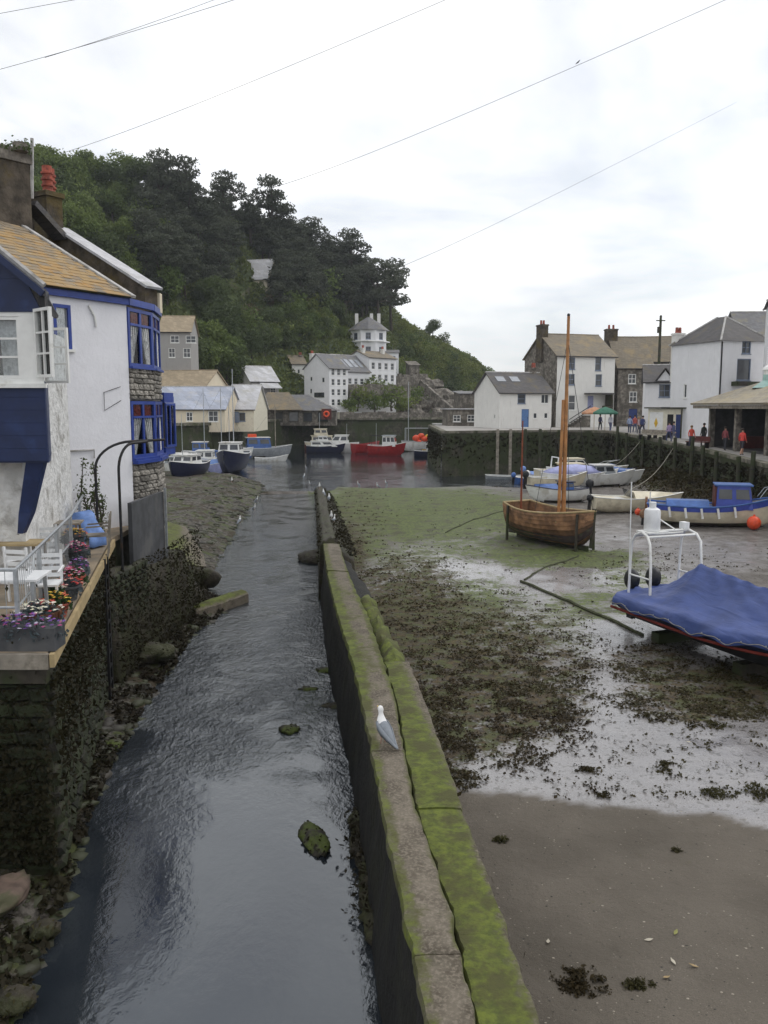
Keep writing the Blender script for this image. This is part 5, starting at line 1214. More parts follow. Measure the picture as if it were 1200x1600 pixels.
# ------------------------------------------------------------------ generic house in its own frame: front at y=0 looking to -y
def house(name, label, P, ang, W, D, He, Hr, wall='white_wall', roof='slate_grey', front=(), left=(), right=(), ridge='u', chim=(), frame='white_paint', over=.22, found=2.0, gable=None, group=None, doors=(), sky_=(), cat='house'):
    th = thing(name, label, cat, P, ang, group); mb = MB(); gm = gable or wall
    hole = lambda L: [(w[0], w[1], w[2], w[3]) for w in L]
    panel(mb, (0, 0, 0), (1, 0, 0), W, -found, He, hole(list(front) + [d[:4] for d in doors]), (0, 1, 0), .14)
    panel(mb, (W, D, 0), (-1, 0, 0), W, -found, He)
    sides = mb; gi = 1
    panel(sides, (0, D, 0), (0, -1, 0), D, -found, He, [(D - w[0] - w[2], w[1], w[2], w[3]) for w in left], (1, 0, 0), .14, 1)
    panel(sides, (W, 0, 0), (0, 1, 0), D, -found, He, hole(right), (-1, 0, 0), .14, 1)
    mid = Hr - .06
    if ridge == 'u':
        for x in (0, W): sides.tri((x, 0, He), (x, D, He), (x, D / 2, mid), 1)
    elif ridge == 'v': mb.tri((0, 0, He), (W, 0, He), (W / 2, 0, mid)); mb.tri((0, D, He), (W, D, He), (W / 2, D, mid))
    elif ridge == 'shed':
        for x in (0, W): sides.tri((x, 0, He), (x, D, He), (x, D, mid), 1)
        mb.quad((0, D, He), (W, D, He), (W, D, mid), (0, D, mid))
    mb.build('wall', [M[wall], M[gm]], th)
    o = over; t = .10
    def sl(e, z): return z - o * (Hr - He) / e
    rf = []
    if ridge == 'u':
        k = o * (Hr - He) / (D / 2)
        rf = [[(-o, -o, He - k), (W + o, -o, He - k), (W + o, D / 2, Hr), (-o, D / 2, Hr)], [(-o, D + o, He - k), (W + o, D + o, He - k), (W + o, D / 2 + .001, Hr), (-o, D / 2 + .001, Hr)]]
    elif ridge == 'v':
        k = o * (Hr - He) / (W / 2)
        rf = [[(-o, -o, He - k), (-o, D + o, He - k), (W / 2, D + o, Hr), (W / 2, -o, Hr)], [(W + o, -o, He - k), (W + o, D + o, He - k), (W / 2 + .001, D + o, Hr), (W / 2 + .001, -o, Hr)]]
    elif ridge == 'shed':
        k = o * (Hr - He) / D; rf = [[(-o, -o, He - k), (W + o, -o, He - k), (W + o, D + o, Hr + k), (-o, D + o, Hr + k)]]
    elif ridge == 'flat': rf = [[(-o, -o, He + .02), (W + o, -o, He + .02), (W + o, D + o, He + .03), (-o, D + o, He + .03)]]
    rm = MB()
    for q in rf: slab(rm, *q, t)
    if ridge == 'hip':
        h = min(W, D) / 2; a = (h, D / 2) if W >= D else (W / 2, h); b = (W - h, D / 2) if W >= D else (W / 2, D - h); z = He - .04; v = [(-o, -o, z), (W + o, -o, z), (W + o, D + o, z), (-o, D + o, z), (a[0], a[1], Hr), (b[0] + .01, b[1] + .01, Hr)]
        f = [[0, 1, 5, 4], [1, 2, 5], [2, 3, 4, 5], [3, 0, 4]] if W >= D else [[0, 1, 4], [1, 2, 5, 4], [2, 3, 5], [3, 0, 4, 5]]
        rm.add(v, f + [[3, 2, 1, 0]])
        hm = MB()
        for i, e in ((0, 4), (1, 5 if W >= D else 4), (2, 5), (3, 4 if W >= D else 5)): hm.tube([v[i], v[e]], .09, 5)
        hm.build('hip_mortar', M['lead'], th)
    ro = rm.build('roof', M[roof], th)
    if ridge in 'uv':
        mb = MB(); e = [(-o, D / 2, Hr + t), (W + o, D / 2, Hr + t)] if ridge == 'u' else [(W / 2, -o, Hr + t), (W / 2, D + o, Hr + t)]; mb.tube(e, .09, 6); mb.build('ridge_tile', M['lead' if 'tan' not in roof else roof], ro)
    if ridge == 'u':
        mb = MB(); k = o * (Hr - He) / (D / 2); mb.tube([(-o, -o - .05, He - k + .02), (W + o, -o - .05, He - k + .02)], .06, 6); mb.build('gutter', M['iron'], th)
    for (u0, d0, ww, hh) in sky_:
        mb = MB(); f = lambda u, d: Vector((u, d, He + (Hr - He) * d / (D / 2) + t + .03)); slab(mb, f(u0, d0), f(u0 + ww, d0), f(u0 + ww, d0 + hh), f(u0, d0 + hh), .05); mb.build('skylight', M['skylight'], ro)
    for L, P0, U, N in ((front, (0, 0, 0), (1, 0, 0), (0, -1, 0)), (left, (0, 0, 0), (0, 1, 0), (-1, 0, 0)), (right, (W, 0, 0), (0, 1, 0), (1, 0, 0))):
        for w in L:
            window(th, P0, U, N, *w[:4], *(w[4:6] if len(w) > 5 else (2, 2)), frame=w[6] if len(w) > 6 else frame, fr=.08, bar=.05)
    for d in doors:
        u, z, w, h = d[:4]; mb = MB(); mb.box(u + .003, .08, z, u + w - .003, .13, z + h - .003); do = mb.build('door', M[d[4]], th); hb = MB(); hb.box(u + w - .16, .05, z + h * .48, u + w - .09, .079, z + h * .53); hb.build('handle', M['iron'], do)
    for c in chim:
        u, v, w, d, zt = c[:5]; mb = MB(); mb.box(u, v, He - .5 if len(c) < 7 else c[6], u + w, v + d, zt); mb.box(u - .06, v - .06, zt + .001, u + w + .06, v + d + .06, zt + .16); mb.build('chimney', M[c[5] if len(c) > 5 else gm], ro)
        for i in range(2): mb = MB(); mb.lathe([(.14, 0), (.12, .5), (.09, .5), (.001, .4)], (u + w * (.3 + .4 * i), v + d / 2, zt + .16), 8); mb.build('chimney_pot', M['terracotta'], ro)
    return th
M['skylight'] = mk('skylight_glass', (.30, .32, .35), .1, 3, .08, bump=0, spec=.7)
M['door_blue'] = mk('blue_door_paint', (.09, .18, .38), .12, 4, .5); M['door_lilac'] = mk('lilac_door_paint', (.28, .30, .48), .1, 4, .5); M['frame_blue'] = mk('grey_blue_window_paint', (.16, .20, .28), .1, 4, .5)
M['door_navy'] = mk('navy_door', (.02, .04, .16), .12, 4, .5)
# ------------------------------------------------------------------ right quay
def build_quay():
    base = Vector((20.2, 43.8, 0)); th = thing('harbour_quay', 'stone quay running along the right side of the harbour to the pier head', 'quay', base)
    E = [Vector(q) for q in QEDGE] + [Vector((5.4, 101, 3.7))]
    E[0] = Vector((24.2, 8, 2.8)); E.insert(1, Vector((21.3, 34, 2.9)))
    mb = MB(); back = [Vector((90, 8, 3)), Vector((90, 34, 3)), Vector((90, 44, 3)), Vector((90, 60, 3.1)), Vector((90, 76, 3.3)), Vector((80, 92, 3.6)), Vector((60, 112, 3.7)), Vector((30, 118, 3.7)), Vector((12, 112, 3.7))]
    for i in range(len(E) - 1): mb.quad(E[i], E[i + 1], back[i + 1], back[i])
    mb.build('paving', M['quay_top'], th, off=base)
    mb = MB()
    for a, b in zip(E, E[1:]):
        n = max(2, int((b - a).length / .9)); m = 9; d = (b - a).normalized(); N = Vector((-d.y, d.x, 0)) 
        g = []
        for i in range(n + 1):
            p = a.lerp(b, i / n); r = []
            for j in range(m + 1):
                z = lerp(-1.5, p.z - .02, j / m); k = .16 * (1 - j / m) + .10 * fb(p.x * .8 + p.y * .6, z * 1.1, 3) * (j < m); q = p + N * k; r.append((q.x, q.y, z))
            g.append(r)
        mb.loft(g, False, False)
    mb.build('wall_face', M['quay_face'], th, off=base, smooth='full', recalc=False)
    for a, b in zip(E, E[1:]):                                     # coping stones, each its own
        n = max(1, int((b - a).length / 1.5)); d = (b - a).normalized(); N = Vector((-d.y, d.x, 0)).normalized()
        if a.y < 30 and b.y < 35: a = a.lerp(b, .5); n //= 2
        for i in range(n):
            p, q = a.lerp(b, (i + .01) / n) - N * .2, a.lerp(b, (i + .99) / n) - N * .2; mb = MB(); mb.beam(p + Vector((0, 0, .0)), q + Vector((0, 0, .0)), .56, .2 + rl.uniform(0, .03)); mb.build('coping_stone', M['quay_cope'], th, off=base)
    r = random.Random(31); mb = MB()                                   # weed on the face and at the foot
    for a, b in zip(E, E[1:]):
        d = (b - a).normalized(); N = Vector((-d.y, d.x, 0))
        for k in range(int((b - a).length * 46)):
            p = a.lerp(b, r.random()); z = p.z - .35 - abs(r.gauss(0, 1.2)); p = p + N * r.uniform(.02, .5 * max(.2, 1 - (z / p.z))); p.z = max(z, -.1); leafquad(mb, p, r.uniform(.08, .22), r)
    o = mb.build('wall_weed', M['leaf_weed'], th, off=base, recalc=False); o['kind'] = 'stuff'
    # mooring piles
    L = [Vector(q) for q in QEDGE[1:5]]; i = 0
    lines = [(L[0], L[1]), (L[1], L[2]), (L[2], L[3])]
    for a, b in lines:
        n = max(1, int((b - a).length / 3.3)); d = (b - a).normalized(); N = Vector((-d.y, d.x, 0))
        for k in range(n):
            p = a.lerp(b, (k + .4 + rl.uniform(-.3, .3)) / n) + N * .32; h = p.z + rl.uniform(.1, .95); t = thing('mooring_pile', 'dark weedy timber mooring pile against the right quay wall', 'mooring post', (p.x, p.y, 0), 0, 'mooring piles along the right quay'); mb = MB()
            mb.tube([(0, 0, -.6), (.02, 0, h * .5), (rl.uniform(-.06, .06), 0, h)], [.17, .15, .13], 8); mb.build('pile', M['wood_wet'], t, smooth=True); mb = MB(); mb.lathe([(.16, 0), (.17, .02), (.16, .05)], (0.03, 0, h * .72), 8); mb.build('iron_band', M['iron'], t)
    for px, d in ((777, 74.2), (797, 74.4), (820, 74.8), (843, 75)):
        p = at(px, 700, d); t = thing('pier_fender', 'pale timber fender post on the dark pier face', 'fender post', (p.x, p.y - .15, 0), 0, 'fenders on the pier face'); mb = MB(); mb.beam((0, 0, -.8), (0, 0, 4.0), .24, .2); mb.build('post', M['wood_grey'] if px < 800 else M['wood_wet'], t)
M['quay_cope'] = mk('granite_coping', (.17, .155, .125), .3, 3, .9, (.07, .075, .04), 1.0, .6, .3, .02, rnd=.3)
build_quay()
# ------------------------------------------------------------------ houses along the right quay
def zat(py, d): return H + (HOR - py) / F * d
p = at(780, 668, 88)
house('white_cottage', 'small white cottage with blue door and two roof lights on the pier', p, R(19), 6.2, 6.2, zat(613, 88) - p.z, zat(584, 91) - p.z, 'white_wall2', 'slate_dark', front=[(2.1, 2.5, .95, 1.0, 1, 2, 'frame_blue'), (4.9, 2.5, .95, 1.0, 2, 1), (4.0, .9, .5, .65, 1, 1), (5.3, .9, .5, .65, 1, 1)], left=[(1.0, .9, .35, .5, 1, 1)], doors=[(2.6, .02, .9, 1.9, 'door_blue')], sky_=[(.5, 1.5, 1.0, .8), (2.2, 1.5, 1.0, .8)], chim=[(5.4, 2.9, .5, .5, zat(578, 93) - p.z, 'stone_far')])
p = at(868, 668, 93); hw = zat(557, 93) - p.z; hr = zat(526, 97) - p.z
tall = house('tall_white_house', 'tall white-fronted house with stone gable, tan roof and outside stair', p, R(16), 7.2, 8.2, hw, hr, 'white_wall2', 'slate_tan', front=[(1.2, 6.4, 1.0, 1.3, 2, 2, 'frame_blue'), (4.7, 6.3, .75, 1.5, 1, 2, 'frame_blue'), (1.1, 4.7, 1.1, 1.2, 2, 2, 'frame_blue'), (4.8, 4.6, .8, 1.3, 1, 2, 'frame_blue'), (1.5, 1.9, .9, 1.7, 1, 2)], gable='stone_far', doors=[(3.9, 1.6, .75, 1.9, 'door_lilac')], chim=[(-.25, 3.4, .8, 1.4, hr + .95, 'stone_dark')])
def porch():
    mb = MB(); mb.box(3.4, -1.5, 3.65, 6.4, -.02, 3.82); mb.build('porch_roof', M['slate_dark'], tall); mb = MB(); mb.box(6.1, -1.4, 1.5, 6.3, -.02, 3.648); mb.box(5.0, -1.4, 1.5, 6.098, -1.25, 2.4); mb.build('porch_screen', M['wood_wet'], tall)
    mb = MB(); mb.box(3.5, -1.45, -2, 6.35, -.02, 1.496); mb.build('landing', M['white_wall2'], tall)
    for i in range(8): mb = MB(); mb.box(3.5 - .32 * (8 - i), -1.4, -1, 3.5 - .32 * (7 - i) - .003, -.02, 1.5 - .19 * (8 - i)); mb.build('step', M['stone_far'], tall)
    mb = MB(); mb.beam((.9, -1.43, .9), (3.5, -1.43, 2.4), .07); mb.beam((.9, -1.43, .5), (3.5, -1.43, 2.0), .07); mb.build('handrail', M['iron'], tall)
porch()
p = at(963, 668, 97); p.z = 3.6
house('grey_stone_house', 'narrow grey stone house with navy door beside the tall white house', p, R(2), 4.0, 7.5, zat(575, 97) - p.z, zat(531, 101) - p.z, 'stone_far', 'slate_tan', front=[(1.2, 5.0, .9, 1.1), (1.4, 2.9, .9, 1.2)], doors=[(1.4, 0.02, 1.0, 2.1, 'door_navy')], chim=[(-.5, 3.2, 1.3, 1.1, zat(520, 101) - p.z, 'stone_dark')])
p = at(992, 668, 108); p.z = 3.7
house('rear_house', 'tan-roofed house rising behind the gabled white shop', p, R(-12), 5.2, 7.5, zat(566, 108) - p.z, zat(531, 112) - p.z, 'stone_far', 'slate_tan', front=[(3.9, 6.9, .9, 1.2), (1.2, 5, .8, 1)])
p = at(1005, 684, 79); p.z = 3.2
gs = house('gabled_shop', 'small white shop with a dark gabled dormer and blue-grey window', p, R(-15), 3.4, 5, zat(597, 79) - p.z, zat(574, 82) - p.z, 'white_wall', 'slate_dark', front=[(1.25, 3.65, 1.0, 1.2, 2, 2, 'frame_blue'), (1.5, 1.9, 1.3, .85, 3, 1, 'frame_blue')], frame='frame_blue', doors=[(.4, .02, .8, 1.9, 'door_navy')])
mb = MB(); mb.tri((1.0, -.06, zat(597, 79) - p.z), (2.5, -.06, zat(597, 79) - p.z), (1.75, -.06, zat(580, 79) - p.z)); mb.build('gablet', M['white_wall'], gs)
mb = MB(); z0, z1 = zat(599, 79) - p.z, zat(577, 79) - p.z; slab(mb, (.8, -.3, z0), (1.75, -.3, z1), (1.75, 1.8, z1), (.8, 1.8, z0), .08); slab(mb, (2.7, -.3, z0), (1.751, -.3, z1), (1.751, 1.8, z1), (2.7, 1.8, z0), .08); mb.build('gablet_roof', M['slate_dark'], gs)
p = at(1119, 690, 68); p.z = 3.1
fh = house('hip_roofed_house', 'large white square house with a hipped grey roof behind the fish market', p, R(19), 5.0, 6.0, zat(534, 68) - p.z, zat(500, 72) - p.z, 'white_wall', 'slate_dark', front=[(2.1, 7.15, .9, 1.0, 2, 2, 'frame_blue'), (1.7, 5.0, 1.4, 1.75, 1, 1, 'frame_blue')], left=[(3.9, 3.6, .4, 1.2, 1, 1)], ridge='hip', chim=[(.1, 5.6, .8, .7, zat(524, 72) - p.z, 'white_wall2', 5)])
mb = MB(); mb.box(1.2, -.7, 4.55, 3.5, -.02, 4.9); mb.build('balcony_box', M['wood_wet'], fh)
mb = MB(); mb.tube([(.06, -.08, 0), (.06, -.08, zat(536, 68) - p.z)], .06, 6); mb.build('downpipe', M['iron'], fh)
p = at(1150, 690, 92); p.z = 3.4
house('grey_gable_house', 'grey slate-hung house end behind the hip-roofed house', p, R(-4), 6, 7, zat(528, 92) - p.z, zat(494, 96) - p.z, 'grey_wall', 'slate_grey', ridge='u')
p = at(1191, 690, 62); p.z = 3.1
house('edge_white_house', 'tall white house end cut off by the right edge above the market', p, R(-22), 6, 6, zat(474, 62) - p.z, zat(455, 64) - p.z, 'white_wall', 'slate_dark', front=[(1.2, 6.2, .9, 1.2)], ridge='hip')
# fish market: open-fronted shed along the quay
def market():
    P = Vector((23.6, 61, 3.05)); th = thing('fish_market', 'open-fronted fish market shed with low stone roof and dark interior', 'market shed', P, R(-90)); L, D, he, hr = 26, 7, 3.05, 4.55
    mb = MB(); slab(mb, (-1.9, -.6, he), (L, -.6, he), (L, D / 2, hr), (.6, D / 2, hr), .14); slab(mb, (-1.9, D + .4, he), (L, D + .4, he), (L, D / 2 + .002, hr), (.6, D / 2 + .002, hr), .14); slab(mb, (-1.9, -.6, he + .01), (-1.9, D + .4, he + .01), (.6, D / 2 + .1, hr), (.6, D / 2 - .1, hr), .14); mb.build('roof', M['roof_stone'], th)
    mb = MB(); mb.box(0, D - .2, -.5, L, D, he); mb.box(L - .2, .1, -.5, L, D - .202, he); mb.build('back_wall', M['shed_shade'], th)
    mb = MB(); mb.box(0, .1, -.5, .2, D - .202, he - .15); mb.build('end_wall', M['shed_shade'], th)
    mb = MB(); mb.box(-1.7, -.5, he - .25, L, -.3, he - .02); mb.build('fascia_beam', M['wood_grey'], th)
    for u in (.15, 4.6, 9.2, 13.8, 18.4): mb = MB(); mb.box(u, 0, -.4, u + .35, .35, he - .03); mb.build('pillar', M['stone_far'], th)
    mb = MB(); mb.box(.22, .4, -.3, L - .22, D - .22, .06); mb.build('floor_shade_slab', M['shed_shade'], th); mb = MB(); mb.box(.3, .5, he - .16, L - .3, D - .3, he - .1); mb.build('ceiling', M['shed_shade'], th)  # added dark slab over the pale paving and dark ceiling paint in the interior shade
    mb = MB(); mb.box(3.0, D - .3, 0.07, 4.2, D - .22, 2.3); mb.build('door', M['wood_pale'], th)
    mb = MB(); mb.box(2.8, 1.0, .065, 3.3, 2.8, .9); mb.build('stall', M['maroon'], th); mb = MB(); mb.box(6, 1.6, .065, 8, 3, .85); mb.build('stall', M['maroon'], th)
M['roof_stone'] = slate('weathered_stone_slates', (.30, .265, .205), (.36, .30, .19), .5, 4, 2.4); M['shed_shade'] = mk('shed_interior_shade', (.05, .048, .05), .3, 2, .9)  # shade inside the market put into the wall, floor and ceiling colour
market()
def kiosk():
    p = at(1011, 690, 73); p.z = 3.2; th = house('quay_kiosk', 'flat-roofed white kiosk with a yellow emblem board in front of the gabled shop', p, R(-20), 5.4, 3.2, 2.6, 2.8, 'cream_paint', 'wood_wet', front=[(3.45, .1, .55, 2.2, 1, 2, 'frame_blue')], ridge='flat', over=.35, found=.25, doors=[(1.6, .02, .5, 2.1, 'dark'), (2.3, .02, .7, 2.1, 'door_navy')], cat='kiosk')
    mb = MB(); mb.box(.15, -.06, .5, 1.25, -.004, 2.3); b = mb.build('emblem_board', M['white_paint'], th); mb = MB(); mb.add([(.68, -.065, .95), (.84, -.065, 1.35), (.68, -.065, 1.85), (.52, -.065, 1.35), (.68, -.09, 1.38)], [[0,1,4],[1,2,4],[2,3,4],[3,0,4]]); mb.build('emblem', M['yellow'], b)
    mb = MB(); mb.tube([(2.75, -.4, -.1), (2.75, -.4, 2.6)], .07, 6); mb.build('roof_post', M['wood_wet'], th)
kiosk()
def lantern_roof():
    p = at(1200, 606, 58); th = thing('glazed_lantern', 'small green glazed lantern roof above the fish market', 'roof lantern', p); mb = MB(); mb.lathe([(1.1, 0), (.4, .5), (.36, .9)], n=8); mb.build('glass_roof', M['green_glass'], th); mb = MB(); mb.lathe([(.34, .9), (.34, 1.2), (.45, 1.22), (.36, 1.4), (.16, 1.55), (.001, 1.6)], n=10); mb.build('cupola', M['white_paint'], th)
M['green_glass'] = mk('pale_green_glass', (.30, .46, .42), .12, 2, .25, bump=0)
lantern_roof()
def pole():
    p = at(1025, 680, 84); p.z = 3.3; th = thing('telegraph_pole', 'tall dark telegraph pole rising between the shop and the rear house roof', 'telegraph pole', p); h = zat(497, 84) - p.z; mb = MB(); mb.tube([(0, 0, -.5), (0, 0, h)], [.19, .12], 8); mb.build('pole', M['wood_wet'], th, smooth=True); mb = MB(); mb.beam((-.45, 0, h - .5), (.45, 0, h - .5), .1); mb.box(-.28, -.14, h - 1.7, -.1, .12, h - 1.1); mb.build('crossarm', M['wood_wet'], th)
pole()
def low_store():
    p = at(700, 662, 99); p.z = 3.7; house('pier_store', 'low store with a flat pale roof at the landward end of the pier', p, R(4), 4.2, 5, zat(640, 99) - p.z, 3, 'stone_far', 'roof_pale', front=[(.6, .5, .9, .8), (2.3, .5, .9, .8)], ridge='flat', cat='store')
    p = at(718, 662, 108); p.z = 3.7; house('stone_store', 'plain stone store behind the pale flat roof, left of the white cottage', p, R(4), 5, 5, zat(616, 108) - p.z, zat(612, 110) - p.z, 'stone_far', 'slate_grey', ridge='shed', cat='store')
low_store()
def parasol(px, d, mat, label):
    p = at(px, 670, d); p.z = 3.62; th = thing('parasol', label, 'parasol', p, 0, 'parasols outside the stair'); mb = MB(); mb.tube([(0, 0, 0), (0, 0, 2.3)], .025, 6); mb.build('pole', M['wood_pale'], th); mb = MB(); n = 16; mb.loft([[(r * math.cos(k * .3927) * (1 - .08 * (k % 2)), r * math.sin(k * .3927) * (1 - .08 * (k % 2)), z) for k in range(n)] for r, z in ((1.25, 1.62), (1.28, 1.78), (.6, 2.15), (.02, 2.35))]); mb.build('canopy', M[mat], th)
M['canvas_tan'] = mk('faded_orange_canvas', (.46, .24, .14), .2, 3, .9); M['canvas_green'] = mk('green_canvas', (.05, .16, .11), .2, 3, .9)
parasol(928, 82.5, 'canvas_tan', 'faded orange parasol on the quay below the outside stair'); parasol(945, 81.5, 'canvas_green', 'green parasol beside the orange one on the quay')
def quay_bench():
    for i, (px, d) in enumerate(((1012, 71), (1026, 69.5), (1090, 60))):
        p = at(px, 690, d); p.z = 3.2 if i < 2 else 3.02; th = thing('quay_bench', ['timber bench on the quay left of the kiosk', 'timber bench under the emblem board', 'dark red bench behind the orange figure'][i], 'bench', p, R(-60)); mb = MB(); mb.box(-.9, -.22, .42, .9, .22, .48); mb.build('seat', M['wood_grey' if i < 2 else 'maroon'], th); mb = MB(); mb.box(-.9, .2, .5, .9, .25, .85); mb.build('backrest', M['wood_grey' if i < 2 else 'maroon'], th)
        for x in (-.8, .8): mb = MB(); mb.box(x - .04, -.2, 0, x + .04, .2, .418); mb.build('leg', M['iron'], th)
quay_bench()
# ------------------------------------------------------------------ people: one skinned body each
def outfit(name, top, legs, shoes=(.03, .03, .03), skin=(.45, .26, .18), sleeve=.9, leg_skin=0):
    t = NT(name); s = t.n('ShaderNodeSeparateXYZ'); t.l(t.obj(), s.inputs[0]); z = s.outputs[2]; ax = t.math('ABSOLUTE', s.outputs[0])
    c = t.mix(t.math('GREATER_THAN', z, .09), shoes, skin if leg_skin else legs); c = t.mix(t.math('GREATER_THAN', z, .45 if leg_skin else .09), c, legs)
    c = t.mix(t.math('GREATER_THAN', z, .93), c, top); hand = t.math('MULTIPLY', t.math('GREATER_THAN', ax, .205), t.math('LESS_THAN', z, sleeve)); c = t.mix(hand, c, skin); c = t.mix(t.math('GREATER_THAN', z, 1.47), c, skin)
    t.set(Base_Color=c, Roughness=.8); t.bump(t.noise(14, 4, t.obj()), .3, .02); return t.m
def person(label, px, d, zq, h, rz, top, legs, hair=(.03, .02, .015), pose=0, group='people on the right quay', leg_skin=0, sit=False, bag=None):
    p = at(px, 690, d); p.z = zq; th = thing('person', label, 'person', p, rz, group); k = h / 1.72
    st = .10 + .12 * (pose % 2)
    J = [(0,0,.95,.13,.10), (0,0,1.12,.125,.09), (0,-.01,1.32,.155,.10), (0,0,1.45,.06,.055), (0,.01,1.56,.075,.085), (0,.01,1.68,.072,.085),
         (.17,0,1.38,.058,.055), (.24,.03,1.12,.045,.045), (.25,-.10 if pose > 1 else -.03,.90,.035,.035), (.26,-.14 if pose > 1 else -.05,.80,.03,.04),
         (-.17,0,1.38,.058,.055), (-.24,.03,1.12,.045,.045), (-.25,-.06,.90,.035,.035), (-.26,-.10,.80,.03,.04),
         (.09,0,.86,.095,.10), (.10,-st,.48,.065,.07), (.10,-st*.9+.02,.08,.042,.05), (.11,-st*.9-.12,.035,.04,.03),
         (-.09,0,.86,.095,.10), (-.10,st*.5,.48,.065,.07), (-.10,st*1.3,.09,.042,.05), (-.11,st*1.3-.12,.04,.04,.03)]
    E = [(0,1),(1,2),(2,3),(3,4),(4,5),(2,6),(6,7),(7,8),(8,9),(2,10),(10,11),(11,12),(12,13),(0,14),(14,15),(15,16),(16,17),(0,18),(18,19),(19,20),(20,21)]
    me = bpy.data.meshes.new('body'); me.from_pydata([j[:3] for j in J], E, []); me.materials.append(outfit('clothes', top, legs, leg_skin=leg_skin)); o = bpy.data.objects.new('body', me); COL.objects.link(o); o.parent = th; o.scale = (k,) * 3
    md = o.modifiers.new('skin', 'SKIN'); sv = me.skin_vertices[0].data
    for i, j in enumerate(J): sv[i].radius = (j[3], j[4])
    sv[0].use_root = True; md.use_smooth_shade = True; sd = o.modifiers.new('sub', 'SUBSURF'); sd.levels = sd.render_levels = 1
    mb = MB(); mb.blob((0, .025, 1.66), (.098, .112, .098), 3, 2, .12); q = mb.build('hair', mk('hair', hair, bump=0), th, smooth='full'); q.scale = (k,) * 3
    if bag: mb = MB(); mb.box(.24, -.22, .62, .36, .10, .90); mb.tube([(.3, -.15, .9), (.28, -.06, 1.05), (.3, .03, .9)], .012, 5); q = mb.build('bag', mk('bag_cloth', bag), th); q.scale = (k,) * 3
    return th
person('person in a bright red top and dark shorts walking past the market', 1160, 52, 2.97, 1.68, R(120), (.62, .06, .05), (.03, .03, .04), pose=1, leg_skin=1)
person('person in a dark coat and dark trousers standing before the market', 1099, 61, 3.03, 1.75, R(200), (.03, .035, .03), (.025, .025, .03), pose=0)
person('person in an orange-red jacket left of the dark coated figure', 1080, 60, 3.03, 1.6, R(10), (.66, .09, .06), (.05, .05, .09), (.2, .12, .05), pose=2)
person('person in pale blue standing by the grey stone house', 983, 79, 3.45, 1.68, R(160), (.30, .36, .52), (.06, .07, .12), pose=1)
person('person in a red top beside the navy door', 991, 80, 3.45, 1.72, R(20), (.5, .12, .10), (.10, .12, .2), pose=0)
person('person in pink-grey at the middle of the group by the stone house', 997, 78, 3.42, 1.6, R(70), (.5, .38, .42), (.08, .08, .1), (.3, .2, .1), pose=2)
person('person in dark blue at the right of the group by the stone house', 1003, 77, 3.4, 1.74, R(200), (.05, .07, .2), (.04, .04, .07), pose=1)
person('person in white beside the parasols', 953, 81, 3.55, 1.7, R(130), (.6, .6, .66), (.10, .11, .2), pose=0)
person('person in dark navy clothes under the green parasol', 937, 83, 3.6, 1.62, R(30), (.06, .06, .14), (.05, .05, .06), pose=2)
person('person in lilac standing in the kiosk doorway', 1045, 67, 3.12, 1.65, R(190), (.40, .30, .48), (.05, .06, .14), pose=1)
person('person in dark blue passing the kiosk', 1052, 66.5, 3.1, 1.7, R(90), (.06, .07, .16), (.12, .12, .16), pose=1)
person('person in maroon inside the dark market', 1133, 56, 3.05, 1.6, R(120), (.22, .05, .06), (.03, .03, .04), pose=0)
# ------------------------------------------------------------------ far quay and its sheds
def far_quay():
    pts = [at(60, 690, 80), at(180, 690, 89), at(262, 690, 96), at(330, 690, 101), at(395, 690, 119), at(470, 690, 136), at(560, 690, 140), at(640, 690, 143), at(720, 690, 147), at(830, 690, 152)]
    base = Vector((pts[4].x, pts[4].y, 0)); th = thing('far_quay', 'dark stone quay wall across the head of the harbour below the sheds', 'quay', base); mb = MB(); tp = MB(); zt = 3.95
    for a, b in zip(pts, pts[1:]):
        n = 12; g = []; d = (b - a).normalized(); N = Vector((d.y, -d.x, 0))
        for i in range(n + 1):
            p = a.lerp(b, i / n); g.append([(p.x + N.x * k, p.y + N.y * k, z) for z, k in [(lerp(-1.5, zt, j / 8), .2 * (1 - j / 8) + .25 * fb(p.x * .4, j * .6, 2)) for j in range(9)]])
        mb.loft(g, False, False); tp.quad((a.x, a.y, zt), (b.x, b.y, zt), (b.x, b.y + 60, zt), (a.x, a.y + 60, zt))
        q = MB(); q.beam((a.x, a.y, zt - .02), (b.x, b.y, zt - .02), .7, .35); q.build('coping', M['quay_cope'], th, off=base)
    mb.build('wall_face', M['quay_face'], th, off=base, smooth='full', recalc=False); tp.build('paving', M['quay_top'], th, off=base)
far_quay()
def shed(name, label, px0, px1, d, ang, ybase, yeave, yridge, D, wall, roof, cat='shed', **k):
    p = at(px0, ybase, d); W = (px1 - px0) / F * d / max(.3, math.cos(ang)); return house(name, label, p, ang, W, D, zat(yeave, d) - p.z, zat(yridge, d + D / 2) - p.z, wall, roof, cat=cat, **k), W
shed('boat_shed', 'long cream shed with a tan roof behind the pale-roofed sheds', 190, 326, 112, R(-12), 655, 606, 582, 8, 'cream_wall', 'roof_tan', right=[(2, 2.2, 1.2, 1.2)])
shed('blue_roofed_shed', 'wide low shed with a pale blue-grey roof beside the blue oriel', 235, 352, 101, R(-3), 662, 639, 606, 9, 'cream_wall', 'roof_blue', front=[(1.6, .3, .9, 1.0), (7.1, .25, 1.2, 1.3), (4.4, .3, .8, 1.1)], frame='white_paint', found=1)
shed('white_roofed_shed', 'cream-fronted shed with a whitish sheet roof between the masts', 353, 397, 106, R(-3), 662, 639, 603, 9, 'cream_paint', 'roof_pale', front=[(1.7, .3, .8, 1.1, 1, 1, 'frame_blue')], found=1)
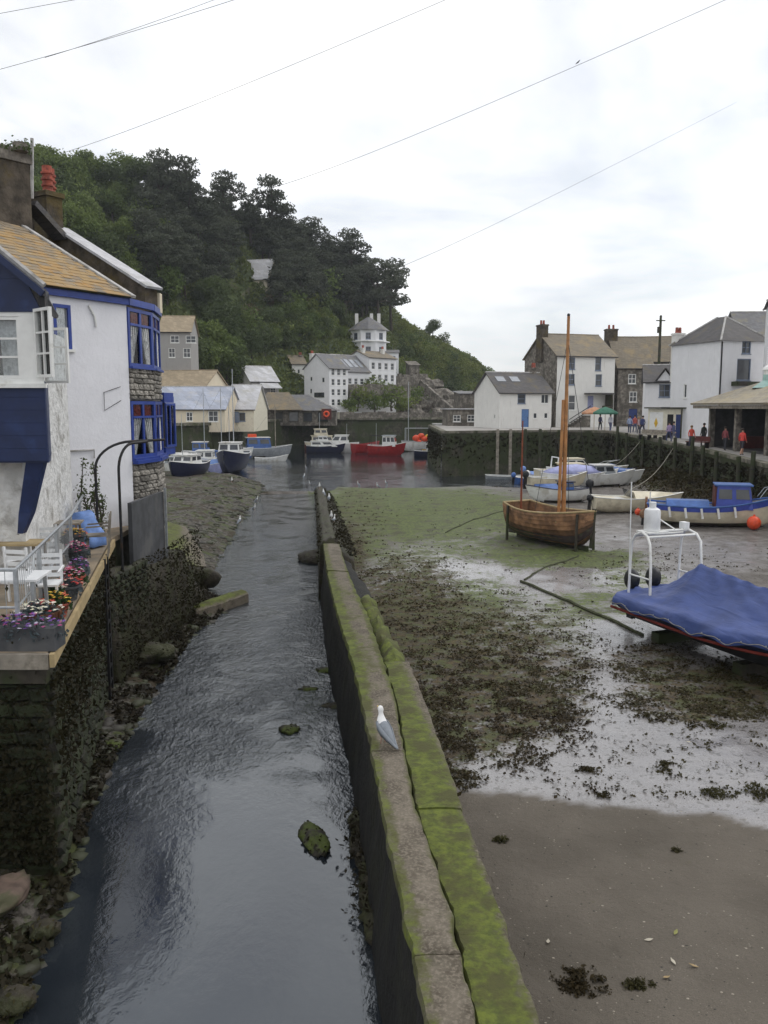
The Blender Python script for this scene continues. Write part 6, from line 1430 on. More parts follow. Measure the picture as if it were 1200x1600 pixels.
def market_shed():
    th, W = shed('harbour_shed', 'open harbour shed with a tan and grey hipped roof below the white terrace', 398, 524, 128, R(2), 660, 641, 617, 9, 'stone_far', 'slate_grey', ridge='hip', found=.5, front=[(.6, .2, 1.2, 1.2, 1, 1), (3.0, .1, 1.3, 1.4, 1, 1), (5.2, .1, 1.5, 1.5, 1, 1), (7.4, .1, 1.4, 1.4, 1, 1), (9.6, .1, 1.6, 1.5, 1, 1)], frame='wood_wet', over=.4)
    p = at(400, 640, 127.4); t = thing('tan_lean_to', 'tan lean-to roof on the left half of the harbour shed', 'roof', (p.x, p.y, zat(641, 127.4))); mb = MB(); h = zat(617, 131) - zat(641, 127.4); slab(mb, (-.2, -.6, 0), (7.2, -.6, 0), (4.6, 4.2, h + .3), (1.2, 4.2, h + .3), .1); mb.build('roof_slope', M['slate_tan'], t)
    p = at(510, 647, 127); l = thing('lifebuoy', 'orange-red lifebuoy hung on the right end of the harbour shed', 'lifebuoy', p); mb = MB(); mb.tube([(.36 * math.cos(a), 0, .36 * math.sin(a)) for a in [k * .3927 for k in range(17)]], .15, 8); mb.build('ring', M['orange'], l, smooth=True); mb = MB(); mb.box(-.75, .2, -.8, .75, .28, .8); mb.build('backboard', M['maroon'], l)
market_shed()
th, W = shed('grey_cottage', 'grey cottage with white gable and porch roof above the sheds', 392, 432, 134, R(32), 622, 596, 574, 6.5, 'grey_wall', 'roof_pale', front=[(1.2, .6, 1.1, 1.2), (3.4, .6, 1.0, 1.2)], left=[(2.4, 2.6, 1.6, 1.7)], cat='house', gable='white_wall2')
mb = MB(); slab(mb, (1.4, -2.0, 1.5), (4.6, -2.0, 1.5), (4.6, -.02, 2.4), (1.4, -.02, 2.4), .12); mb.build('porch_roof', M['roof_pale'], th)
shed('hillside_house', 'white and grey house with a flat tan roof on the slope above the tan shed', 250, 297, 117, R(4), 562, 521, 499, 7, 'grey_wall', 'roof_tan', front=[(1.5, 2.3, 1.2, 1.0), (3.6, 2.3, 1.4, 1.0), (1.2, .3, .9, 1.3), (3.2, .3, 1.0, 1.3)], cat='house', found=6)
shed('wooded_house', 'pale house half hidden among the trees under the pines', 372, 418, 172, R(-14), 474, 444, 416, 8, 'cream_wall', 'roof_pale', front=[(1.0, 1.0, 1.2, 1.4), (3.4, 1.0, 1.2, 1.4)], right=[(1.5, 1.0, 1.4, 1.5), (4.5, 1.0, 1.4, 1.5)], cat='house', found=8, frame='white_paint')
# white terraced block: blocks stepping back along one street
def rowhouses():
    c = at(515, 642, 146); W, D = 4.6, 6.4; he = zat(576, 146) - c.z
    fr = [(.5 + 1.4 * i, .9 + 1.75 * j, .85, 1.15, 1, 2) for i in range(3) for j in range(4)]
    house('white_end_house', 'tall white end house of the terrace with three columns of windows', c, R(48), W, D, he, zat(556, 149) - c.z, 'white_wall', 'slate_grey', front=fr, left=[(1.2, 4.9, .7, .9, 1, 1), (4.4, 3.0, .6, .9, 1, 1), (4.3, 5.2, .6, .8, 1, 1), (1.3, 2.4, 2.6, .8, 3, 1, 'wood_wet')], found=3, chim=[(1.2, 5.6, .7, .7, he + 2.6, 'white_wall2')])
    c2 = at(541, 622, 152); he = zat(581, 152) - c2.z; w2 = 36 / F * 152 / math.cos(R(45))
    house('skylit_terrace_house', 'long white terrace house with a row of roof lights in grey slates', c2, R(45), w2, 8, he, zat(557, 156) - c2.z, 'white_wall', 'slate_grey', front=[(.5 + 1.5 * i, 2.5, .9, 1.1, 1, 2) for i in range(4)] + [(.5 + 1.5 * i, .6, .9, 1.1, 1, 2) for i in range(4)], sky_=[(.4 + 1.35 * i, .9, .9, 1.9) for i in range(4)], found=4)
    c3 = at(577, 620, 157); he = zat(560, 157) - c3.z; w3 = 42 / F * 157 / math.cos(R(45))
    house('upper_terrace_house', 'three-storey white terrace house at the right end of the row', c3, R(45), w3, 6.5, he, zat(551, 160) - c3.z, 'white_wall', 'slate_tan', front=[(.6 + 1.7 * i, .7 + 2.2 * j, .95, 1.3, 1, 2) for i in range(4) for j in range(3)], left=[(2, 4.4, .8, 1.2, 1, 2)], found=4, chim=[(.3, 2, .6, .6, he + 1.7, 'white_wall2'), (5.5, 2, .6, .6, he + 1.7, 'white_wall2')])
    shed('rear_wing', 'plain white wing at the back left of the terraced block', 457, 478, 156, R(20), 616, 570, 558, 6, 'white_wall2', 'slate_tan', front=[(1.0, 3.8, .5, .8, 1, 1)], cat='house', found=3, chim=[(1.9, 2.4, .7, .7, 7.2, 'stone_far')])
rowhouses()
def hexhouse():
    c = at(576, 585, 182); zb = c.z; th = thing('hexagonal_house', 'white many-sided house with a low pyramid roof high among the trees', 'house', c); r = 4.1; n = 8; an = [R(22.5 + 45 * i) for i in range(n)]; he, hr = zat(519, 180) - zb, zat(500, 182) - zb
    P = [Vector((r * math.cos(a), r * math.sin(a), 0)) for a in an]; mb = MB()
    for i in range(n):
        a, b = P[i], P[(i + 1) % n]; u = (b - a).normalized(); L = (b - a).length; N = Vector((u.y, -u.x, 0)); ho = [(L / 2 - .55, z, 1.1, 1.35) for z in (he - 2.0, he - 4.9)] if N.y < .3 else []
        panel(mb, a, u, L, -6, he, ho, -N, .15)
        for h_ in ho: window(th, a, u, N, *h_, 2, 2, frame='frame_blue', fr=.08, bar=.05)
    mb.build('wall', M['white_wall'], th); mb = MB(); mb.lathe([(r * 1.13, he - .05), (r * .62, lerp(he, hr, .55)), (.35, hr), (.001, hr + .1)], n=8); mb.build('roof', M['slate_grey'], th); mb = MB(); mb.lathe([(r * 1.02, he - 2.55), (r * 1.12, he - 2.5), (r * 1.12, he - 2.3), (r * 1.02, he - 2.3)], n=8); mb.build('string_course', M['white_paint'], th)
    for x in (-2.6, .6, 2.2): mb = MB(); mb.box(x - .35, 1.6, he, x + .35, 2.3, hr + 1.0); mb.build('chimney', M['white_wall2'], th)
    mb = MB(); mb.box(2.2, -4.6, -6, 6.4, 1, he - 4.9); mb.build('wing_wall', M['white_wall'], th); mb = MB(); slab(mb, (2.0, -4.8, he - 4.95), (6.6, -4.8, he - 4.95), (6.6, 1.2, he - 4.0), (2.0, 1.2, he - 4.0), .1); mb.build('wing_roof', M['slate_grey'], th)
    for x in (2.8, 4.6): window(th, (0, -4.6, 0), (1, 0, 0), (0, -1, 0), x, he - 6.9, 1.1, 1.3, 1, 2, inset=-.03, frame='frame_blue', fr=.08)
hexhouse()
shed('stone_ruin', 'tall narrow brown stone building right of the terraced row', 640, 655, 170, R(10), 612, 572, 566, 4, 'stone_far', 'stone_far', ridge='shed', cat='building', found=5)
def garden_walls():
    for i, (a, b, z0, lab) in enumerate([((528, 655, 142), (700, 655, 146), 1.2, 'long grey stone wall along the quay road below the terrace bank'), ((620, 612, 166), (668, 606, 172), 3.0, 'rough stone retaining wall beside the headland path'), ((655, 600, 168), (712, 652, 160), 1.0, 'stepped stone wall running down the headland to the quay'), ((545, 612, 150), (640, 612, 158), 1.3, 'low garden wall in front of the white terraced houses')]):
        p, q = at(*a), at(*b); th = thing('stone_wall', lab, 'wall', p); mb = MB(); n = 14
        for k in range(n): s, e = (q - p) * (k / n), (q - p) * ((k + .98) / n); h = z0 * (1 + .25 * fb(k * .7, i)); mb.beam(s + Vector((0, 0, h / 2 - .6)), e + Vector((0, 0, h / 2 - .6)), .6, h + 1.2)
        mb.build('wall_run', M['stone_far'], th)
garden_walls()
def headland_rocks():
    r = random.Random(9)
    for i, (px, py, d, s) in enumerate([(672, 600, 172, 2.6), (690, 622, 170, 3.0), (706, 640, 168, 3.2), (660, 628, 166, 2.4), (720, 628, 185, 3.6), (735, 645, 180, 3.2), (648, 640, 160, 2.0), (690, 648, 160, 2.2)]):
        th = thing('headland_rock', 'brown rock outcrop at the foot of the headland slope', 'rock', at(px, py, d), 0, 'rock outcrops below the headland'); mb = MB(); mb.blob((0, 0, -.5), (s, s * .8, s * .75), 200 + i, 3, .5, 1.6); mb.build('rock_body', M['stone_far'], th)
headland_rocks()
def quay_clutter():
    r = random.Random(12)
    for i, (px, d, lab, mat, w, h) in enumerate([(445, 134, 'blue fish bins stacked on the far quay edge', 'gel_blue', 1.0, .9), (480, 134.5, 'blue tub on the far quay near the right end of the shed', 'gel_blue', .8, .8), (432, 133, 'white fish boxes on the far quay edge', 'plastic_white', .9, .5), (418, 131, 'grey crate on the far quay left of the white boxes', 'gel_grey', 1.2, .7), (365, 106, 'blue-grey skip beside the white-roofed shed', 'frame_blue', 1.4, 1.3), (523, 138, 'cream box at the right end of the harbour shed', 'cream_paint', 1.5, 1.0)]):
        p = at(px, 660, d); p.z = 3.96; th = thing('quay_crate', lab, 'crate', p); mb = MB(); mb.box(-w/2, -.4, 0, w/2, .4, h); mb.build('crate_body', M[mat], th); mb = MB(); mb.box(-w/2 - .04, -.44, h + .001, w/2 + .04, .44, h + .08); mb.build('rim', M[mat], th)
quay_clutter()
# ------------------------------------------------------------------ boats
def hullpt(s, p, side, L, B, Dp, sb, ss, tr, rake, keel=.55):
    b = B / 2 * (lerp(tr, 1, math.sin(math.pi / 2 * s / .42)) if s < .42 else max(0.012, 1 - ((s - .42) / .58) ** 2.3))
    zg = Dp + (sb * ((s - .4) / .6) ** 2 if s > .4 else ss * ((.4 - s) / .4) ** 2)
    zk = Dp * keel * ((s - .82) / .18) ** 2 if s > .82 else (.16 * Dp * ((.25 - s) / .25) ** 2 if s < .25 else 0)
    th = p * math.pi / 2; y = b * max(0, math.cos(th)) ** .55; z = zg - (zg - zk) * math.sin(th) ** 1.35
    x = L * s + rake * (z / (Dp + sb)) * s ** 5
    return Vector((x, side * y, z))
def hull(th, L, B, Dp, sb=.4, ss=.1, tr=.75, rake=.5, mats=('gel_white', 'antifoul'), boot=.3, deck='gel_grey', deckdrop=.12, rim='gel_white', planks=None, thick=.03, open_=True):
    S = [i / 16 for i in range(17)]; ps = [j / 8 for j in range(9)]; a = (L, B, Dp, sb, ss, tr, rake)
    if planks:
        for side in (-1, 1):
            for k in range(planks):
                mb = MB(); p0, p1 = k / planks * .93, (k + 1.0) / planks * .93 + .012
                g = []
                for s in S:
                    u, d = hullpt(s, p0, side, *a), hullpt(s, p1, side, *a); o = Vector((0, side, 0))
                    g.append([u + o * .008, u.lerp(d, .5) + o * .016, d + o * .034, d - o * .004, u - o * .02])
                mb.loft(g, True, True); mb.build('plank', M[mats[0]], th, smooth=True)
    mb = MB(); g = []
    for s in S: g.append([hullpt(s, p, 1, *a) for p in ps] + [hullpt(s, p, -1, *a) for p in ps[-2::-1]])
    mb.loft(g, False, False); n0 = len(mb.f)
    mb.f.append(list(range(17))); mb.m.append(0)
    zb = Dp * boot
    for i, f in enumerate(mb.f): mb.m[i] = 1 if sum(mb.v[q][2] for q in f) / len(f) < zb else 0
    if planks:
        for i, v in enumerate(mb.v): mb.v[i] = (v[0], v[1] * .97, v[2])
    mb.build('hull', [M[mats[0]], M[mats[1]]], th, smooth=True, recalc=False)
    mb = MB()
    for side in (-1, 1): mb.tube([hullpt(s, 0, side, *a) + Vector((0, 0, .015)) for s in S], thick, 6)
    mb.tube([hullpt(0, 0, -1, *a), hullpt(0, 0, 1, *a)], thick, 6); mb.build('gunwale', M[rim], th, smooth=True)
    mb = MB(); g = [[hullpt(s, 0, 1, *a) + Vector((0, -.02, -deckdrop)), hullpt(s, 0, -1, *a) + Vector((0, .02, -deckdrop))] for s in S]
    for i in range(len(g)):
        for q in g[i]: q.y *= (1 if deckdrop < .2 else .9)
    mb.loft(g, False, False); mb.build('deck', M[deck], th, recalc=False)
    return a
def cabin(th, x0, x1, w, z0, h, mat='gel_white', roof=None, rake=.25, win=(2, 2), winmat='pane', name='wheelhouse'):
    mb = MB(); t = .88; b = [(x0, -w/2, z0), (x1, -w/2, z0), (x1, w/2, z0), (x0, w/2, z0)]; u = [(x0 + .03, -w/2*t, z0+h), (x1 - rake, -w/2*t, z0+h), (x1 - rake, w/2*t, z0+h), (x0 + .03, w/2*t, z0+h)]
    mb.loft([b, u]); c = mb.build(name, M[mat], th)
    mb = MB(); mb.box(x0 - .08, -w/2*t - .07, z0 + h + .002, x1 - rake + .14, w/2*t + .07, z0 + h + .07); mb.build('roof', M[roof or mat], c)
    def pn(a, bq, cq, d, out):
        f = lambda s, t_: (a.lerp(bq, s)).lerp(d.lerp(cq, s), t_) + out; mb = MB(); mb.loft([[f(.12, .45), f(.88, .45), f(.88, .86), f(.12, .86)], [q + out * .7 for q in (f(.12, .45), f(.88, .45), f(.88, .86), f(.12, .86))]]); mb.build('window', M[winmat], c)
    B_, U_ = [Vector(q) for q in b], [Vector(q) for q in u]
    for k in range(win[0]):
        s0, s1 = k / win[0], (k + 1) / win[0]
        pn(B_[0].lerp(B_[1], s0), B_[0].lerp(B_[1], s1), U_[0].lerp(U_[1], s1), U_[0].lerp(U_[1], s0), Vector((0, -.012, 0))); pn(B_[3].lerp(B_[2], s0), B_[3].lerp(B_[2], s1), U_[3].lerp(U_[2], s1), U_[3].lerp(U_[2], s0), Vector((0, .012, 0)))
    for k in range(win[1]):
        s0, s1 = k / win[1], (k + 1) / win[1]; pn(B_[1].lerp(B_[2], s0), B_[1].lerp(B_[2], s1), U_[1].lerp(U_[2], s1), U_[1].lerp(U_[2], s0), Vector((.016, 0, 0))); pn(B_[0].lerp(B_[3], s0), B_[0].lerp(B_[3], s1), U_[0].lerp(U_[3], s1), U_[0].lerp(U_[3], s0), Vector((-.016, 0, 0)))
    return c
def mast(th, x, z0, h, r=.04, mat='galv', stays=None, name='mast'):
    mb = MB(); mb.tube([(x, 0, z0), (x, 0, z0 + h)], [r, r * .6], 7); m = mb.build(name, M[mat], th, smooth=True)
    if stays: mb = MB(); [mb.tube([(x, 0, z0 + h * .95), s], .008, 4) for s in stays]; mb.build('stay', M['iron'], m)
    return m
def outboard(th, x, z, k=1.0, mat='black_plastic', tilt=0):
    mb = MB(); mb.blob((x - .22 * k, 0, z + .28 * k), (.22 * k, .16 * k, .24 * k), 5, 2, .08); mb.build('outboard_cowl', M[mat], th, smooth='full'); mb = MB(); mb.loft([[(x - .30*k, -.06*k, z + .1*k), (x - .12*k, -.06*k, z + .1*k), (x - .12*k, .06*k, z + .1*k), (x - .30*k, .06*k, z + .1*k)], [(x - .36*k - tilt, -.04*k, z - .6*k), (x - .16*k - tilt, -.04*k, z - .6*k), (x - .16*k - tilt, .04*k, z - .6*k), (x - .36*k - tilt, .04*k, z - .6*k)]]); mb.build('outboard_leg', M['iron'], th)
def boat(name, label, px, py, d, rz, L, B, Dp, z=None, cat='boat', group=None, **k):
    p = at(px, py, d); p.z = (max(gz(p.x, p.y), WATER - .25) if z is None else z); th = thing(name, label, cat, p, rz, group); a = hull(th, L, B, Dp, **k); return th, a
HB = 'boats moored on the far side of the harbour'
FW = WATER - .35                                             # floating
# left bank boats, bows towards us
t, a = boat('motor_boat', 'navy-hulled boat with a low white cabin aground on the left, nearest the slip', 297, 760, 71, R(-100), 5.6, 2.5, 1.15, group=HB, mats=('gel_navy', 'antifoul'), boot=.0, rim='gel_white'); cabin(t, 1.6, 3.9, 1.7, 1.1, .75, 'gel_white', 'gel_white', .4, (2, 2)); mast(t, 3.6, 1.2, 4.0, .035)
t.location = at(312, 700, 71.3); t.location.z = gz(t.location.x, t.location.y) - .1
t, a = boat('fishing_boat', 'navy fishing boat with a white wheelhouse facing us beside the left mud', 375, 745, 84, R(-92), 6.8, 2.9, 1.75, z=-.3, group=HB, mats=('gel_navy', 'antifoul'), boot=0, rim='gel_white', sb=.55); cabin(t, 3.0, 5.0, 2.1, 1.7, 1.15, 'gel_white', 'gel_white', .3, (2, 2)); mast(t, 2.6, 1.7, 8.2, .06, 'galv', [(6.6, 0, 2.2), (.2, 0, 1.8)])
t, a = boat('motor_boat', 'white boat hull behind the rubble bay on the left shore', 262, 740, 75, R(-60), 5.0, 2.2, 1.1, z=-.1, group=HB, mats=('gel_white', 'antifoul')); cabin(t, 1.8, 3.4, 1.5, 1.1, .6, 'gel_grey')
t, a = boat('motor_boat', 'white cruiser with a low cabin left of the two navy boats', 283, 715, 86, R(-80), 5.5, 2.3, 1.2, z=FW, group=HB, mats=('gel_white', 'antifoul')); cabin(t, 1.6, 4.0, 1.7, 1.15, .8)
t, a = boat('motor_boat', 'white and maroon cabin boat behind the low white cabin', 326, 712, 88, R(-85), 5.6, 2.4, 1.2, z=FW, group=HB, mats=('gel_white', 'antifoul')); cabin(t, 1.5, 3.9, 1.8, 1.15, 1.0, 'gel_white'); mb = MB(); mb.box(1.0, -.7, 1.1, 1.48, .7, 2.0); mb.build('canvas_back', M['maroon'], t)
t, a = boat('covered_boat', 'small boat under a blue cover between the two navy boats', 335, 722, 83, R(-70), 4.6, 2.0, 1.0, z=FW, group=HB, mats=('gel_lilac', 'antifoul')); mb = MB(); mb.loft([[(x, -.9*w, .95), (x, -.4*w, 1.0 + .5*w), (x, .4*w, 1.0 + .5*w), (x, .9*w, .95)] for x, w in ((.2, .8), (1.5, 1.05), (3.0, 1.0), (4.4, .3))]); mb.build('cover', M['tarp'], t, smooth=True)
t, a = boat('fishing_boat', 'white and blue fishing boat moored at the left quay by the masts', 285, 690, 95, R(5), 7.5, 2.6, 1.5, z=FW, group=HB, mats=('gel_white', 'gel_blue'), boot=.6, sb=.5); cabin(t, 1.2, 3.0, 1.9, 1.5, 1.1, 'gel_blue', 'gel_white'); mast(t, 4.4, 1.5, 7.5, .06, 'galv', [(7.4, 0, 1.9), (.3, 0, 1.5)])
t, a = boat('fishing_boat', 'blue wheelhouse boat with a timber gantry by the far quay corner', 375, 705, 103, R(15), 6.0, 2.6, 1.5, z=FW, group=HB, mats=('gel_grey', 'antifoul')); cabin(t, .8, 3.8, 2.2, 1.5, 1.3, 'gel_blue', 'gel_white'); mast(t, 4.4, 1.5, 5.5, .07, 'wood_grey', [(5.9, 0, 1.9), (.3, 0, 1.5)]); mb = MB(); mb.box(1.0, -.6, 2.9, 2.0, .4, 3.25); mb.build('roof_gear', M['orange'], t)
t, a = boat('sailing_yacht', 'pale yacht with a tall mast moored left of the blue-roofed shed front', 268, 700, 92, R(20), 6.0, 2.1, 1.1, z=FW, group=HB, mats=('gel_cream', 'antifoul')); cabin(t, 2.0, 4.2, 1.4, 1.1, .5); mast(t, 3.6, 1.1, 7.6, .055, 'galv', [(6.2, 0, 1.4), (0, 0, 1.1)])
t, a = boat('sailing_yacht', 'small white yacht with a bare mast between the navy boats and the quay', 338, 700, 91, R(70), 5.0, 1.9, 1.0, z=FW, group=HB, mats=('gel_white', 'antifoul')); cabin(t, 1.6, 3.2, 1.2, .95, .5); mast(t, 2.8, 1.0, 6.6, .05)
t, a = boat('motor_boat', 'white launch with a blue hood at the left quay steps', 306, 702, 91, R(-20), 4.6, 1.9, 1.0, z=FW, group=HB, mats=('gel_white', 'antifoul')); cabin(t, 1.4, 3.0, 1.4, .95, .9, 'gel_blue', 'gel_blue')
t, a = boat('rowing_dinghy', 'white dinghy astern of the blue wheelhouse boat', 398, 716, 96, R(10), 3.4, 1.5, .7, z=FW, group=HB, mats=('gel_white', 'antifoul'))
t, a = boat('rowing_dinghy', 'yellow-sided dinghy lying against the trawler', 660, 708, 112, R(4), 3.4, 1.5, .9, z=FW, group=HB, mats=('yellow', 'antifoul'), rim='gel_grey')
# the cluster in mid harbour
t, a = boat('cabin_cruiser', 'cream cruiser with a raised flybridge cabin by the far quay', 476, 700, 122, R(8), 5.6, 2.6, 1.4, z=FW, group=HB, mats=('gel_cream', 'maroon'), boot=.75, sb=.5); cabin(t, 1.0, 4.2, 2.2, 1.35, 1.0, 'gel_cream'); cabin(t, 1.4, 3.4, 1.9, 2.45, .9, 'gel_cream', name='flybridge'); mast(t, 2.2, 3.3, 2.4, .04)
t, a = boat('cabin_cruiser', 'white cruiser with a navy hull in front of the cream cruiser', 479, 713, 113, R(4), 4.8, 2.3, 1.3, z=FW, group=HB, mats=('gel_navy', 'antifoul'), boot=.1, rim='gel_white', sb=.4); cabin(t, .6, 4.2, 1.9, 1.25, .7, 'gel_white', rake=1.0); cabin(t, 1.6, 3.0, 1.6, 2.0, .6, 'gel_white', name='windscreen_cabin')
t, a = boat('cabin_cruiser', 'white motor cruiser in the middle of the moored group', 525, 712, 115, R(176), 5.4, 2.4, 1.6, z=FW, group=HB, mats=('gel_white', 'gel_white'), sb=.5); t.location = at(560, 712, 115); t.location.z = FW; cabin(t, 1.4, 4.0, 2.0, 1.5, 1.2, 'gel_white', rake=.9); mast(t, 1.6, 2.7, 1.6, .04)
t, a = boat('fishing_boat', 'stern of a low red-hulled boat between the white cruiser and red fishing boat', 552, 714, 113, R(30), 3.6, 2.2, 1.5, z=FW, group=HB, mats=('gel_red', 'gel_red'), rim='gel_red', deck='maroon')
t, a = boat('fishing_boat', 'bright red fishing boat with a white wheelhouse at its bow', 576, 718, 108, R(-8), 4.4, 2.4, 1.6, z=FW, group=HB, mats=('gel_red', 'gel_red'), rim='gel_white', sb=.45); cabin(t, 1.9, 3.6, 1.9, 1.55, 1.35, 'gel_white', 'gel_grey', .2, (3, 3)); mast(t, 1.0, 1.5, 3.0, .04); mb = MB(); [mb.tube([(.3, s, 1.6), (.3, s, 2.9), (1.6, s, 2.9)], .04, 5) for s in (-.8, .8)]; mb.build('gantry', M['iron'], t)
t, a = boat('trawler', 'white trawler loaded with orange and yellow gear beside the pier head', 628, 700, 118, R(3), 6.6, 2.8, 1.7, z=FW, group=HB, mats=('gel_white', 'antifoul'), sb=.6, rim='gel_grey'); cabin(t, 4.4, 5.8, 1.8, 1.9, 2.3, 'gel_white', 'gel_white', .1, (2, 2)); mast(t, .9, 1.6, 8.5, .07, 'galv', [(6.6, 0, 2.4), (0, 0, 1.6)])
for k, (x, y, z, m, s) in enumerate([(2.0, -.4, 2.2, 'orange', .55), (2.7, -.3, 2.5, 'orange', .5), (3.2, -.5, 2.1, 'orange', .5), (3.7, -.3, 2.4, 'yellow', .45), (3.9, -.5, 2.0, 'yellow', .4), (2.4, -.9, 1.7, 'orange', .35)]): mb = MB(); mb.blob((x, y, z), (s, s * .8, s * .85), k, 2, .2); mb.build('net_heap', M[m], t, smooth='full')
mb = MB(); [mb.beam((x, y, 1.6), (x, y, 3.6), .08) for x in (.5, 4.0) for y in (-.9, .9)]; mb.beam((.5, -.9, 3.6), (4.0, -.9, 3.6), .09); mb.beam((.5, .9, 3.6), (4, .9, 3.6), .09); mb.build('gantry', M['galv'], t)
t, a = boat('motor_boat', 'small navy boat with a white cabin close to the pier corner', 647, 716, 106, R(2), 4.0, 2.0, 1.0, z=FW, group=HB, mats=('gel_navy', 'antifoul'), boot=.1, rim='gel_white'); cabin(t, 1.6, 3.3, 1.5, .95, .8)
t, a = boat('mooring_pontoon', 'narrow grey landing raft under the far wall', 560, 690, 128, R(0), 8, 1.6, .7, z=FW, group=HB, mats=('gel_grey', 'antifoul'))
# ------------------------------------------------------------------ boats aground on the right
AG = 'boats aground near the right quay'
def lugger():
    p = on(812, 842, 0); p = at(806, 842, 38.2); q = at(915, 862, 34.3); p.z = q.z = 0; d = (q - p); L = 4.9
    th = thing('wooden_lugger', 'varnished clinker sailing boat with two bare masts aground on the green mud', 'sailing boat', Vector((p.x, p.y, .16)), math.atan2(d.y, d.x))
    a = hull(th, L, 2.15, 1.30, sb=.26, ss=.20, tr=.72, rake=.12, mats=('wood', 'antifoul'), boot=.12, deck='wood_floor', deckdrop=.62, rim='wood_pale', planks=9, thick=.045)
    # dark bottom paint, keel, transom, stem, thwarts, masts
    mb = MB(); mb.box(.1, -.05, -.16, L - .25, .05, .06); mb.loft([[(L + .02 + .1 * (z / 1.5), y, z) for y in (-.045, .045)] + [(L - .14 + .1 * (z / 1.5), y, z) for y in (.045, -.045)] for z in (.0, .6, 1.1, 1.66)]); mb.build('keel_and_stem', M['wood_wet'], th)
    for i in range(5):
        p0, p1 = i / 5 * .95, (i + 1) / 5 * .95 - .012; l = [hullpt(0, p0, -1, *a), hullpt(0, p0, 1, *a), hullpt(0, p1, 1, *a), hullpt(0, p1, -1, *a)]; mb = MB(); slab(mb, *[v + Vector((-.03, 0, 0)) for v in l], .025); mb.build('transom_board', M['wood'], th)
    mb = MB(); mb.box(-.14, -.03, .0, -.06, .03, 1.2); mb.box(-.5, -.02, .0, -.141, .02, .75); mb.build('rudder', M['wood_wet'], th)
    for x in (.9, 2.1, 3.45): mb = MB(); w = 2 * abs(hullpt(x / L, .08, 1, *a).y) * .95; mb.box(x - .13, -w / 2, .98, x + .13, w / 2, 1.03); mb.build('thwart', M['wood_pale'], th)
    mb = MB(); mb.loft([[hullpt(s, .03, 1, *a) + Vector((0, -.03, .0)), hullpt(s, .03, -1, *a) + Vector((0, .03, .0))] for s in (.80, .86, .92, .97)], False, False); mb.build('foredeck', M['wood'], th)
    zt = zat(500, 36.0) - .16; m = mast(th, 3.12, .4, zt - .4, .105, 'spar'); mb = MB(); mb.lathe([(.05, 0), (.07, .04), (.05, .10), (.001, .12)], (3.12, 0, zt), 8); mb.build('truck', M['iron'], m)
    mb = MB(); mb.tube([(3.08, -.24, .9), (3.10, -.16, zat(625, 36) - .16)], [.075, .06], 7); mb.build('yard', M['spar'], th, smooth=True)
    mb = MB(); mb.tube([(3.12, 0, zt * .9), (4.85, .0, 1.62)], .012, 4); mb.tube([(3.12, 0, zt * .9), (2.4, .98, 1.3)], .01, 4); mb.tube([(3.12, 0, zt * .9), (2.4, -.98, 1.3)], .01, 4); mb.build('rigging', M['iron'], th)
    mast(th, .32, .5, zat(657, 38) - .66, .055, 'mizzen', name='mizzen_mast')
    mb = MB(); mb.box(.9, -.75, .86, 2.0, -.1, 1.0); mb.blob((1.4, .35, .98), (.5, .32, .16), 4, 2, .3); mb.build('folded_sail', M['sail_blue'], th)
    for s in (-1, 1):
        b = hullpt(.12, .2, s, *a); mb = MB(); mb.beam(b + Vector((0, s * .10, .3)), Vector((b.x, b.y + s * .13, -.28)), .09); mb.build('beaching_leg', M['wood_wet'], th)
        b = hullpt(.9, .2, s, *a); mb = MB(); mb.beam(b + Vector((0, s * .10, .2)), Vector((b.x, b.y + s * .14, -.28)), .08); mb.build('beaching_leg', M['wood_wet'], th)
    mb = MB(); S = [i / 16 for i in range(17)]
    mb.loft([[hullpt(s, .55, 1, *a) + Vector((0, .045, 0)), hullpt(s, .75, 1, *a) + Vector((0, .045, 0)), hullpt(s, .97, 1, *a) + Vector((0, .02, -.01))] for s in S], False, False); mb.loft([[hullpt(s, .55, -1, *a) + Vector((0, -.045, 0)), hullpt(s, .75, -1, *a) + Vector((0, -.045, 0)), hullpt(s, .97, -1, *a) + Vector((0, -.02, -.01))] for s in S], False, False); mb.build('bottom_paint', M['antifoul'], th, recalc=False)
M['wood_floor'] = mk('worn_bottom_boards', (.16, .12, .085), .3, 4, .8); M['mizzen'] = mk('dark_red_spar', (.20, .055, .025), .3, 3, .5); M['sail_blue'] = mk('grey_blue_sailcloth', (.20, .28, .30), .25, 6, .9, bump=.5)
lugger()
M['rope_pale'] = mk('pale_rope', (.32, .30, .25), .2, 12, .9)
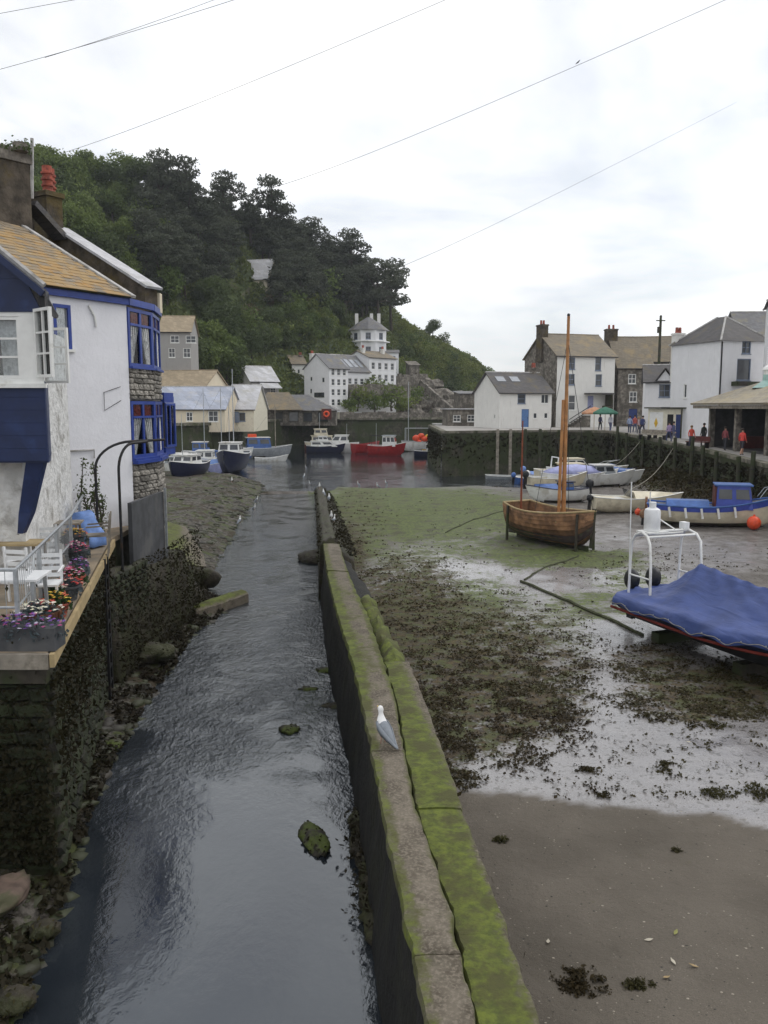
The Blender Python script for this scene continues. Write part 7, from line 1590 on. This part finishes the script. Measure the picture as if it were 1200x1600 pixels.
def rib():
    h = R(-70); s = Vector((7.33, 21.9, 0)); th = thing('covered_rib', 'inflatable boat under a creased blue cover with a white radar arch, drying on the mud', 'boat', Vector((s.x, s.y, gz(s.x, s.y) + .05)), h); L = 6.6
    hw = lambda x: 1.22 * (1 - max(0, (x - 3.6) / 3.2) ** 2.2) if x < 6.79 else .05
    keelz = lambda x: .12 + .5 * max(0, (x - 4) / 2.8) ** 2
    # inflatable tubes
    for sd in (-1, 1):
        mb = MB(); pts = [(x, sd * (hw(x) - .16), .84 + .18 * max(0, x - 3) / 3) for x in [-.35 + .38 * i for i in range(18)]]; mb.tube(pts, [.10] + [.19] * 16 + [.16], 12); mb.build('tube', M['rib_tube'], th, smooth='full')
        mb = MB(); mb.tube([(x, sd * (hw(x) + .075), .70 + .18 * max(0, x - 3) / 3) for x in [-.2 + .38 * i for i in range(17)]], .036, 7); mb.build('red_strake', M['red_strake'], th, smooth=True)
    mb = MB(); g = []
    for i in range(16):
        x = .0 + .43 * i; w = max(.03, hw(x) - .18); k = keelz(x); g.append([(x, -w, .72), (x, -w * .92, .45 + k * .3), (x, 0, k), (x, w * .92, .45 + k * .3), (x, w, .72)])
    mb.loft(g, True, True); mb.build('hull', M['rib_hull'], th)
    # the cover, drawn over the console and tied under the tubes
    n = 90; m = 56; mb = MB(); g = []
    ridge = [(-.5, 1.04), (-.1, 1.12), (.5, 1.36), (1.1, 1.78), (1.6, 2.12), (1.95, 2.10), (2.7, 2.0), (3.5, 1.96), (4.5, 1.92), (5.4, 1.72), (6.3, 1.45), (6.9, 1.2)]
    for i in range(n + 1):
        t = i / n; x = lerp(-.46, 6.8, t); zr = interp(ridge, x); w = max(.08, hw(max(0, x)) + .10) * (1 if x > 0 else math.sqrt(max(.06, 1 - (x / .5) ** 2))); lift = .18 * max(0, x - 3) / 3; r = []
        for j in range(m + 1):
            u = lerp(-1, 1, j / m); au = abs(u); sg = 1 if u > 0 else -1
            if au < .72:
                k = au / .72; y = k * w * .95; z = lerp(zr, 1.10 + lift, k ** (.95 if zr > 1.5 else 1.2)) - .17 * math.sin(math.pi * k) * min(1, (zr - 1.1) * 1.6)
            else:
                k = (au - .72) / .28; th_ = k * 1.9; y = w * .95 + .10 * math.sin(th_) ; z = 1.10 + lift - .27 * k
            fold = .016 * math.sin(x * 3.2 + au * 9 + 2 * fb(x * .8, u * 2)) * math.sin(math.pi * min(1, au * 1.3)) + .03 * fb(x * .7, u * 3.0, 5) + .02 * math.sin((x - 1.5) * 3.0 / (au + .25) + u * 3) * (au < .8)
            hang = .05 * math.sin(x * 4.1 + 1.2 * math.sin(x * 1.7)) * max(0, (au - .8) / .2)
            crs = .03 * abs(math.sin((x * .35 + au * 3.0) * 2.6)) ** 1.5 * sst(.1, .35, au) * sst(1.0, .7, au)
            r.append((x, sg * (y + fold * .5 + (.02 if au > .72 else 0)), z + fold + hang + crs + .028 * (1 - min(1, abs(fb(x * .35 + au * .9, u * 2.4, 9)) * 5)) ** 2 * sst(1.0, .85, au) - .04))
        g.append(r)
    mb.loft(g, False, False); mb.build('cover', M['cover'], th, smooth='full', recalc=False)
    for side in (0, m):
        hem = [Vector(g[i][side]) + Vector((0, (-.012 if side == 0 else .012), .05)) for i in range(2, n - 3)]; mb = MB(); mb.tube([q + Vector((0, 0, .025 * math.sin(k * .9))) for k, q in enumerate(hem)], .009, 5); mb.build('tie_rope', M['rope_pale'], th)
        for q in hem[3::7]: mb = MB(); mb.tube([q + Vector((0, 0, .03)), q + Vector((0, -.015 if side == 0 else .015, .03))], .018, 8); mb.build('eyelet', M['galv'], th)
    # radar arch
    zt = 2.72
    for y in (-.80, .80):
        mb = MB(); mb.tube([(-.15, y, .9), (-.12, y, 1.9), (-.08, y, 2.45), (.05, y * .97, 2.64), (.25, y * .92, zt)], .035, 8); mb.tube([(.75, y, .9), (.72, y, 1.9), (.66, y, 2.45), (.52, y * .97, 2.64), (.25, y * .92, zt)], .035, 8); mb.tube([(-.13, y, 1.55), (.73, y, 1.55)], .024, 7); mb.build('arch_leg', M['white_paint'], th, smooth=True)
    mb = MB(); mb.tube([(.25, -.75, zt), (.25, .75, zt)], .035, 8); mb.tube([(.0, -.77, 2.6), (.0, .77, 2.6)], .03, 8); mb.tube([(.5, -.77, 2.62), (.5, .77, 2.62)], .03, 8); mb.box(.0, -.74, 2.70, .5, -.1, 2.74); mb.build('arch_top', M['white_paint'], th, smooth=True)
    mb = MB(); mb.lathe([(.19, 0), (.21, .03), (.21, .50), (.19, .56), (.12, .60), (.001, .61)], (.22, -.42, 2.745), 16); mb.build('radar_dome', M['plastic_white'], th, smooth=True); mb = MB(); mb.lathe([(.09, 0), (.09, .14), (.001, .15)], (.22, -.42, 3.355), 12); mb.build('lamp_cap', M['plastic_white'], th, smooth=True)
    mb = MB(); mb.box(.1, .55, 2.75, .3, .72, 2.92); mb.build('lamp', M['plastic_white'], th); mb = MB(); mb.tube([(-.12, -.82, 1.2), (-.14, -.84, 4.0)], .016, 6); mb.build('aerial', M['plastic_white'], th); mb = MB(); mb.tube([(.3, -.3, 2.75), (.5, .1, 2.78), (.18, -.45, 3.2)], .02, 5); mb.build('bracket', M['white_paint'], th)
    for y in (-.35, .35): outb = MB(); outb.blob((-.62, y, 1.28), (.27, .19, .30), 6, 2, .08); outb.build('outboard_cowl', M['black_plastic'], th, smooth='full'); outb = MB(); outb.box(-.72, y - .07, .2, -.5, y + .07, 1.1); outb.build('outboard_leg', M['black_plastic'], th)
    mb = MB(); mb.box(.8, -.75, -.05, 1.1, .75, .22); mb.box(3.6, -.7, -.05, 3.9, .7, .24); mb.build('chock', M['wood_wet'], th)
def covermat(name, c):
    t = NT(name); v = t.obj(); n = t.noise(1.6, 5, v, .6); col = t.mix(t.mr(n, .3, .7), tuple(x * .8 for x in c), tuple(min(1, x * 1.2) for x in c)); col = t.mix(t.mr(t.noise(5, 6, v, .7), .62, .75, 0, .5), col, tuple(min(1, x * 1.5 + .05) for x in c))
    t.set(Base_Color=col, Roughness=.55); t.bump(t.math('ADD', t.math('MULTIPLY', t.noise(2.2, 4, t.scale(v, (.35, 2.4, 1.5)), .5, .8), 1.0), t.math('MULTIPLY', t.noise(80, 2, v), .02)), .5, .08); return t.m
M['cover'] = covermat('blue_pvc_cover', (.042, .072, .225)); M['cover_pale'] = mk('pale_seam_tape', (.34, .42, .68), .1, 4, .6)
M['rib_tube'] = mk('dark_blue_hypalon', (.014, .018, .05), .2, 4, .6); M['red_strake'] = mk('red_rubbing_strake', (.15, .018, .012), .2, 5, .7); M['rib_hull'] = mk('black_hull_bottom', (.012, .012, .016), .3, 3, .6)
rib()
def aground(name, label, px, py, d, deg, L, B, Dp, **k): return boat(name, label, px, py, d, R(deg), L, B, Dp, group=AG, **k)
# low cream speedboat
t, a = aground('speedboat', 'low cream speedboat with a long foredeck behind the lugger', 926, 803, 47.0, 4, 4.75, 2.0, .85, mats=('gel_cream', 'gel_cream'), sb=.26, rake=.5, rim='gel_white', deck='gel_cream', deckdrop=.02)
mb = MB(); mb.loft([[(x, -w, .86), (x, -w * .5, .88 + h), (x, w * .5, .88 + h), (x, w, .88)] for x, w, h in ((2.2, .8, .32), (3.0, .8, .30), (3.9, .5, .28), (4.6, .14, .24))]); mb.build('foredeck', M['gel_cream'], t, smooth=True); mb = MB(); mb.loft([[(2.1, -.78, .9), (2.1, .78, .9)], [(1.9, -.66, 1.34), (1.9, .66, 1.34)]], False, False); mb.build('windscreen', M['pane'], t); mb = MB(); mb.box(.5, -.7, .6, 1.7, .7, .84); mb.build('seat', M['gel_white'], t); outboard(t, 0, .6, .9)
# blue launch
def launch():
    p = at(1010, 830, 42.2); q = at(1196, 815, 40.6); d = q - p; p.z = max(0, gz(p.x, p.y)) + .02; L = 6.1
    th = thing('harbour_launch', 'blue and white launch with a maroon-backed wheelhouse and orange bow buoy', 'boat', p, math.atan2(d.y, d.x), AG); a = hull(th, L, 2.1, 1.0, sb=.62, ss=.08, tr=.8, rake=.3, mats=('gel_cream', 'antifoul'), boot=.22, rim='gel_blue', deck='gel_blue', deckdrop=.10, thick=.05)
    S = [i / 16 for i in range(17)]; mb = MB()
    for sd in (-1, 1): mb.loft([[hullpt(s, .02, sd, *a) + Vector((0, sd * .02, .02)), hullpt(s, .22, sd, *a) + Vector((0, sd * .02, 0))] for s in S], False, False)
    mb.build('blue_topstrake', M['launch_blue'], th, recalc=False)
    c = cabin(th, 3.2, 4.9, 1.5, .92, 1.15, 'launch_blue', 'gel_blue', .18, (2, 2)); mb = MB(); mb.box(3.13, -.72, .95, 3.19, .72, 2.0); mb.build('aft_bulkhead', M['maroon'], c)
    mb = MB(); mb.loft([[(x, -.85, .96), (x, -.4, 1.28), (x, .4, 1.28), (x, .85, .96)] for x in (.9, 2.0, 2.9)]); mb.build('hatch_cover', M['gel_blue'], th)
    for k in range(5): x = 1.0 + .75 * k; b = hullpt(x / L, .05, -1, *a); mb = MB(); mb.tube([b + Vector((0, -.08, .0)), b + Vector((.08, -.14, -.5))], .06, 7); mb.build('fender', M['gel_white'], th, smooth=True)
    mb = MB(); [mb.tube([(5.2, s * .45, 1.5), (5.5, s * .4, 1.95), (6.1, s * .12, 2.1)], .02, 6) for s in (-1, 1)]; mb.build('bow_rail', M['galv'], th); mb = MB(); mb.tube([(5.7, .0, 1.6), (6.3, 0, 2.0)], .03, 6); mb.build('bowsprit', M['galv'], th)
    mb = MB(); mb.box(-.12, -.25, .5, .0, .25, 1.35); mb.build('rudder_head', M['wood'], th); mb = MB(); mb.tube([(.1, -.8, 1.0), (.1, -.8, 1.7)], .03, 6); mb.build('stern_post', M['white_paint'], th)
    for nm, lab, (px, py, dd, r) in (('buoy', 'large orange mooring buoy hung at the launch bow', (1178, 817, 39.6, .32)), ('buoy', 'small orange buoy by the launch stern', (997, 800, 42.6, .17))):
        b = at(px, py, dd); t = thing(nm, lab, 'buoy', b); mb = MB(); mb.blob((0, 0, 0), (r, r, r * 1.05), 2, 3, .02); mb.build('float', M['orange'], t, smooth='full'); mb = MB(); mb.tube([(0, 0, r * .95), (0, 0, r * 1.25)], .05, 6); mb.build('eye', M['orange'], t)
    p = at(1007, 812, 41.8); t = thing('outboard_motor', 'brown-cowled outboard motor on the launch stern', 'outboard motor', p); outboard(t, .2, .0, 1.1, 'wood')
M['launch_blue'] = mk('launch_blue_paint', (.05, .08, .36), .15, 4, .4)
launch()
# boats drying in a cluster under the quay
t, a = aground('motor_yacht', 'cream motor yacht with a low rounded cabin in the cluster under the quay', 838, 752, 66, 3, 6.6, 2.6, 1.25, mats=('gel_cream', 'antifoul'), boot=.2, sb=.4, rake=.8, deck='gel_cream', deckdrop=.03); t.location.z += .05; cabin(t, 1.8, 4.4, 1.9, 1.05, .75, 'gel_cream', 'gel_cream', .8, (3, 2)); mb = MB(); mb.tube([(4.6, -.8, 1.45), (5.6, -.5, 1.95), (6.7, 0, 2.1), (5.6, .5, 1.95), (4.6, .8, 1.45)], .025, 6); mb.build('bow_rail', M['galv'], t)
t, a = aground('covered_boat', 'white-hulled boat under a faded lilac cover in front of the cream yacht', 852, 764, 61, 14, 5.4, 2.2, 1.1, mats=('gel_white', 'antifoul'), boot=.2, sb=.3); mb = MB(); mb.loft([[(x, -1.05*w, 1.13), (x, -.55*w, 1.15 + .42*h), (x, 0, 1.2 + .55*h), (x, .55*w, 1.15 + .42*h), (x, 1.05*w, 1.13)] for x, w, h in ((.1, .78, .5), (1.2, .98, 1.0), (2.4, 1.02, 1.15), (3.8, .85, .8), (5.3, .25, .4))]); mb.build('cover', M['gel_lilac'], t, smooth='full')
t, a = aground('motor_boat', 'blue and white dinghy with a big outboard nearest the lugger masts', 914, 788, 52.5, 190, 3.5, 1.8, .85, mats=('gel_white', 'antifoul'), boot=.2, sb=.3, rim='gel_navy', deck='gel_navy', deckdrop=.08); outboard(t, 0, .8, 1.3); cabin(t, 1.0, 1.9, 1.2, .8, .5, 'gel_blue', 'gel_navy'); mb = MB(); mb.loft([[(x, -.8*w, .93), (x, 0, 1.2), (x, .8*w, .93)] for x, w in ((1.95, 1.0), (2.7, .8), (3.4, .2))], False, False); mb.build('bow_cover', M['gel_blue'], t)
t, a = aground('rowing_dinghy', 'small blue dinghy with an outboard at the left of the cluster', 806, 745, 68, 20, 3.4, 1.5, .7, mats=('gel_blue', 'antifoul'), boot=.2, rim='gel_white'); outboard(t, 0, .7, 1.0, 'gel_blue')
t, a = aground('rowing_dinghy', 'blue-covered dinghy with raised engine behind the cluster', 822, 733, 71, 15, 3.6, 1.6, .75, mats=('gel_white', 'antifoul'), boot=.2, rim='gel_lilac'); outboard(t, 0, .9, 1.2, 'tarp'); mb = MB(); mb.loft([[(x, -.7*w, .76), (x, 0, 1.05), (x, .7*w, .76)] for x, w in ((.3, .8), (1.8, 1), (3.4, .25))], False, False); mb.build('cover', M['tarp'], t)
t, a = aground('rowing_dinghy', 'grey tender upright behind the cream yacht', 868, 728, 74, 10, 3.6, 1.6, .75, mats=('gel_grey', 'antifoul'), boot=.2, rim='gel_white'); outboard(t, 0, .8, 1.1); mb = MB(); mb.tube([(1.0, -.6, .8), (1.1, -.6, 1.5), (1.1, .6, 1.5), (1.0, .6, .8)], .05, 7); mb.build('roll_bar', M['plastic_white'], t)
t, a = aground('motor_boat', 'white half-decked boat with a grey canopy at the right of the cluster', 892, 760, 62, 5, 4.4, 2.0, .95, mats=('gel_white', 'antifoul'), boot=.2, sb=.35, rim='gel_white', deck='gel_white', deckdrop=.05); cabin(t, 1.6, 3.2, 1.6, .92, .7, 'gel_grey', 'gel_white'); outboard(t, 0, .7, 1.0)
t, a = aground('rowing_dinghy', 'pale dinghy with a white engine left of the lilac cover', 828, 756, 63.5, 24, 3.8, 1.6, .75, mats=('gel_cream', 'antifoul'), boot=.2, rim='gel_navy', deck='gel_blue'); outboard(t, 0, .8, 1.15, 'gel_white')
t, a = aground('motor_boat', 'blue-decked white boat close under the quay wall', 900, 738, 72, 2, 5.2, 2.0, .95, mats=('gel_white', 'antifoul'), boot=.2, sb=.3, rim='gel_blue', deck='gel_blue'); cabin(t, 1.8, 3.4, 1.5, .9, .6, 'gel_white', 'gel_blue')
t, a = aground('motor_boat', 'bulky white cuddy boat tucked behind the lilac cover', 858, 740, 69, 8, 4.6, 2.1, 1.35, mats=('gel_white', 'antifoul'), boot=.15, sb=.35, rim='gel_white', deck='gel_white', deckdrop=.04); cabin(t, 1.3, 3.3, 1.7, 1.32, .85, 'gel_white', 'gel_cream', .7); mb = MB(); mb.tube([(.4, -.8, 1.3), (.5, -.8, 2.3), (.5, .8, 2.3), (.4, .8, 1.3)], .06, 7); mb.build('roll_bar', M['plastic_white'], t)
t, a = aground('covered_boat', 'small boat under a blue tarpaulin right of the lilac cover', 915, 755, 63.5, 350, 3.8, 1.9, .95, mats=('gel_white', 'antifoul'), boot=.15, sb=.3); mb = MB(); mb.loft([[(x, -.93*w, .98), (x, -.5*w, 1.0 + .42*h), (x, 0, 1.05 + .5*h), (x, .5*w, 1.0 + .42*h), (x, .93*w, .98)] for x, w, h in ((.1, .78, .5), (1.0, .98, .9), (2.2, .9, .8), (3.6, .25, .35))]); mb.build('cover', M['gel_blue'], t, smooth='full')
t, a = aground('rowing_dinghy', 'cream dinghy with a dark engine at the front of the cluster', 826, 768, 59.5, 12, 4.0, 1.8, .9, mats=('gel_cream', 'antifoul'), boot=.15, rim='gel_white', deck='gel_grey'); outboard(t, 0, .85, 1.2)
t, a = aground('landing_float', 'long low pale float lying along the pier foot', 760, 735, 72.5, 2, 6.0, 1.3, .5, mats=('gel_grey', 'antifoul'), boot=.1, rim='gel_white', tr=.95)
t, a = aground('landing_float', 'pale float against the quay wall right of the cluster', 935, 738, 70, 2, 4.2, 1.1, .5, mats=('gel_grey', 'antifoul'), boot=.1, rim='gel_white', tr=.95)
# ------------------------------------------------------------------ ropes and chains on the mud
def rope(label, pts, r=.035, name='mooring_rope', cat='rope'):
    P = []
    for (a, b), (c, d) in zip(pts, pts[1:]):
        n = 8
        for i in range(n): t = i / n; q = on(lerp(a, c, t), lerp(b, d, t), 0); P.append(Vector((q.x, q.y, gz(q.x, q.y) + r * .6)) + Vector((.05 * fb(q.x * 2, q.y * 2), .05 * fb(q.y * 2, q.x), 0)))
    o = P[0].copy(); th = thing(name, label, cat, o); mb = MB(); mb.tube([p - o for p in P], r, 6); mb.build('strand', M['rope'], th, smooth=True)
rope('weedy rope running from the lugger over the green mud to the silt', [(905, 868), (850, 888), (815, 908)]); rope('dark weedy chain lying across the silt below the lugger', [(815, 908), (880, 938), (960, 972), (1010, 995)], .05, 'mooring_chain', 'chain'); rope('mooring line lying on the mud left of the lugger', [(790, 798), (740, 812), (690, 835)], .03)
def quay_line(label, a, b):
    th = thing('mooring_line', label, 'rope', a); mb = MB(); mb.tube([(b - a) * t - Vector((0, 0, .5 * math.sin(math.pi * t))) for t in [i / 10 for i in range(11)]], .022, 5); mb.build('strand', M['rope_pale'], th)
quay_line('pale mooring line slanting from the quay edge to the cream speedboat', at(1052, 700, 64), at(985, 765, 47.8)); quay_line('mooring line from the quay down to the cluster of boats', at(1000, 690, 72), at(938, 735, 67))
# ------------------------------------------------------------------ gulls
GULL = {}
def gull_parts():
    mb = MB(); prof = [(-.30, .002, .19), (-.24, .035, .20), (-.14, .068, .225), (-.02, .090, .245), (.07, .094, .275), (.125, .078, .33), (.15, .056, .385), (.158, .042, .435), (.172, .050, .478), (.197, .047, .500), (.222, .036, .500), (.240, .018, .494)]
    mb.loft([[(x, r * .92 * math.cos(k * .5236), z + r * math.sin(k * .5236)) for k in range(12)] for x, r, z in prof]); GULL['body'] = (mb, 'gull_white')
    for s, nm in ((-1, 'a'), (1, 'b')):
        w = MB(); g = []
        for x, y, z, h in ((.12, .088, .31, .03), (.05, .104, .285, .062), (-.06, .102, .255, .066), (-.18, .07, .225, .05), (-.30, .035, .205, .03), (-.40, .010, .195, .010)): g.append([(x, s * (y - .02), z + h), (x, s * (y + .008), z + h * .3), (x - .02, s * (y + .002), z - h * .8), (x, s * (y - .03), z)])
        w.loft(g); GULL['wing' + nm] = (w, 'gull_grey')
        l = MB(); l.tube([(.03, s * .035, .18), (.02, s * .036, .09), (.03, s * .036, .008)], .0075, 5); l.add([(.03, s*.036, .012), (.10, s*.036 + .03, .003), (.115, s*.036, .003), (.10, s*.036 - .03, .003)], [[0,1,2],[0,2,3]]); GULL['leg' + nm] = (l, 'gull_leg')
    mt = MB(); mt.loft([[(x, y_ * r * .98, z + r * 1.06 * q) for y_, q in ((-1.02, .05), (-.86, .58), (-.45, .92), (0, 1.03), (.45, .92), (.86, .58), (1.02, .05))] for x, r, z in ((.075, .080, .272), (.03, .094, .262), (-.04, .093, .246), (-.14, .074, .226), (-.24, .046, .205), (-.31, .022, .196))], False, False); GULL['mantle'] = (mt, 'gull_grey')
    b = MB(); b.loft([[(.225, -.012, .500), (.225, .012, .500), (.225, .01, .480), (.225, -.01, .480)], [(.27, -.006, .492), (.27, .006, .492), (.27, .006, .476), (.27, -.006, .476)], [(.288, -.002, .48), (.288, .002, .48), (.286, .002, .470), (.286, -.002, .470)]]); GULL['beak'] = (b, 'gull_beak')
    e = MB(); e.blob((.205, .038, .508), (.006,) * 3, 1, 1, 0); e.blob((.205, -.038, .508), (.006,) * 3, 1, 1, 0); GULL['eye'] = (e, 'black_plastic')
    t = MB(); t.loft([[(-.29, -.018, .197), (-.29, .018, .197), (-.29, .018, .188), (-.29, -.018, .188)], [(-.385, -.03, .18), (-.385, .03, .18), (-.385, .03, .176), (-.385, -.03, .176)]]); GULL['tail'] = (t, 'black_plastic')
    for k, (mb, m) in list(GULL.items()):
        if not k.startswith('leg'):
            c_, s_ = math.cos(R(24)), math.sin(R(24)); mb.v = [(.02 + .86 * ((x - .02) * c_ - (z - .22) * s_ * .75), y, .215 + .9 * ((x - .02) * s_ + (z - .22) * c_)) for x, y, z in mb.v]
        o = mb.build(k.rstrip('ab') if k[:-1] in ('wing', 'leg') else k, M[m], smooth='full' if k not in ('beak',) else False); GULL[k] = o.data; bpy.data.objects.remove(o)
M['gull_white'] = mk('white_plumage', (.78, .78, .78), .05, 20, .85, bump=.2, bd=.004); M['gull_grey'] = mk('grey_mantle', (.22, .24, .27), .1, 14, .85, bump=.3, bd=.005); M['gull_leg'] = mk('pink_leg', (.50, .30, .24), .1, 9, .6, bump=0); M['gull_beak'] = mk('yellow_beak', (.60, .42, .10), .1, 9, .5, bump=0)
gull_parts()
def gull(label, p, rz, sc=1.0, group=None, tuck=0):
    th = thing('gull', label, 'gull', p, rz, group); th.scale = (sc,) * 3
    for k, me in GULL.items(): inst(me, k[:-1] if k[:-1] in ('wing', 'leg') else k, th)
    return th
g = gull('white gull with grey wings standing on the coping slabs of the breakwater', on(600, 1163, ZT + .0), R(128), .92); 
rg = random.Random(77)
for px, py, z in ((499, 764, .42), (506, 775, .5), (514, 783, .5), (517, 814, 1.12), (521, 820, 1.0)): gull('gull resting on the sunken far end of the breakwater', on(px, py, z), rg.uniform(0, 6.28), .82, 'gulls at the far end of the breakwater')
for px, py in ((560, 752), (590, 756), (603, 750)): p = on(px, py, 0); p.z = gz(p.x, p.y) + .01; p.z = max(p.z, WATER - .12); gull('gull standing on the green mud beyond the breakwater', p, rg.uniform(0, 6.28), .82, 'gulls on the green mud')
for px, py in ((475, 745), (484, 757), (478, 731)): p = on(px, py, WATER); p.z = WATER - .13; gull('gull floating on the pool off the end of the breakwater', p, rg.uniform(0, 6.28), .82, 'gulls floating on the pool')
for px, py in ((362, 760), (401, 776), (397, 788), (374, 811)): p = on(px, py, 0); p.z = max(gz(p.x, p.y), WATER - .1); gull('gull on the stony left shore below the moored boats', p, rg.uniform(0, 6.28), .82, 'gulls on the left shore')
# ------------------------------------------------------------------ overhead cables
def cable(label, a, b, r, sag=.4):
    th = thing('overhead_cable', label, 'cable', a); d = b - a; mb = MB(); mb.tube([d * t - Vector((0, 0, sag * 4 * t * (1 - t))) for t in [i / 24 for i in range(25)]], [lerp(max(r, .00021 * a.length), r, i / 24) for i in range(25)], 5); mb.build('wire', M['iron'], th); return th
cable('short overhead wire crossing the top left corner', at(-60, 32, 30), at(180, -12, 30), .007, .0); cable('overhead wire running from the left edge up to the top centre', at(-40, 119, 40), at(420, -18, 40), .010, .1); cable('thin overhead wire just above the left pair', at(70, 90, 42), at(380, -18, 42), .008, .1)
cable('long overhead wire rising from the wooded hill to the top centre', at(95, 240, 150), at(760, -28, 48), .012, .5); cable('longest overhead wire from the ridge pines to the top right', at(420, 295, 190), at(1200, -30, 46), .012, .8); cable('faint overhead wire rising from the end of the ridge towards the right', at(628, 416, 215), at(1150, 160, 60), .006, .5)
def wire_bird():
    p = at(903, 99.5, 84); th = thing('small_bird', 'tiny dark bird perched on the longest overhead wire', 'bird', p); mb = MB(); mb.loft([[(x, r * math.cos(k * .7854), z + r * math.sin(k * .7854)) for k in range(8)] for x, r, z in ((-.24, .01, -.05), (-.12, .06, .05), (.02, .085, .14), (.10, .07, .22), (.15, .055, .29), (.20, .02, .30))]); mb.build('body', M['black_plastic'], th, smooth='full')
wire_bird()
# ------------------------------------------------------------------ thin sea air
def haze():
    m = bpy.data.materials.new('sea_air'); m.use_nodes = True; nt = m.node_tree; nt.nodes.clear()
    o = nt.nodes.new('ShaderNodeOutputMaterial'); v = nt.nodes.new('ShaderNodeVolumePrincipled'); v.inputs['Color'].default_value = (.86, .92, 1, 1); v.inputs['Density'].default_value = .00027; v.inputs['Anisotropy'].default_value = .2
    nt.links.new(v.outputs[0], o.inputs['Volume']); m.cycles.homogeneous_volume = True if hasattr(m.cycles, 'homogeneous_volume') else None
    mb = MB(); mb.box(-950, -320, -8, 950, 2600, 150); h = mb.build('haze', m); tag(h, kind='stuff')
haze()
